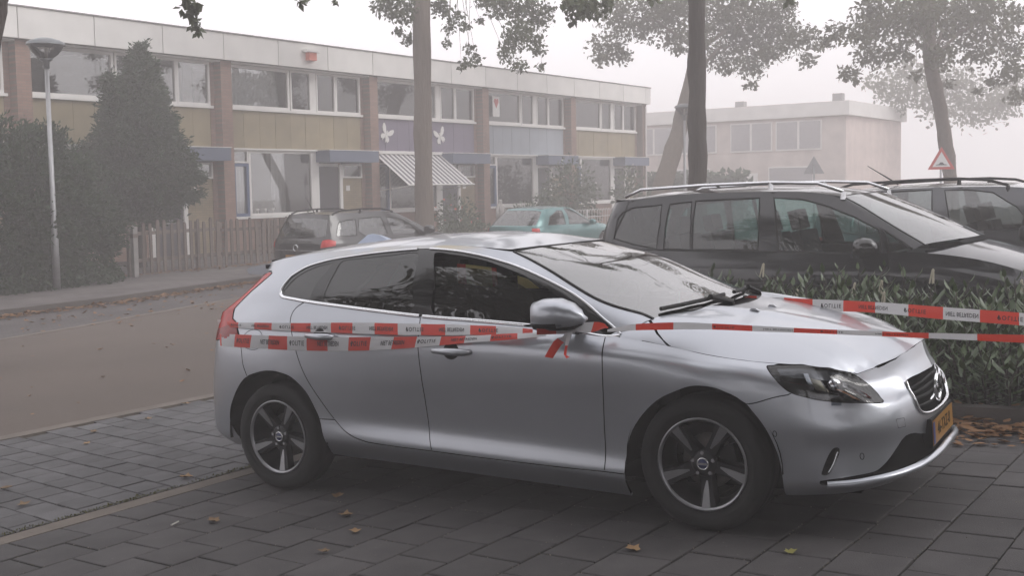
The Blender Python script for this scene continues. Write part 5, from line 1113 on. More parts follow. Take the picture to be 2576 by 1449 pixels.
# A-pillar, roof rail and rear pillar skin
wsn = sm([(12.846, 3.9), (12.76, 3.055), (12.46, 2.322), (12.40, 1.71), (12.469, 1.279), (12.578, 1.003), (12.765, .719), (13.049, .351), (13.14, .2), (13.18, 0.0)], 3)
lampu = [(2.6, 0.0), (4.06, 0.0), (4.04, .368), (4.041, 1.073), (4.116, 1.766), (4.194, 2.259), (3.9, 2.4), (3.45, 2.35), (3.1, 2.2), (2.9, 1.7), (2.8, .9), (2.6, .35)]
side_skin = [(rd[0][0]-.03, 0.0)]+[(5.95, .0), (5.0, .0), (4.06, 0.0)]+lampu[2:6]+[(4.0, 2.5), (3.5, 2.7), (3.0, 3.0), (2.7, 3.3), (2.5, 3.99)]+[(2.5+.5*i, 3.99) for i in range(1, 21)]+[(12.84, 3.96)]+wsn+[(12.9, 0.0), (12.35, .0), (12.2, .03)]+dlo[::-1]+bl1[1:17]
H.panel('roof_side', m_stain, NG, side_skin, mode='pair', da=.1, db=.12, flange=.012, gap=.0012)
H.panel('tail_lamp_upper', m_redl, NG, lampu, mode='pair', lift=.003, da=.1, db=.12, gap=.002, flange=.012)
H.panel('rear_window', m_cglassd, NG, [(0, .3), (2.3, .35), (2.6, .9), (2.8, 1.7), (2.9, 2.5), (2.4, 2.9), (0, 2.9)], mode='whole', da=.2, db=.2)
H.panel('tailgate_base', m_paint, NG, [(0, 0), (2.0, 0), (2.4, .33), (2.3, .35), (0, .3)], mode='whole', da=.2, db=.1)
# spoiler
sp_ = MB(); prof = [(-.28, 1.345), (-.50, 1.325), (-.535, 1.312), (-.52, 1.285), (-.40, 1.275), (-.25, 1.29)]
for q in (-.50, .50): pass
n = 8; vs = []
for i in range(n+1):
    q = -.545+1.09*i/n; k = 1-.12*(abs(q)/.545)**3
    for (x, z) in prof: vs.append((x*k-.0, q, z-.012*(abs(q)/.545)**2))
sp_.add(vs, [(i*6+j, (i+1)*6+j, (i+1)*6+(j+1) % 6, i*6+(j+1) % 6) for i in range(n) for j in range(6)]+[tuple(range(6))[::-1], tuple(range(n*6, n*6+6))])
H.mb('spoiler', sp_, m_paint, auto=40)
HFR = HF(roof_z)
redge = [tuple(NG(np.array([a]), np.array([4.0]))[0][:2]) for a in np.linspace(3.0, 13.0, 60)]
H.panel('roof', m_paint, HFR, [(-.37, 0)]+[(-.365, .3)]+[(float(x), float(q)) for x, q in redge]+[(1.532, .42), (1.545, .23), (1.55, 0)], mode='whole', da=.05, db=.05, gap=.0012, flange=.01)
fin = MB(); fp = [(.02, 1.415), (.09, 1.470), (.13, 1.474), (.19, 1.462), (.26, 1.432), (.28, 1.42)]
fin.add([(x, -.004-.03*(1.474-z)/.06, z) for x, z in fp]+[(x, .004+.03*(1.474-z)/.06, z) for x, z in fp], [tuple(range(6)), tuple(range(11, 5, -1))]+[(i, 6+i, 7+i, 1+i) for i in range(5)])
H.mb('antenna_fin', fin, mat('fin_paint', (.42, .47, .58), .35, .4), auto=50)
# windscreen
H.panel('windscreen', m_wsglass, NG, wsn+[(14, 0.0), (16, 0.0), (16, 3.97), (14.5, 3.97), (13.3, 3.97)], mode='whole', lift=.0, da=.2, db=.15)
H.trim('windscreen_seal', m_blackp, NG, wsn, .016, .004, lift=.001)
for line in ([(12.9, 3.93), (13.5, 3.95), (14.5, 3.95), (16, 3.95)],): H.trim('windscreen_seal', m_blackp, NG, sm(line, 5), .012, .003, lift=.001)
H.panel('windscreen_border', m_gloss, NG, [(13.18, 0.0), (14, 0.0), (16, 0.0), (16, .28), (14.5, .30), (13.3, .38), (13.06, .36)], mode='whole', lift=-.004, da=.2, db=.1)
H.mb('mirror_housing', MB().box(1.58, 1.72, -.10, .10, 1.235, 1.285), m_blackp)
# wipers
def onws(a, b_, l=.018): P = NG(np.array([a]), np.array([b_])); N = outward(P, NG.normal(np.array([a]), np.array([b_]))); return (P+N*l)[0]
p1 = [onws(13.55, .13, .02), onws(14.2, .12), onws(15.0, .13), onws(15.8, .15)]
wp = H.mb('wiper', MB().tube([Vector(p) for p in p1], .011, 6), m_blackp); H.mb('wiper_arm', MB().tube([Vector(p1[2])+Vector((.02, 0, .012)), Vector((2.56, .10, .994))], .015, 6), m_blackp, wp)
p2 = [onws(15.7, .13, .02)*np.array([1, -1, 1]), onws(14.8, .13)*np.array([1, -1, 1]), onws(13.8, .16)*np.array([1, -1, 1])]
wp2 = H.mb('wiper', MB().tube([Vector(p) for p in p2], .011, 6), m_blackp); H.mb('wiper_arm', MB().tube([Vector(p2[1])+Vector((.02, 0, .012)), Vector((2.53, -.50, .985))], .013, 6), m_blackp, wp2)
# door handles
for x0, x1, z0, z1, dr in ((1.175, 1.43, .845, .832, fd), (.30, .52, .925, .912, rdo)):
    for sg, par in ((1, dr),):
        qs = .888; hb = MB(); pts = [(x0, qs-.004), (x0+.03, qs+.022), (x0+.10, qs+.03), (x1-.08, qs+.031), (x1-.03, qs+.024), (x1, qs-.004)]
        hb.tube([Vector((x, q, z0+(z1-z0)*(x-x0)/(x1-x0))) for x, q in pts], [.008, .015, .019, .02, .019, .010], 10)
        H.mb('door_handle', hb, m_paint, par, smooth=True)
        H.mb('handle_cup', MB().lathe([(0, .002), (.05, .002), (.058, -.006)], 24, M=Matrix.Translation(Vector(((x0+x1)/2, qs-.001, (z0+z1)/2-.004))) @ Matrix.Rotation(R_(-90), 4, 'X') @ Matrix.Scale(.82, 4, (0, 1, 0))), m_blackp, par, smooth=True)
# fuel flap ring
H.trim('fuel_flap', m_blackp, NL, [(5.03+.356*math.cos(t), 5.97+.5*math.sin(t)) for t in np.linspace(0, 6.283, 29)[:-1]], .004, .0008, closed=True, mode='right')
# door mirrors
def mirror_body(sd):
    mb = MB(); vs = []; n = 18
    st = [(-.13, .055, .050, .0), (-.11, .085, .068, .0), (-.05, .105, .080, .004), (.03, .10, .078, .004), (.10, .08, .062, -.004), (.145, .045, .035, -.012), (.16, .01, .01, -.015)]
    for (dx, w_, h_, dz) in st:
        for j in range(n):
            t = 2*math.pi*j/n; c, s_ = math.cos(t), math.sin(t); e = .75
            vs.append((1.985+dx+.02*c, .965+w_*math.copysign(abs(c)**e, c), 1.026+dz+h_*math.copysign(abs(s_)**e, s_)))
    k = len(st); fs = [(i*n+j, (i+1)*n+j, (i+1)*n+(j+1) % n, i*n+(j+1) % n) for i in range(k-1) for j in range(n)]+[tuple(range(n)), tuple(range((k-1)*n, k*n))[::-1]]
    mb.add(vs, fs); mb.v = [(x, q*sd, z) if sd > 0 else (x-.16, -(q-.11), z) for x, q, z in mb.v]
    if sd < 0: mb.f = [f[::-1] for f in mb.f]
    o = H.mb('door_mirror', mb, [m_paint, m_blackp], smooth=True)
    for p in o.data.polygons:
        if p.center.z < .985: p.material_index = 1
    
    if sd > 0: H.mb('mirror_lamp', MB().box(1.865, 2.06, .99, 1.066, .983, .990), m_clear, o)
    H.mb('mirror_arm', MB().tube([(2.03, .82*sd, .945), (2.0, .90*sd, .965)], [.03, .035], 8), m_blackp, o)
mirror_body(1); mirror_body(-1)
# ---- cabin
for q in (.37, -.37):
    st = MB(); st.box(.98, 1.46, q-.25, q+.25, .45, .60); M1 = Matrix.Translation((1.0, q, .58)) @ Matrix.Rotation(-.32, 4, 'Y'); st.box(-.07, .07, -.24, .24, 0, .56, M=M1); st.box(-.05, .05, -.13, .13, .58, .76, M=M1)
    H.mb('seat', st, m_seat, auto=30)
rs = MB(); rs.box(.05, .55, -.62, .62, .5, .66); rs.box(-.12, .05, -.62, .62, .6, 1.10); H.mb('rear_seat', rs, m_seat)
H.mb('dashboard', MB().prism([(1.85, .55), (2.45, .55), (2.45, .93), (2.2, .96), (1.9, .90)], 'y', -.66, .66), m_cabin)
H.mb('headliner', MB().box(-.3, 1.42, -.55, .55, 1.30, 1.325), m_cabin)
H.mb('cabin_floor', MB().box(-.5, 2.4, -.72, .72, .3, .34), m_cabin)
H.mb('steering_wheel', MB().tube([Vector((1.72+.09*math.sin(t)*.5, -.37+.185*math.cos(t), .93+.17*math.sin(t))) for t in np.linspace(0, 6.283, 25)], .014, 8), m_cabin)
m_yel = mat('yellow_card', (.62, .52, .20), .7, var=.1)
ob1 = H.mb('window_card', MB().prism([(1.17, 1.271), (1.34, 1.247), (1.34, 1.14), (1.17, 1.16)], 'y', .49, .50), m_yel)
for pz in ([(1.113, 1.277), (1.17, 1.271), (1.17, 1.16), (1.113, 1.165)], [(1.34, 1.247), (1.366, 1.244), (1.366, 1.15), (1.34, 1.14)]): H.mb('card_end', MB().prism(pz, 'y', .49, .50), mat('red_card', (.6, .06, .03), .7), ob1)
H.mb('visor_label', MB().prism([(1.503, 1.196), (1.562, 1.178), (1.63, 1.125), (1.504, 1.13)], 'y', .49, .50), m_yel)
# ------------------------------------------------------------------ nets of the other cars
class Shape: pass
def car_shape(plan, top, g0, gt, roofc, bonc, zs=.24, bulge=.022, zk=1.0):
    top, g0, gt = [[(x, q, z*zk) for x, q, z in L_] for L_ in (top, g0, gt)]; roofc, bonc = [[(x, z*zk) for x, z in L_] for L_ in (roofc, bonc)]
    s = Shape(); plan = np.array(plan, float); top = np.array(top, float); fr = [0, .07, .25, .5, .78]; kq = [.93, .985, .99, 1.0, .995]; rows = []
    for f_, k in zip(fr, kq):
        rows.append([(x*(1-.02*(1-k)*10*(abs(x-1.35) > 1.6)), q*k, zs+(t[2]-zs)*f_) for (x, q), t in zip(plan, top)])
    mid = [((p[0]+t[0])/2, p[1]*.35+t[1]*.65, zs+(t[2]-zs)*.91) for p, t in zip(plan, top)]
    rows += [mid, [tuple(t) for t in top]]; s.L = Net(rows)
    g0 = np.array(g0, float); gt = np.array(gt, float); rings = [g0]
    for t in (.33, .66):
        r = g0*(1-t)+gt*t; c = np.array([.7, 0, 0]); d = r.copy(); d[:, 2] = 0; d -= c; d /= np.linalg.norm(d, axis=1, keepdims=True); r = r+d*bulge*4*t*(1-t)*np.array([1, 1, 0]); rings.append(r)
    rings.append(gt); s.G = Net(rings)
    gx, gq, gz = gt[3:10, 0], gt[3:10, 1], gt[3:10, 2]; rx, rc = np.array(roofc).T
    def rz_(x, q):
        zc = np.interp(x, rx, rc); qe = np.interp(x, gx, gq); ze = np.interp(x, gx, gz); return zc+(ze-zc)*np.clip(np.abs(q)/qe, 0, 1.05)**2.4
    s.roof = HF(rz_); s.gt = gt; s.g0 = g0; s.top = top
    i0 = len(top)-6; ex, eq, ez = top[i0:-1, 0], top[i0:-1, 1], top[i0:-1, 2]; bx, bz = np.array(bonc).T
    def bz_(x, q):
        zc = np.interp(x, bx, bz); qe = np.maximum(np.interp(x, ex, eq), .3); ze = np.interp(x, ex, ez); return zc+(ze-zc)*np.clip(np.abs(q)/qe, 0, 1.05)**2.6
    s.bon = HF(bz_); return s
SH_MPV = car_shape(
 [(-.98, 0), (-.96, .5), (-.90, .79), (-.55, .885), (0, .905), (.6, .905), (1.2, .905), (1.8, .905), (2.4, .905), (2.85, .90), (3.25, .86), (3.5, .70), (3.62, .40), (3.66, 0)],
 [(-.95, 0, 1.08), (-.93, .5, 1.08), (-.87, .75, 1.08), (-.55, .825, 1.085), (0, .85, 1.088), (.6, .855, 1.09), (1.2, .855, 1.095), (1.8, .855, 1.10), (2.38, .845, 1.125), (2.85, .82, 1.08), (3.2, .77, .99), (3.42, .64, .90), (3.53, .36, .87), (3.56, 0, .875)],
 [(-.95, 0, 1.08), (-.93, .5, 1.08), (-.87, .74, 1.08), (-.55, .82, 1.085), (0, .845, 1.09), (.6, .85, 1.09), (1.2, .85, 1.095), (1.8, .85, 1.10), (2.25, .84, 1.115), (2.42, .77, 1.19), (2.6, .55, 1.225), (2.68, .28, 1.235), (2.7, 0, 1.24)],
 [(-.80, 0, 1.60), (-.79, .45, 1.595), (-.75, .60, 1.57), (-.53, .66, 1.595), (0, .68, 1.645), (.5, .685, 1.66), (1.0, .685, 1.663), (1.35, .68, 1.655), (1.55, .67, 1.63), (1.66, .63, 1.618), (1.72, .45, 1.63), (1.75, .23, 1.635), (1.76, 0, 1.638)],
 [(-.80, 1.60), (-.3, 1.675), (.2, 1.70), (.8, 1.71), (1.3, 1.70), (1.6, 1.665), (1.76, 1.638)], [(2.3, 1.235), (2.6, 1.225), (2.9, 1.15), (3.2, 1.065), (3.45, .95), (3.56, .875)])
SH_WAG = car_shape(
 [(-.86, 0), (-.84, .5), (-.76, .74), (-.45, .83), (0, .85), (.6, .855), (1.2, .855), (1.8, .855), (2.4, .855), (2.8, .84), (3.15, .79), (3.4, .62), (3.5, .35), (3.53, 0)],
 [(-.80, 0, .93), (-.79, .5, .93), (-.72, .70, .93), (-.45, .775, .94), (0, .795, .945), (.6, .805, .94), (1.2, .805, .93), (1.8, .805, .92), (2.3, .80, .92), (2.75, .77, .88), (3.1, .71, .80), (3.3, .56, .72), (3.4, .3, .70), (3.42, 0, .70)],
 [(-.80, 0, .93), (-.79, .5, .93), (-.72, .69, .93), (-.45, .77, .94), (0, .79, .945), (.6, .80, .94), (1.2, .80, .93), (1.8, .795, .925), (2.1, .78, .93), (2.3, .72, .955), (2.45, .5, .98), (2.52, .25, .985), (2.54, 0, .99)],
 [(-.58, 0, 1.43), (-.57, .4, 1.425), (-.54, .53, 1.405), (-.4, .575, 1.415), (0, .60, 1.44), (.45, .605, 1.45), (.85, .605, 1.45), (1.1, .60, 1.44), (1.3, .59, 1.415), (1.42, .55, 1.40), (1.48, .4, 1.41), (1.51, .2, 1.415), (1.52, 0, 1.418)],
 [(-.58, 1.43), (-.2, 1.465), (.3, 1.48), (.8, 1.485), (1.2, 1.465), (1.52, 1.418)], [(2.2, .985), (2.5, .98), (2.8, .93), (3.1, .85), (3.3, .76), (3.42, .70)], zk=.935)
SH_TEAL = car_shape(
 [(-.74, 0), (-.72, .5), (-.64, .72), (-.4, .80), (0, .83), (.5, .835), (1.0, .835), (1.6, .835), (2.2, .835), (2.6, .82), (2.95, .77), (3.15, .60), (3.24, .35), (3.27, 0)],
 [(-.70, 0, .87), (-.69, .5, .87), (-.62, .68, .87), (-.4, .755, .88), (0, .775, .885), (.5, .785, .88), (1.0, .785, .875), (1.6, .785, .865), (2.1, .78, .86), (2.5, .75, .83), (2.85, .69, .76), (3.02, .55, .69), (3.12, .3, .67), (3.14, 0, .67)],
 [(-.70, 0, .87), (-.69, .5, .87), (-.60, .67, .87), (-.35, .75, .88), (0, .77, .885), (.5, .78, .88), (1.0, .78, .875), (1.5, .775, .87), (1.8, .76, .875), (2.0, .70, .90), (2.15, .5, .925), (2.22, .25, .93), (2.24, 0, .935)],
 [(-.12, 0, 1.33), (-.11, .4, 1.325), (-.08, .52, 1.31), (.05, .56, 1.32), (.3, .575, 1.335), (.55, .58, 1.345), (.8, .58, 1.345), (1.0, .575, 1.335), (1.18, .56, 1.315), (1.30, .52, 1.30), (1.36, .4, 1.31), (1.4, .2, 1.315), (1.41, 0, 1.32)],
 [(-.12, 1.33), (.1, 1.36), (.4, 1.378), (.8, 1.38), (1.1, 1.36), (1.41, 1.32)], [(1.9, .935), (2.2, .93), (2.5, .885), (2.8, .81), (3.02, .73), (3.14, .67)], zk=.94)
# traced window and panel outlines of the other cars
CT = {
 'm1_quarter': [(2.68, 0.72), (2.66, 1.96), (2.8, 2.3), (3.1, 2.52), (3.74, 2.52), (3.78, 1.44), (3.74, 0.1), (3.28, 0.34)],
 'm1_fixed': [(3.9, 2.52), (4.36, 2.6), (4.4, 1.4), (4.38, 0.08), (3.88, 0.12)],
 'm1_rear': [(4.44, 2.62), (5.72, 2.7), (5.64, 1.4), (5.56, 0.14), (4.42, 0.1)],
 'm1_front': [(6.02, 2.7), (6.7, 2.62), (7.32, 2.32), (7.86, 1.84), (8.16, 1.18), (7.8, 0.6), (7.58, 0.06), (6.54, 0.06), (5.9, 0.1), (5.94, 1.4)],
 'm1_vent': [(8.34, 1.12), (8.36, 0.54), (8.34, 0), (7.72, 0.08)],
 'm1_ws': [(8.94, 2.98), (9.02, 2.46), (8.96, 1.74), (8.96, 0.96), (9.02, 0.18)],
 'm1_doorgap': [(5.7, 6), (5.7, 6), (5.7, 5.96), (5.72, 3.7)],
 'm1_fdoor': [(7.56, 5.9), (7.6, 4.6), (7.62, 3.68)],
 'm1_rdoor': [(3.82, 6), (3.84, 4.02)],
 'm1_arch': [(8.84, 3.74), (8.86, 4.22), (9, 5.2), (9.26, 6), (9.54, 6)],
 'm2_rear': [(3.74, 2.82), (4.24, 2.86), (5, 2.86), (4.96, 0.62), (4.78, 0.88), (4.3, 1.88)],
 'm2_front': [(5.26, 2.82), (5.72, 2.84), (6.3, 2.66), (6.68, 1.82), (6.7, 1.32), (6.52, 0.62), (6.3, 0.54), (5.28, 0.46), (5.28, 1.64)],
 'w_tail': [(0, 1.88), (0.22, 2.6), (2.36, 2.56), (2.16, 1.4), (2, 0.14), (0.1, 0.24), (0, 0), (0, 0.9)],
 'w_quarter': [(2.86, 0.2), (3.08, 1.36), (3.28, 1.96), (3.78, 2.14), (4.24, 2.14), (4.1, 0.66), (4.04, 0.12)],
 'w_rear': [(4.44, 2.22), (5.12, 2.28), (5.74, 2.28), (5.58, 1.08), (5.48, 0), (4.42, 0), (4.18, 0.66)],
 'w_front': [(6.14, 2.28), (7.1, 2.12), (7.48, 1.38), (7.16, 0.28), (6.96, 0), (5.76, 0), (5.86, 1.14)],
 'w_lamp': [(1.62, 5.42), (2.18, 5.74), (2.76, 4.88), (2.62, 3.94), (2.36, 3.88), (1.44, 3.7)],
 'w_logo': [(0, 4.04)],
 'w_fold': [(0, 3.56), (0.52, 3.26)],
 't_tail': [(0, 1.64), (0.22, 2.74), (2.7, 2.44), (2.52, 0.82), (2.3, 0), (0.4, 0), (0, 0), (0, 0.32)],
 't_rear': [(3.68, 0), (3.78, 1.5), (4.72, 2.48), (5.5, 2.42), (5.36, 0.98), (5.3, 0)],
 't_front': [(5.6, 2.6), (7.36, 2.38), (7.16, 1.12), (7.06, 0.02), (6.78, 0), (5.42, 0)],
}
# ------------------------------------------------------------------ the other parked cars
def xz2ab(net, x, z, rows=3):
    a = np.linspace(0, net.K-1, 400); X_ = net(a, np.full(400, float(rows)))[:, 0]; i0, i1 = 30, 370
    aa = float(np.interp(x, X_[i0:i1], a[i0:i1])); bb = np.linspace(0, net.R-1, 200); zz = net(np.full(200, aa), bb)[:, 2]; return aa, float(np.interp(z, zz, bb))
def arch_line(net, x, R0, zc, n=16):
    return [xz2ab(net, x-R0*math.cos(t), zc+R0*math.sin(t)) for t in np.linspace(-.25, math.pi+.25, n)]
def build_car(c, S, paint, win, ab, axles, tyreR=.315, glassm=None, rails=None, rail_m=None, tail=None, glass_front=None, spokes=5, trimm=None, lamp=None, seats=True, frontlamp=True):
    L, G = S.L, S.G; top = L.R-1.0; glassm = glassm or m_cglass
    kw = dict(gap=.003, flange=.012, da=.25, db=.4); aF, aR = axles
    ar = arch_line(L, aF, tyreR+.06, tyreR); afr = arch_line(L, aR, tyreR+.06, tyreR)
    rq, b_, fdr = ab   # a of: quarter/rear door top, B gap, front door front edge
    low = lambda a: (a, .15)
    e0, e1 = 2.55, L.K-3.6
    rd_edge = [(rq, top), (rq+.05, top*.8), (rq+.2, top*.62)]+[(ar[-4][0]+.12, ar[-4][1]+.1), (ar[-1][0]+.06, .15)]
    fd = c.panel('front_door', paint, L, [(b_, top), low(b_), low(fdr), (fdr, top)], mode='pair', **kw)
    rd = c.panel('rear_door', paint, L, rd_edge+[low(b_), (b_, top)], mode='pair', **kw)
    c.panel('rear_quarter', paint, L, [(e0, top)]+[(e0, .15)]+[(ar[0][0], .15)]+ar+[(ar[-1][0]+.06, .15)]+rd_edge[::-1][1:], mode='pair', **kw)
    c.panel('front_wing', paint, L, [(fdr, top), low(fdr)]+[(afr[0][0], .15)]+afr+[(afr[-1][0], .15), (e1, .15), (e1, top)], mode='pair', **kw)
    c.panel('rear_bumper', paint, L, [(0, 0), (e0, 0), (e0, 2.4), (0, 2.4)], mode='whole', **kw)
    tg = c.panel('tailgate', paint, L, [(0, 2.4), (e0, 2.4), (e0, top), (0, top)], mode='whole', **kw)
    c.panel('front_bumper', paint, L, [(e1, 0), (L.K-1, 0), (L.K-1, top), (e1, top)], mode='whole', **kw)
    c.panel('sill', m_blackp, L, [(3.4, 0), (9.3, 0), (9.3, .15), (3.4, .15)], mode='pair', da=.3, db=.1)
    c.panel('body_shell', m_blackp, L, [(0, .1), (0, top), (L.K-1, top), (L.K-1, .1), (afr[-1][0]+.1, .1)]+[(a+(.08 if i > 8 else -.08), b2+.1) for i, (a, b2) in enumerate(afr[::-1][::-1])][::-1]+[(afr[0][0]-.1, .1), (ar[-1][0]+.1, .1)]+[(a+(.08 if i > 8 else -.08), b2+.1) for i, (a, b2) in enumerate(ar)][::-1]+[(ar[0][0]-.1, .1)], mode='whole', lift=-.02, da=.4, db=.5)
    # upper body
    gt_ = G.R-1.0; polys = [[tuple(p) for p in densify(w_, .3, .6)] for w_ in win]
    Aw = S.aw     # a of the windscreen edge, bottom to top
    sk = [(2.35, 0)]+[(2.35+(Aw[0][0]-2.35)*i/14, 0.0) for i in range(1, 15)]+Aw+[(Aw[-1][0], gt_)]+[(Aw[-1][0]+(2.35-Aw[-1][0])*i/14, gt_) for i in range(1, 15)]
    us = c.panel('upper_side', paint, G, sk, holes=polys, mode='pair', da=.2, db=.25)
    for i, pz in enumerate(polys):
        c.panel('side_glass', glassm if i < len(polys)-S.nfront else (glass_front or glassm), G, pz, mode='pair', lift=-.006, da=.2, db=.3)
        c.trim('window_seal', trimm or m_blackp, G, pz, .014, .004, closed=True)
    tw = sm([(0, tail[0]), (1.2, tail[0]), (tail[2], tail[0]+.12), (tail[2]+.12, (tail[0]+tail[1])/2), (tail[2]+.28, tail[1]-.1), (1.2, tail[1]), (0, tail[1])], 1)
    c.panel('tail_skin', paint, G, [(0, 0), (2.35, 0), (2.35, gt_), (0, gt_)], holes=[[(0.002, p[1]) if p[0] == 0 else p for p in tw]], mode='whole', da=.2, db=.2)
    c.panel('rear_window', glassm, G, tw, mode='whole', lift=-.004, da=.2, db=.25)
    c.panel('windscreen', m_wsglass, G, Aw+[(G.K-1, gt_-.02), (G.K-1, 0), (10, 0)], mode='whole', da=.25, db=.25)
    c.trim('windscreen_seal', m_blackp, G, Aw, .016, .004)
    re = [G(np.array([a]), np.array([gt_]))[0] for a in np.linspace(0.02, G.K-1, 50)]
    c.panel('roof', paint, S.roof, [(float(p[0]), float(max(p[1], 0))) for p in re], mode='whole', da=.1, db=.1, flange=.01)
    te = [L(np.array([a]), np.array([top]))[0] for a in np.linspace(8.2, L.K-1, 24)]; g_ = [G(np.array([a]), np.array([0.0]))[0] for a in np.linspace(8.9, G.K-1, 16)]
    c.panel('bonnet', paint, S.bon, [(float(p[0]), float(max(p[1], 0))) for p in te]+[(float(p[0])+.03, float(max(p[1], 0))) for p in g_[::-1]], mode='whole', da=.08, db=.08, flange=.01)
    if lamp: c.panel('tail_lamp', m_redl, L, lamp, mode='pair', lift=.012, da=.15, db=.3, flange=.02)
    if frontlamp:
        hl = c.panel('headlamp', m_clear, L, [(9.9, top*.86), (10.7, top*.93), (11.4, top*.8), (11.3, top*.62), (10.6, top*.62), (10.0, top*.68)], mode='pair', lift=.004, da=.15, db=.3)
        c.panel('lamp_reflector', m_chrome, L, [(10.0, top*.84), (10.7, top*.9), (11.3, top*.78), (11.2, top*.65), (10.6, top*.64), (10.1, top*.7)], mode='right', lift=.002, da=.15, db=.3, parent=hl)
    for dr, x0 in ((fd, None),): pass
    for x in axles:
        for sd in (1, -1): wheel(c, x, S.w-.10, tyreR, side=sd, detail=False, rimR=tyreR*.66, spokes=spokes)
    if seats:
        zb = float(S.g0[5][2])
        for q in (.36, -.36):
            st = MB(); st.box(1.0, 1.5, q-.25, q+.25, zb-.5, zb-.35); M1 = Matrix.Translation((1.05, q, zb-.4)) @ Matrix.Rotation(-.28, 4, 'Y'); st.box(-.07, .07, -.24, .24, 0, .58, M=M1); st.box(-.05, .05, -.13, .13, .60, .80, M=M1)
            c.mb('seat', st, m_seat)
            st = MB(); st.box(.0, .5, q-.25, q+.25, zb-.5, zb-.35); M1 = Matrix.Translation((.05, q, zb-.4)) @ Matrix.Rotation(-.25, 4, 'Y'); st.box(-.07, .07, -.24, .24, 0, .55, M=M1); st.box(-.05, .05, -.12, .12, .57, .74, M=M1)
            c.mb('rear_seat', st, m_seat)
        c.mb('cabin_floor', MB().box(-.5, 2.3, -.7, .7, .32, .36), m_cabin)
        c.mb('dashboard', MB().box(1.9, 2.25, -.7, .7, zb-.4, zb-.02), m_cabin)
    c.mb('underbody', MB().box(axles[0]-.45, axles[1]+.5, -S.w*.7, S.w*.7, .17, .32), m_blackp)
    if rails:
        for sg in (1, -1):
            pts = [(x, sg*(q if not callable(q) else q(x)), z) for x, q, z in rails]
            o = c.mb('roof_rail', MB().tube([Vector(p) for p in pts], .016, 8), rail_m, smooth=True)
            for p in (pts[0], pts[len(pts)//2], pts[-1]):
                if p is not pts[0]: c.mb('rail_foot', MB().tube([Vector(p), Vector((p[0], p[1], p[2]-.07))], [.018, .026], 6), rail_m, o)
    return fd, rd, tg
def side_mirror(c, x, q, z, body, arm_z, lampm=None, s=1.0):
    for sg in (1, -1):
        vs = []; n = 14; st = [(-.09, .07, .06), (-.07, .10, .085), (0, .115, .095), (.06, .10, .08), (.1, .06, .045), (.115, .01, .01)]
        for dx, w_, h_ in st:
            for j in range(n):
                t = 2*math.pi*j/n; cc, ss = math.cos(t), math.sin(t); vs.append((x+dx*s, sg*(q+w_*s*math.copysign(abs(cc)**.75, cc)), z+h_*s*math.copysign(abs(ss)**.75, ss)))
        k = len(st); fs = [(i*n+j, (i+1)*n+j, (i+1)*n+(j+1) % n, i*n+(j+1) % n) for i in range(k-1) for j in range(n)]+[tuple(range(n)), tuple(range((k-1)*n, k*n))[::-1]]
        if sg < 0: fs = [f[::-1] for f in fs]
        o = c.mb('door_mirror', MB().add(vs, fs), body, smooth=True)
        c.mb('mirror_arm', MB().tube([(x+.05, sg*(q-.16), arm_z), (x, sg*(q-.05), z-.04)], [.03, .03], 6), body, o)
        if lampm: c.mb('mirror_lamp', MB().box(x-.10*s, x-.02, sg*q-.03, sg*q+.09 if sg > 0 else sg*q-.02, z-.085*s, z-.035*s), lampm, o)
m_mpv = mat('midnight_paint', (.007, .007, .011), .12, .2, var=.1, scale=4, coat=.6)
m_mpv2 = mat('grey_paint', (.05, .052, .06), .2, .5, var=.1, scale=4, coat=1.0)
m_wag = mat('black_paint', (.012, .011, .012), .2, .2, var=.15, scale=4, coat=.8)
m_teal = mat('teal_paint', (.08, .21, .21), .25, .4, var=.1, scale=4, coat=.8)
m_mglass = glass('carrier_glass', (.60, .78, .75), .0, .06); m_mglassd = glass('carrier_glass_dark', (.36, .52, .50), .0, .06)
m_pale = glass('wagon_glass', (.45, .5, .5), .0, .12)
SH_MPV.aw = sm([(9.02, 0.0), (9.02, .18), (8.96, .96), (8.96, 1.74), (9.02, 2.46), (8.94, 2.98)], 3); SH_MPV.nfront = 2; SH_MPV.w = .905
SH_WAG.aw = [(9.0, 0.0), (9.0, 1.0), (9.0, 2.0), (9.0, 2.98)]; SH_WAG.nfront = 1; SH_WAG.w = .855
SH_TEAL.aw = [(9.0, 0.0), (9.0, 1.0), (9.0, 2.0), (9.0, 2.98)]; SH_TEAL.nfront = 1; SH_TEAL.w = .835
m1 = Car('people_carrier', (10.33, 5.05, .045), (0, -1, 0), (0, 0, 1), 'dark blue-black people carrier with silver roof rails behind the laurels', 'car')
build_car(m1, SH_MPV, m_mpv, [CT['m1_quarter'], CT['m1_fixed'], CT['m1_rear'], CT['m1_front'], CT['m1_vent']], (3.82, 5.7, 7.58), (0, 2.84), .33, m_mglassd, glass_front=m_mglass, tail=(.3, 2.5, 1.9),
          rails=[(-.58, .70, 1.625), (-.40, .70, 1.70), (.3, .71, 1.735), (1.0, .71, 1.75), (1.45, .70, 1.735), (1.68, .67, 1.655)], rail_m=m_chrome, lamp=[(1.9, 6.0), (2.9, 6.0), (2.9, 4.3), (1.9, 4.3)])
side_mirror(m1, 1.99, 1.0, 1.165, m_gloss, 1.10, m_clear)
m1.trim('beltline_strip', m_blackp, SH_MPV.G, [(2.6+.2*i, .03) for i in range(29)], .02, .006)
m1.trim('door_rub_strip', m_blackp, SH_MPV.L, [(3.9+.2*i, 3.55) for i in range(19)], .03, .008)
m1.mb('aerial', MB().tube([(.18, 0, 1.69), (.02, 0, 1.76)], [.012, .004], 6), m_blackp)
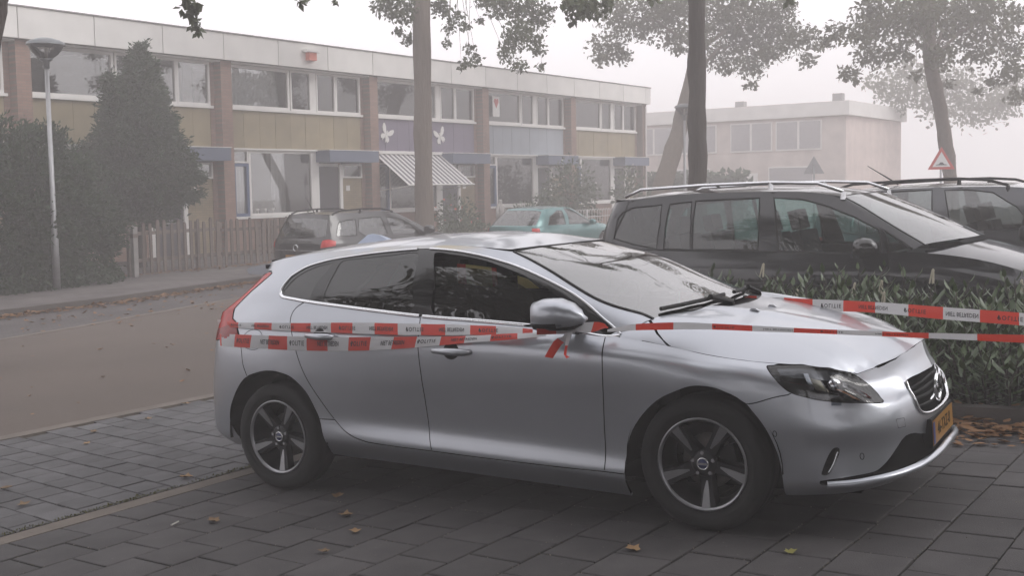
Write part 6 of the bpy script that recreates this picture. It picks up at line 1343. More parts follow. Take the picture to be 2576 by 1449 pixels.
m1.panel('inner_pillar', m_cabin, SH_MPV.G, [(5.62, .1), (5.98, .1), (6.0, 2.8), (5.72, 2.8)], mode='pair', lift=-.03, da=.2, db=.3)
m1.mb('wiper', MB().tube([(2.52, .55, 1.245), (2.62, .1, 1.25), (2.62, -.45, 1.25)], .012, 6), m_blackp)
m2 = Car('people_carrier', (13.35, 3.9, .045), (0, -1, 0), (0, 0, 1), 'dark grey people carrier with black roof rails at the right edge', 'car')
build_car(m2, SH_MPV, m_mpv2, [[(2.4, .72), (2.34, 1.94), (2.6, 2.3), (3.02, 2.6), (3.5, 2.7), (3.52, .2), (3.2, .3)], [(3.68, .3), (3.72, 2.82), (4.26, 2.84), (5.0, 2.86), (4.96, .62), (4.9, .3)], CT['m2_front']], (3.6, 5.12, 6.9), (0, 2.84), .33, m_mglass, glass_front=m_pale, tail=(.3, 2.5, 1.9),
          rails=[(-.65, .69, 1.64), (-.4, .70, 1.71), (.3, .71, 1.745), (.8, .71, 1.755), (1.1, .70, 1.735), (1.3, .68, 1.675)], rail_m=m_blackp, lamp=[(1.9, 6.0), (2.9, 6.0), (2.9, 4.3), (1.9, 4.3)])
side_mirror(m2, 1.58, 1.0, 1.16, m_blackp, 1.10)
m2.mb('aerial', MB().tube([(-.05, .1, 1.70), (-.42, .1, 1.93)], [.012, .004], 6), m_blackp)
wg = Car('estate_car', (15.15, 15.75, .002), (1, 0, 0), (0, 0, 1), 'black estate car parked by the picket fence, tail towards the viewer', 'car')
_, _, tg = build_car(wg, SH_WAG, m_wag, [CT['w_quarter'], CT['w_rear'], CT['w_front']], (4.2, 5.68, 7.3), (0, 2.6), .30, m_pale, tail=(.22, 2.55, 2.0),
          rails=[(-.42, .585, 1.335), (-.25, .60, 1.385), (.3, .615, 1.415), (.9, .61, 1.41), (1.25, .60, 1.345)], rail_m=m_blackp, lamp=[(1.5, 3.75), (1.66, 5.4), (2.18, 5.7), (2.72, 4.9), (2.62, 3.95), (2.36, 3.9)])
side_mirror(wg, 2.05, .92, .94, m_wag, .88)
wg.mb('aerial', MB().tube([(-.40, .05, 1.36), (-.62, .05, 1.68)], [.01, .004], 6), m_blackp)
Ml = Matrix.Translation((-.873, 0, .69)) @ Matrix.Rotation(R_(-90), 4, 'Y')
lg = wg.mb('badge', MB().lathe([(.052, 0), (.054, .01), (.066, .01), (.068, 0)], 24, M=Ml), m_chrome, tg, smooth=True)
wg.mb('badge_bolt', MB().add([(-.884, -.075, .70), (-.884, .01, .688), (-.884, -.012, .70), (-.884, .075, .68), (-.884, -.01, .692), (-.884, .012, .68)], [(0, 2, 1), (3, 5, 4), (1, 2, 4, 5)]), m_chrome, lg)
wp_ = wg.mb('number_plate', MB().box(-.90, -.885, -.26, .26, .44, .55), m_plate)
wg.trim('tailgate_strip', m_chrome, SH_WAG.L, [(0.05+.1*i, 3.45) for i in range(15)], .012, .006)
wg.mb('rear_wiper', MB().tube([(-.80, 0, .90), (-.80, .22, .915), (-.79, .45, .93)], .012, 6), m_blackp)
te = Car('hatchback', (22.1, 15.84, .002), (1, 0, 0), (0, 0, 1), 'small teal hatchback parked before the white railing', 'car')
build_car(te, SH_TEAL, m_teal, [CT['t_rear'], [(5.62, .05), (5.9, 1.6), (6.0, 2.75), (7.1, 2.75), (7.9, 1.9), (8.3, 1.0), (8.4, .1), (7, .05)]], (3.6, 5.45, 7.8), (0, 2.45), .28, m_pale, tail=(.15, 2.7, 2.2), lamp=[(1.7, 3.4), (1.7, 5.2), (2.7, 5.0), (2.6, 3.4)])
side_mirror(te, 1.75, .90, .86, m_teal, .8, s=.8)
TA_T = [(4.295, 5.472, 0.998), (4.21, 5.215, 1.006), (4.196, 4.819, 1.026), (4.223, 4.441, 1.047), (4.264, 4.037, 1.066), (4.308, 3.651, 1.077), (4.348, 3.265, 1.086), (4.36, 3.094, 1.082)]
TA_B = [(4.285, 5.451, 0.963), (4.194, 5.197, 0.976), (4.181, 4.804, 0.986), (4.2, 4.419, 0.996), (4.233, 4.009, 1.009), (4.272, 3.622, 1.025), (4.318, 3.243, 1.049), (4.344, 3.084, 1.064)]
TB_T = [(4.214, 5.353, 0.924), (4.169, 5.072, 0.943), (4.175, 4.693, 0.959), (4.197, 4.326, 0.976), (4.233, 3.926, 1.001), (4.276, 3.548, 1.025), (4.297, 3.362, 1.04), (4.326, 3.177, 1.058), (4.355, 3.01, 1.072)]
TB_B = [(4.181, 5.308, 0.857), (4.152, 5.073, 0.869), (4.165, 4.685, 0.881), (4.188, 4.32, 0.9), (4.217, 3.934, 0.934), (4.252, 3.542, 0.986), (4.275, 3.358, 1.009), (4.305, 3.162, 1.031), (4.341, 3.001, 1.057)]
TC_T = [(4.197, 2.557, 1.133), (4.207, 2.5, 1.148), (4.22, 2.417, 1.165), (4.249, 2.231, 1.18), (4.277, 2.042, 1.182), (4.304, 1.859, 1.181), (4.331, 1.674, 1.179), (4.381, 1.333, 1.181), (4.406, 1.164, 1.184), (4.453, 0.85, 1.192), (4.504, 0.504, 1.198)]
TC_B = [(4.197, 2.557, 1.123), (4.206, 2.499, 1.127), (4.218, 2.417, 1.136), (4.247, 2.23, 1.148), (4.275, 2.041, 1.156), (4.302, 1.858, 1.157), (4.329, 1.674, 1.16), (4.38, 1.333, 1.161), (4.405, 1.163, 1.162), (4.451, 0.849, 1.162), (4.502, 0.503, 1.163)]
TD_T = [(5.686, 2.977, 1.157), (5.598, 2.527, 1.164), (5.524, 2.148, 1.17), (5.488, 1.959, 1.175), (5.45, 1.767, 1.179), (5.415, 1.585, 1.18), (5.379, 1.402, 1.179), (5.343, 1.217, 1.179), (5.303, 1.013, 1.178), (5.219, 0.585, 1.175)]
TD_B = [(5.681, 2.975, 1.081), (5.593, 2.525, 1.091), (5.52, 2.146, 1.104), (5.484, 1.957, 1.116), (5.447, 1.766, 1.125), (5.411, 1.584, 1.123), (5.375, 1.4, 1.12), (5.339, 1.216, 1.12), (5.299, 1.012, 1.12), (5.215, 0.583, 1.117)]
# knot depth 5.160593146313042
TK_A = [(4.281, 2.781, 1.111), (4.296, 2.763, 1.133), (4.321, 2.73, 1.14), (4.345, 2.697, 1.143), (4.364, 2.671, 1.136), (4.371, 2.66, 1.122)]
TK_B = [(4.288, 2.819, 1.089), (4.308, 2.793, 1.093), (4.332, 2.759, 1.085), (4.359, 2.722, 1.092), (4.379, 2.697, 1.105), (4.396, 2.675, 1.116)]
TT1_A = [(4.225, 2.804, 1.098), (4.213, 2.818, 1.076), (4.193, 2.843, 1.067), (4.171, 2.868, 1.022), (4.156, 2.885, 0.987)]
TT1_B = [(4.274, 2.804, 1.087), (4.258, 2.821, 1.051), (4.245, 2.837, 1.042), (4.228, 2.857, 1.006), (4.212, 2.874, 0.972)]
TT2_A = [(4.241, 2.799, 1.096), (4.233, 2.807, 1.065), (4.226, 2.811, 1.029), (4.22, 2.816, 0.992), (4.225, 2.806, 0.974)]
TT2_B = [(4.277, 2.8, 1.096), (4.267, 2.81, 1.06), (4.258, 2.818, 1.024), (4.253, 2.821, 0.986), (4.261, 2.808, 0.976)]
TM_A = [(4.159, 2.929, 1.116), (4.196, 2.878, 1.11), (4.24, 2.819, 1.107), (4.273, 2.775, 1.117)]
TM_B = [(4.19, 2.951, 1.083), (4.228, 2.9, 1.083), (4.271, 2.841, 1.083), (4.299, 2.804, 1.088)]
# ------------------------------------------------------------------ police tape
m_tred = mat('tape_red', (.72, .05, .03), .38, var=.1, scale=9); m_twhite = mat('tape_white', (.72, .71, .73), .38, var=.06, scale=9); m_tink = mat('tape_ink', (.03, .03, .035), .6, var=.1)
for _m in (m_tred, m_twhite):
    _nt, _b = nodes_of(_m); _o = [x for x in _nt.nodes if x.type == 'OUTPUT_MATERIAL'][0]; _t = _nt.nodes.new('ShaderNodeBsdfTranslucent'); _t.inputs[0].default_value = (.8, .1, .07, 1) if 'red' in _m.name else (.75, .75, .77, 1)
    _ms = _nt.nodes.new('ShaderNodeMixShader'); _ms.inputs[0].default_value = .3; _nt.links.new(_b.outputs[0], _ms.inputs[1]); _nt.links.new(_t.outputs[0], _ms.inputs[2]); _nt.links.new(_ms.outputs[0], _o.inputs[0])
class Ribbon:
    def __init__(s, T, B, wob=.0, seed=0):
        k = 8; g = np.random.default_rng(seed)
        def spl(L):
            p = np.array(L, float); P = np.vstack([2*p[:1]-p[1:2], p, 2*p[-1:]-p[-2:-1]]); out = []
            for i in range(len(p)-1):
                for t in np.arange(k)/k: w_ = Net._w(np.array(t)); out.append(w_[0]*P[i]+w_[1]*P[i+1]+w_[2]*P[i+2]+w_[3]*P[i+3])
            return np.array(out+[p[-1]])
        s.T, s.B = spl(T), spl(B); mid = (s.T+s.B)/2; s.u = np.concatenate([[0], np.cumsum(np.linalg.norm(np.diff(mid, axis=0), axis=1))]); s.L = s.u[-1]; s.wob = wob; s.ph = g.random(3)*6
    def __call__(s, u, v, lift=0.0):
        """u along (m), v 0 bottom .. 1 top"""
        u = np.asarray(u, float); v = np.asarray(v, float); f_ = lambda A_: np.stack([np.interp(u, s.u, A_[:, i]) for i in range(3)], -1)
        t, b = f_(s.T), f_(s.B); e = .01; f2 = lambda A_, d: np.stack([np.interp(u+d, s.u, A_[:, i]) for i in range(3)], -1)
        tn = f2(s.T+s.B, e)-f2(s.T+s.B, -e); n = np.cross(tn, t-b); n /= np.maximum(np.linalg.norm(n, axis=-1, keepdims=True), 1e-9)
        c = np.array([0, 0, HC]); sg = np.sign(((c-b)*n).sum(-1, keepdims=True)); n = n*sg
        wv = s.wob*(np.sin(u*9+s.ph[0])*.6+np.sin(u*23+s.ph[1]+v*2)*.4)+.006*np.sin(v*math.pi)*s.wob/.004*.3
        return b+(t-b)*v[..., None]+n*(wv[..., None]+lift)
def tape(root, rb, start, first_red, block=.175, texts=(), flip=False, u0=0.0, u1=None):
    u1 = u1 or rb.L; us = [u0]; x = start
    while x < u1-.005:
        if x > u0+.005: us.append(x)
        x += block
    us.append(u1); red = first_red
    for a, b in zip(us[:-1], us[1:]):
        n = max(3, int((b-a)/.02)); mv = 6; U, Vv = np.meshgrid(np.linspace(a, b, n+1), np.linspace(0, 1, mv+1), indexing='ij'); P = rb(U, Vv).reshape(-1, 3)
        fs = [(i*(mv+1)+j, (i+1)*(mv+1)+j, (i+1)*(mv+1)+j+1, i*(mv+1)+j+1) for i in range(n) for j in range(mv)]
        mb = MB(); mb.add(P-np.array(root.location), fs); mb.obj('red_stripe' if red else 'white_stripe', m_tred if red else m_twhite, root, smooth=True); red = not red
    for (txt, uc, h, vc) in texts:
        cu = bpy.data.curves.new('t', 'FONT'); cu.body = txt; cu.size = 1.0; cu.align_x = 'CENTER'; cu.align_y = 'CENTER'; cu.resolution_u = 2; cu.space_character = 1.25 if txt.startswith('P') else 1.0; cu.offset = .012
        o = bpy.data.objects.new('t', cu); C.objects.link(o); me = bpy.data.meshes.new_from_object(o.evaluated_get(bpy.context.evaluated_depsgraph_get())); C.objects.unlink(o); bpy.data.objects.remove(o)
        co = np.array([v.co[:] for v in me.vertices]); hh = h
        uu = uc+co[:, 0]*hh*(.72 if txt[0] == 'P' else .60); vv = vc+(co[:, 1]*hh/.075)*(-1 if flip else 1)
        uu = np.clip(uu, u0+.002, u1-.002); P = rb(uu, np.clip(vv, .01, .99), .0016)-np.array(root.location); me.vertices.foreach_set('co', P.ravel()); me.update(); me.materials.clear(); me.materials.append(m_tink); link('lettering', me, root)
        if txt == 'POLITIE':   # flame emblem in place of the O, drawn as licks
            fu = uc-.0525*hh/.038; 
            for kx, (du, dv, r_) in enumerate(((0, -.06, .0045), (-.004, .05, .003), (.005, .10, .0025), (-.001, .17, .002))):
                an = np.linspace(0, 6.283, 9)[:-1]; P = rb(fu+du+r_*np.cos(an), vc+(dv+np.sin(an)*r_*2.2/.075)*(-1 if flip else 1), .0017)-np.array(root.location)
                MB().add(P, [tuple(range(8))]).obj('emblem', m_tink, root)
def troot(name, p, label): e = empty(name, tuple(p)); tag(e, label, 'tape', 'police tape round the silver car'); return e
rA, rB = Ribbon(TA_T, TA_B, .003, 1), Ribbon(TB_T, TB_B, .003, 2); rC, rD = Ribbon(TC_T, TC_B, .004, 3), Ribbon(TD_T, TD_B, .004, 4)
SP = [('POLITIE', .0, .038, .5), ('NIET BETREDEN', .235, .037, .5)]
def seq(L, ph, hs=1.0):
    out = []; u = ph
    while u < L+.2:
        for t, du, h, vc in SP:
            if .06 < u+du < L-.09: out.append((t, u+du, h*hs, vc))
        u += .46
    return out
ra = troot('police_tape', TA_T[0], 'upper tape strand from the tail lamp to the door mirror, lettering upside down')
tape(ra, rA, .17, False, .155, seq(rA.L, .30), True)
rb_ = troot('police_tape', TB_T[0], 'lower tape strand across the silver doors, lettering upright')
tape(rb_, rB, .02, True, .155, seq(rB.L, .26), False)
rc = troot('police_tape', TC_T[0], 'narrow tape strand from the door mirror over the bonnet to the right')
tape(rc, rC, .14, False, .178, seq(rC.L, .55, .8)[:4], True)
for A_, B_, red in ((TK_A, TK_B, False), (TT1_A, TT1_B, True), (TT2_A, TT2_B, False), (TM_A, TM_B, True)):
    r = Ribbon(A_, B_, .010 if A_ is TK_A else .004, 9); tape(rc, r, r.L*(.55 if A_ is TK_A else .35 if A_ is TT1_A else .5), not red if A_ is TT1_A else red, r.L*2)
rd_ = troot('police_tape', TD_T[0], 'wide tape strand behind the bonnet before the laurels')
tape(rd_, rD, .02, False, .178, seq(rD.L, 1.02), True)
# ------------------------------------------------------------------ street furniture, fences, ornaments, litter
m_galv = mat('galvanised', (.36, .36, .37), .45, .7, var=.15, scale=6); m_lampcap = mat('lamp_cap', (.16, .17, .18), .4, .4, var=.1)
m_lens = glass('lamp_shade_glass', (.93, .92, .92), .15, .06)
def street_lamp(loc, h, label, tilt=0.0):
    e = empty('street_lamp', loc); e.rotation_euler = (0, tilt, 0); tag(e, label, 'street lamp', 'street lamps')
    MB().tube([(0, 0, 0), (0, 0, .9), (0, 0, .95), (0, 0, h-.45)], [.062, .062, .048, .036], 14).obj('pole', m_galv, e, smooth=True)
    MB().lathe([(0, h-.50), (.05, h-.50), (.055, h-.38), (.11, h-.345), (.11, h-.33), (0, h-.33)], 20).obj('lamp_collar', m_lampcap, e, smooth=True)
    MB().lathe([(.10, h-.33), (.19, h-.26), (.27, h-.16), (.305, h-.07)], 28).obj('lamp_shade', m_lens, e, smooth=True)
    MB().lathe([(.325, h-.09), (.315, h-.05), (.25, h-.01), (.12, h+.03), (0, h+.04)], 28).obj('lamp_cap', m_lampcap, e, smooth=True)
    for k in range(3):
        a = k*2.1+.4; MB().tube([(.07*math.cos(a), .07*math.sin(a), h-.33), (.10*math.cos(a), .10*math.sin(a), h-.22), (.22*math.cos(a), .22*math.sin(a), h-.07)], .008, 6).obj('lamp_strut', m_lampcap, e)
    MB().tube([(0, 0, h-.33), (0, 0, h-.14)], [.03, .025], 10).obj('lamp_bulb', m_white, e, smooth=True)
street_lamp((10.56, 17.9, .11), 4.42, 'grey street lamp with domed glass head before the dark hedge', .0)
street_lamp((31.5, 16.2, .11), 4.25, 'thin far street lamp behind the leaning tree, pale in fog')
# fences of wooden pickets
m_wood = mat('weathered_wood', (.17, .135, .115), .9, var=.25, scale=5, bump=.3, bscale=60, var_obj=.15)
m_woodp = mat('pale_post', (.34, .32, .31), .8, var=.2, scale=6)
def picket_fence(x0, y0, x1, y1, n, h, label, z=.11, gap0=.0, w_=.075, m=m_wood, rails=(.28, .78), lean=.02):
    d = Vector((x1-x0, y1-y0, 0)); L = d.length; a = math.atan2(d.y, d.x); e = empty('picket_fence', (x0, y0, z), a); tag(e, label, 'fence', 'wooden garden fences')
    for r in rails: MB().box(0, L, .012, .045, h*r-.035, h*r+.035).obj('rail', m, e)
    for i in range(n):
        x = L*(i+.5)/n+random.uniform(-.012, .012); hh = h*random.uniform(.94, 1.03); wd = w_*random.uniform(.9, 1.1)
        o = MB().prism([(-wd/2, .04), (wd/2, .04), (wd/2, hh-.05), (wd*.25, hh), (-wd*.25, hh), (-wd/2, hh-.05)], 'y', -.02, .008).obj('picket', m, e); o.location = (x, 0, 0); o.rotation_euler = (0, random.uniform(-lean, lean), 0)
    for x in np.arange(0, L+.1, 1.9): MB().box(x-.04, x+.04, .046, .12, -.1, h*.95).obj('post', m, e)
    return e
picket_fence(13.0, 19.2, 15.5, 19.55, 13, 1.12, 'uneven picket fence left part below the conifer')
picket_fence(15.55, 19.55, 21.5, 19.75, 32, 1.08, 'picket fence right part running behind the black estate car')
picket_fence(12.3, 20.6, 13.0, 20.9, 5, .95, 'short fence piece with gate between hedge and pale post', lean=.01)
picket_fence(18.9, 22.2, 22.4, 22.2, 22, .95, 'low inner fence with white-tipped pickets below the curtained window')
po = empty('gate_post', (12.95, 19.05, .11)); tag(po, 'pale square gate post left of the picket fence', 'post'); MB().box(-.05, .05, -.05, .05, 0, 1.0).obj('shaft', m_woodp, po); MB().box(-.06, .06, -.06, .06, .8, .88).obj('band', m_wood, po); MB().prism([(-.05, 1.0), (.05, 1.0), (0, 1.06)], 'y', -.05, .05).obj('cap', m_woodp, po)
toy = empty('toy_slide', (18.9, 20.6, .13)); tag(toy, 'bright green plastic toy behind the pickets beside the estate car', 'toy'); m_green = mat('lime_plastic', (.12, .62, .12), .4)
MB().prism([(0, 0), (.5, 0), (.62, .32), (.55, .5), (.35, .42), (.12, .46)], 'y', -.15, .15).obj('body', m_green, toy); MB().box(.05, .12, -.2, .2, 0, .3).obj('leg', m_green, toy)
# white hooped railing
rl = empty('hoop_railing', (25.0, 18.2, .11)); tag(rl, 'white hoop-topped metal railing behind the teal hatchback', 'railing')
m_rail = mat('white_railing', (.68, .67, .66), .5, var=.06)
for k in range(46):
    x = .16*k; mb = MB(); pts = [(x, 0, .05), (x, 0, .85)]+[(x+.08-.08*math.cos(t), 0, .85+.10*math.sin(t)) for t in np.linspace(.4, math.pi-.4, 5)]+[(x+.16, 0, .85), (x+.16, 0, .62)]
    MB().tube(pts, .012, 6).obj('hoop', m_rail, rl)
for z in (.12, .70): MB().box(0, 7.5, -.012, .012, z, z+.03).obj('rail', m_rail, rl)
for k in range(5): MB().box(1.85*k-.03, 1.85*k+.03, -.03, .03, 0, .95).obj('post', m_rail, rl)
# statue of a child and a little lantern in the garden
m_stone = mat('pale_stone', (.42, .40, .38), .85, var=.2, scale=10, bump=.3, bscale=40)
stt = empty('garden_statue', (26.4, 19.9, .11)); tag(stt, 'pale stone statue of a standing figure in the front garden', 'statue')
MB().lathe([(0, 0), (.2, 0), (.2, .05), (.15, .08), (.14, .2), (.18, .24), (.18, .28), (0, .28)], 18).obj('plinth', m_stone, stt, smooth=True)
bd = bpy.data.meshes.new('figure'); verts = [(0, 0, .72), (0, 0, .95), (.02, 0, 1.12), (.02, 0, 1.2), (.02, -.01, 1.33), (.1, -.02, 1.1), (.19, -.06, .98), (.1, -.1, .9), (-.08, 0, 1.1), (-.17, -.02, .96), (-.2, -.08, .84), (.07, 0, .55), (.06, .02, .3), (-.06, 0, .55), (-.08, -.03, .3)]
edges = [(0, 1), (1, 2), (2, 3), (3, 4), (2, 5), (5, 6), (6, 7), (2, 8), (8, 9), (9, 10), (0, 11), (11, 12), (0, 13), (13, 14)]
bd.from_pydata(verts, edges, []); fo_ = link('figure', bd, stt); bd.materials.append(m_stone); fo_.modifiers.new('skin', 'SKIN'); fo_.modifiers.new('sub', 'SUBSURF').levels = 1
for i, v in enumerate(bd.skin_vertices[0].data): v.radius = (lambda r: (r, r))([.12, .12, .10, .045, .10, .05, .04, .035, .05, .04, .035, .07, .05, .07, .05][i]); v.use_root = (i == 0)
ln = empty('garden_lantern', (27.1, 19.5, .11)); tag(ln, 'small white garden lantern with dark top right of the statue', 'lantern')
MB().lathe([(0, 0), (.12, 0), (.08, .06), (.06, .3), (.1, .36)], 14).obj('stand', m_stone, ln, smooth=True); MB().lathe([(.1, .36), (.13, .42), (.13, .55), (.1, .62)], 14).obj('lantern_body', m_white, ln, smooth=True); MB().lathe([(.15, .62), (.1, .72), (0, .78)], 14).obj('lantern_roof', m_coping, ln, smooth=True)
# warning signs
m_sred = mat('sign_red', (.5, .04, .03), .45, var=.08); m_swhite = mat('sign_white', (.7, .7, .7), .5, var=.05); m_sgrey = mat('sign_back', (.42, .42, .43), .5, .5, var=.1)
def tri(s, zc, y): return [(-s/2, zc-s*.29), (s/2, zc-s*.29), (0, zc+s*.577)]
def warn_sign(loc, rz_, s, label, h, back=False):
    e = empty('warning_sign', loc, rz_); tag(e, label, 'sign', 'triangular traffic signs')
    MB().tube([(0, .04, 0), (0, .04, h+s*.2)], .03, 10).obj('pole', m_galv, e, smooth=True)
    p = MB().prism(tri(s, h, 0), 'y', -.004, .008).obj('sign_plate', m_sgrey, e)
    if not back:
        MB().prism(tri(s*.99, h, 0), 'y', -.008, -.0045).obj('border', m_sred, p); MB().prism(tri(s*.66, h, 0), 'y', -.012, -.0085).obj('face', m_swhite, p)
        MB().prism([(-s*.22, h-s*.13), (s*.22, h-s*.13), (s*.2, h-s*.11), (s*.1, h-s*.09), (s*.04, h-s*.02), (-s*.04, h-s*.02), (-s*.1, h-s*.09), (-s*.2, h-s*.11)], 'y', -.015, -.0125).obj('bump_symbol', m_tink, p)
dirc = math.atan2(-_b.y if False else 1, 0)
warn_sign((30.7, 8.0, 0), -1.05, .72, 'red-edged triangular road hump sign before the bent hazy tree', 2.28)
warn_sign((31.8, 12.0, 0), 2.0, .62, 'grey back of a triangular sign across the street, pale in fog', 2.22, True)
# fallen leaves
m_fall = leafmat('fallen_leaf', (.16, .075, .03), (.30, .16, .07), rough=.7, scale=8, tr=.1)
def litter(name, pts, size, label):
    n = len(pts); P = np.array(pts); g = np.random.default_rng(n); V_ = []; F_ = []
    for i in range(n):
        a = g.random()*6.28; s_ = size*g.uniform(.5, 1.25); c, s2 = math.cos(a), math.sin(a); cu = g.uniform(.1, .6)*s_; tl = g.normal(size=2)*.25
        loc = [(0, -.5), (.33, -.12), (.28, .25), (0, .62), (-.28, .25), (-.33, -.12)]; b0 = len(V_)
        for (lx, ly) in loc+[(0, 0)]:
            x, y = lx*s_, ly*s_; z = cu*(abs(lx)*1.3+ly*ly*.7) if (lx, ly) != (0, 0) else 0
            V_.append((P[i, 0]+x*c-y*s2, P[i, 1]+x*s2+y*c, P[i, 2]+.004+z*.6+max(0, tl[0]*x+tl[1]*y)))
        F_ += [(b0+j, b0+(j+1) % 6, b0+6) for j in range(6)]
    me = bpy.data.meshes.new(name); me.from_pydata(V_, [], F_); me.materials.append(m_fall); me.polygons.foreach_set('use_smooth', [True]*len(F_)); me.update()
    o = link(name, me); stuff(o, label, 'leaves'); return o
g = np.random.default_rng(11); pts = []
kx = np.array([p[0] for p in far_k]); ky = np.array([p[1] for p in far_k])
for i in range(1500):
    x = g.uniform(4, 20); pts.append((x, float(np.interp(x, kx, ky))-abs(g.normal())*.17-.02, .012+g.random()*.03))
for i in range(260): x = g.uniform(5, 17); pts.append((x, float(np.interp(x, kx, ky))-g.uniform(.2, 2.4), .006))
litter('leaf_drift', pts, .08, 'brown leaves drifted along the far kerb')
pts = [(g.uniform(12.6, 21.5), 19.25+g.normal()*.16+.02*i/400, .125+g.random()*.02) for i in range(420)]
litter('leaf_drift', pts, .08, 'dry leaves and grass along the picket fence')
pts = []
for i in range(900):
    y = g.uniform(-.3, 2.6); x = 7.2-abs(g.normal())*.24; pts.append((x, y, rz(y)+.004+g.random()*.05*max(0, 1-(7.2-x)/.45)))
litter('leaf_drift', pts, .075, 'heap of curled brown leaves against the planting bed kerb')
pts = [(g.uniform(7.4, 9.0), y, rz(y)+.065) for y in g.uniform(.4, 4.9, 160)]
litter('leaf_drift', pts, .07, 'dead leaves lying under the laurels')
pts = [(g.uniform(3, 14), g.uniform(8, 13), .004) for i in range(60)]
litter('leaf_scatter', pts, .06, 'few small leaves scattered on the asphalt')
# single leaves on the paving, each its own thing
one = [(3.23, 5.93, 'tan leaf on the blue-grey setts near the kerb band, left'), (4.12, 5.62, 'tan leaf on the setts near the rear wheel'), (3.35, 6.35, 'brown leaf on the setts left of the rear wheel'), (3.55, 4.62, 'curled tan leaf on the grey tiles left of the rear wheel'),
       (3.73, 3.75, 'pair of brown curled leaves on the tiles below the doors'), (3.93, 4.02, 'reddish leaf on the tiles below the doors'), (3.42, 3.65, 'tan leaf on the lower tiles left of centre'), (4.20, 4.35, 'folded tan leaf on the tiles just before the rear wheel'),
       (4.05, 2.35, 'tan leaf on the tiles under the front door end'), (4.29, 1.72, 'broad yellow-green leaf on the tiles before the front wheel'), (5.05, 7.35, 'red-brown leaf at the road edge band, middle'), (4.55, 7.3, 'red-brown leaf on the setts by the road edge'),
       (5.6, 7.6, 'dark brown leaf on the road edge band near the car'), (4.3, 7.0, 'orange leaf on the setts by the road edge, centre left'), (3.6, 7.45, 'brown leaf on the road edge band, far left'), (3.2, 6.25, 'dark brown leaf in the setts near the left picture edge')]
for i, (x, y, lb) in enumerate(one):
    s_ = .05*random.uniform(.75, 1.25); a = random.random()*6; loc = [(0, -.9), (.35, -.35), (.75, -.1), (.45, .2), (.3, .75), (0, .6), (-.3, .8), (-.45, .2), (-.75, -.1), (-.35, -.35)]
    vs = [(px*s_, py*s_, (abs(px)*.45+py*py*.25)*s_*random.uniform(.5, 1.3)) for px, py in loc]+[(0, 0, 0)]
    o = MB().add(vs, [(j, (j+1) % 10, 10) for j in range(10)]).obj('fallen_leaf', mat('leaf_single', (.30, .20, .10), .8, col2=(.17, .09, .04), scale=14, var_obj=.35) if i != 9 else mat('leaf_yellowgreen', (.30, .28, .08), .7, var=.2, scale=12), None, smooth=True)
    o.location = (x, y, (rz(y) if y < 5.36 else 0)+.006); o.rotation_euler = (0, 0, a); tag(o, lb, 'leaf', 'single leaves on the paving')
cg = MB().tube([(0, 0, 0), (.062, .02, 0)], .0045, 8).obj('cigarette_end', m_white); cg.location = (3.40, 4.78, rz(4.78)+.006); tag(cg, 'white cigarette lying on the grey tiles at the left', 'cigarette')
# moss and grit in the joints by the kerb band
g = np.random.default_rng(5); pm = np.stack([g.uniform(0, 6.5, 2600), 5.49+np.abs(g.normal(size=2600))*.018, np.full(2600, .0)], 1); pm = pm[g.random(2600) < (.35+.65*np.sin(pm[:, 0]*3.1)**2)]
stuff(leaves(pm, .014, 'moss', leafmat('moss', (.06, .07, .015), (.13, .12, .04)), None, down=-.6), 'moss growing along the kerb band joint', 'moss')
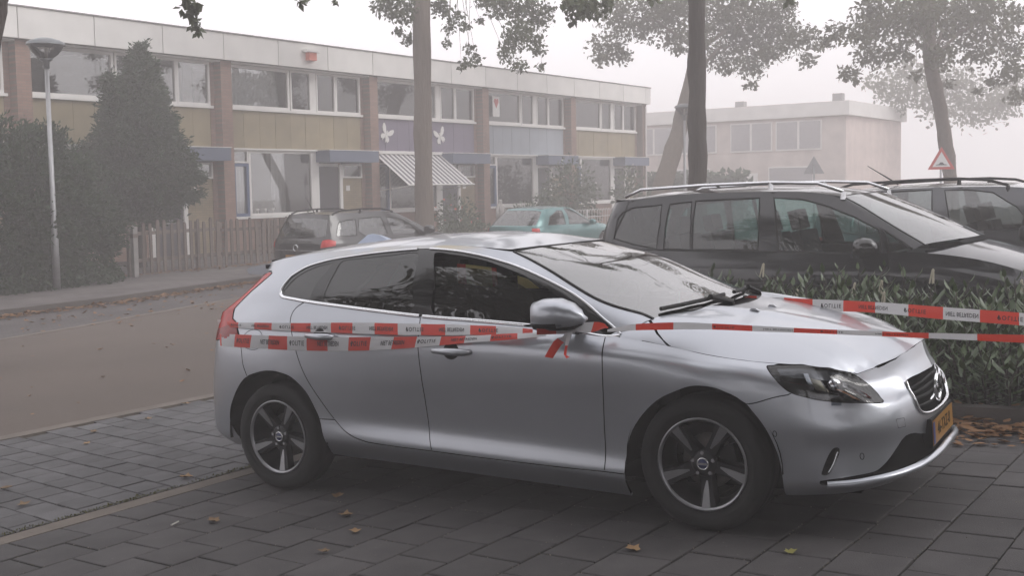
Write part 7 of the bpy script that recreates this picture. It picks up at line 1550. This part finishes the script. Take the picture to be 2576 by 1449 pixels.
# grit and crumbs lying in the joints of the parking tiles
gb = MB(); gg = np.random.default_rng(21)
for i in range(2600):
    k = gg.integers(0, 17); x = gg.uniform(1.5, 7.1); y = 5.354-TH*k+gg.normal()*.004
    if gg.random() < .4: kk = k; x = 3.55+.147*(kk-3)+TW*gg.integers(-8, 12)+gg.normal()*.004; y = 5.354-TH*(kk+gg.random())
    if gg.random() < .08: x += gg.normal()*.1; y += gg.normal()*.1
    if x > 7.15: continue
    c = Vector((x, y, rz(y)-.002)); r = gg.uniform(.0018, .0048); a = gg.random()*6
    gb.add([c+Vector((r*math.cos(a+t), r*math.sin(a+t), 0)) for t in (0, 2.1, 4.2)]+[c+Vector((0, 0, r*1.2))], [(0, 1, 3), (1, 2, 3), (2, 0, 3)], int(gg.random() < .45))
gr_o = gb.obj('grit', [mat('grit_pale', (.30, .26, .22), .9, var=.3), mat('grit_dark', (.10, .085, .05), .9, var=.3)]); stuff(gr_o, 'pale grit and crumbs in the tile joints', 'grit')
# unseen hedges added left and right; they darken the reflections in doors and nose
hh = empty('added_hedge', (-7.5, -2.0, .2)); tag(hh, 'added hedge beyond the left picture edge, darkening door reflections', 'hedge')
p = g.random((6000, 3))*np.array([1.2, 18, 2.2])-np.array([.6, 9, 0]); leaves(p, .2, 'foliage', m_leaf2, hh, down=.1); MB().box(-.5, .5, -8.8, 8.8, 0, 2.0).obj('inner_growth', m_leaf2, hh)
h2 = empty('added_hedge', (5.0, -5.2, .5)); tag(h2, 'added hedge beyond the right picture edge, darkening the car nose', 'hedge')
p = g.random((4200, 3))*np.array([11, 1.2, 1.9])-np.array([5.5, .6, 0]); leaves(p, .2, 'foliage', m_leaf2, h2, down=.1); MB().box(-5.3, 5.3, -.5, .5, 0, 1.7).obj('inner_growth', m_leaf2, h2)
# ------------------------------------------------------------------ the fog
hz = MB().box(-60, 160, -60, 130, -1.2, 15.0).obj('haze', [])
hm = bpy.data.materials.new('fog'); hm.use_nodes = True; hm.node_tree.nodes.clear()
ho = hm.node_tree.nodes.new('ShaderNodeOutputMaterial'); pv = hm.node_tree.nodes.new('ShaderNodeVolumePrincipled')
pv.inputs['Color'].default_value = (1.0, .962, .955, 1); pv.inputs['Density'].default_value = .0115; pv.inputs['Anisotropy'].default_value = .2
hm.node_tree.links.new(pv.outputs[0], ho.inputs['Volume']); hz.data.materials.append(hm)
stuff(hz)
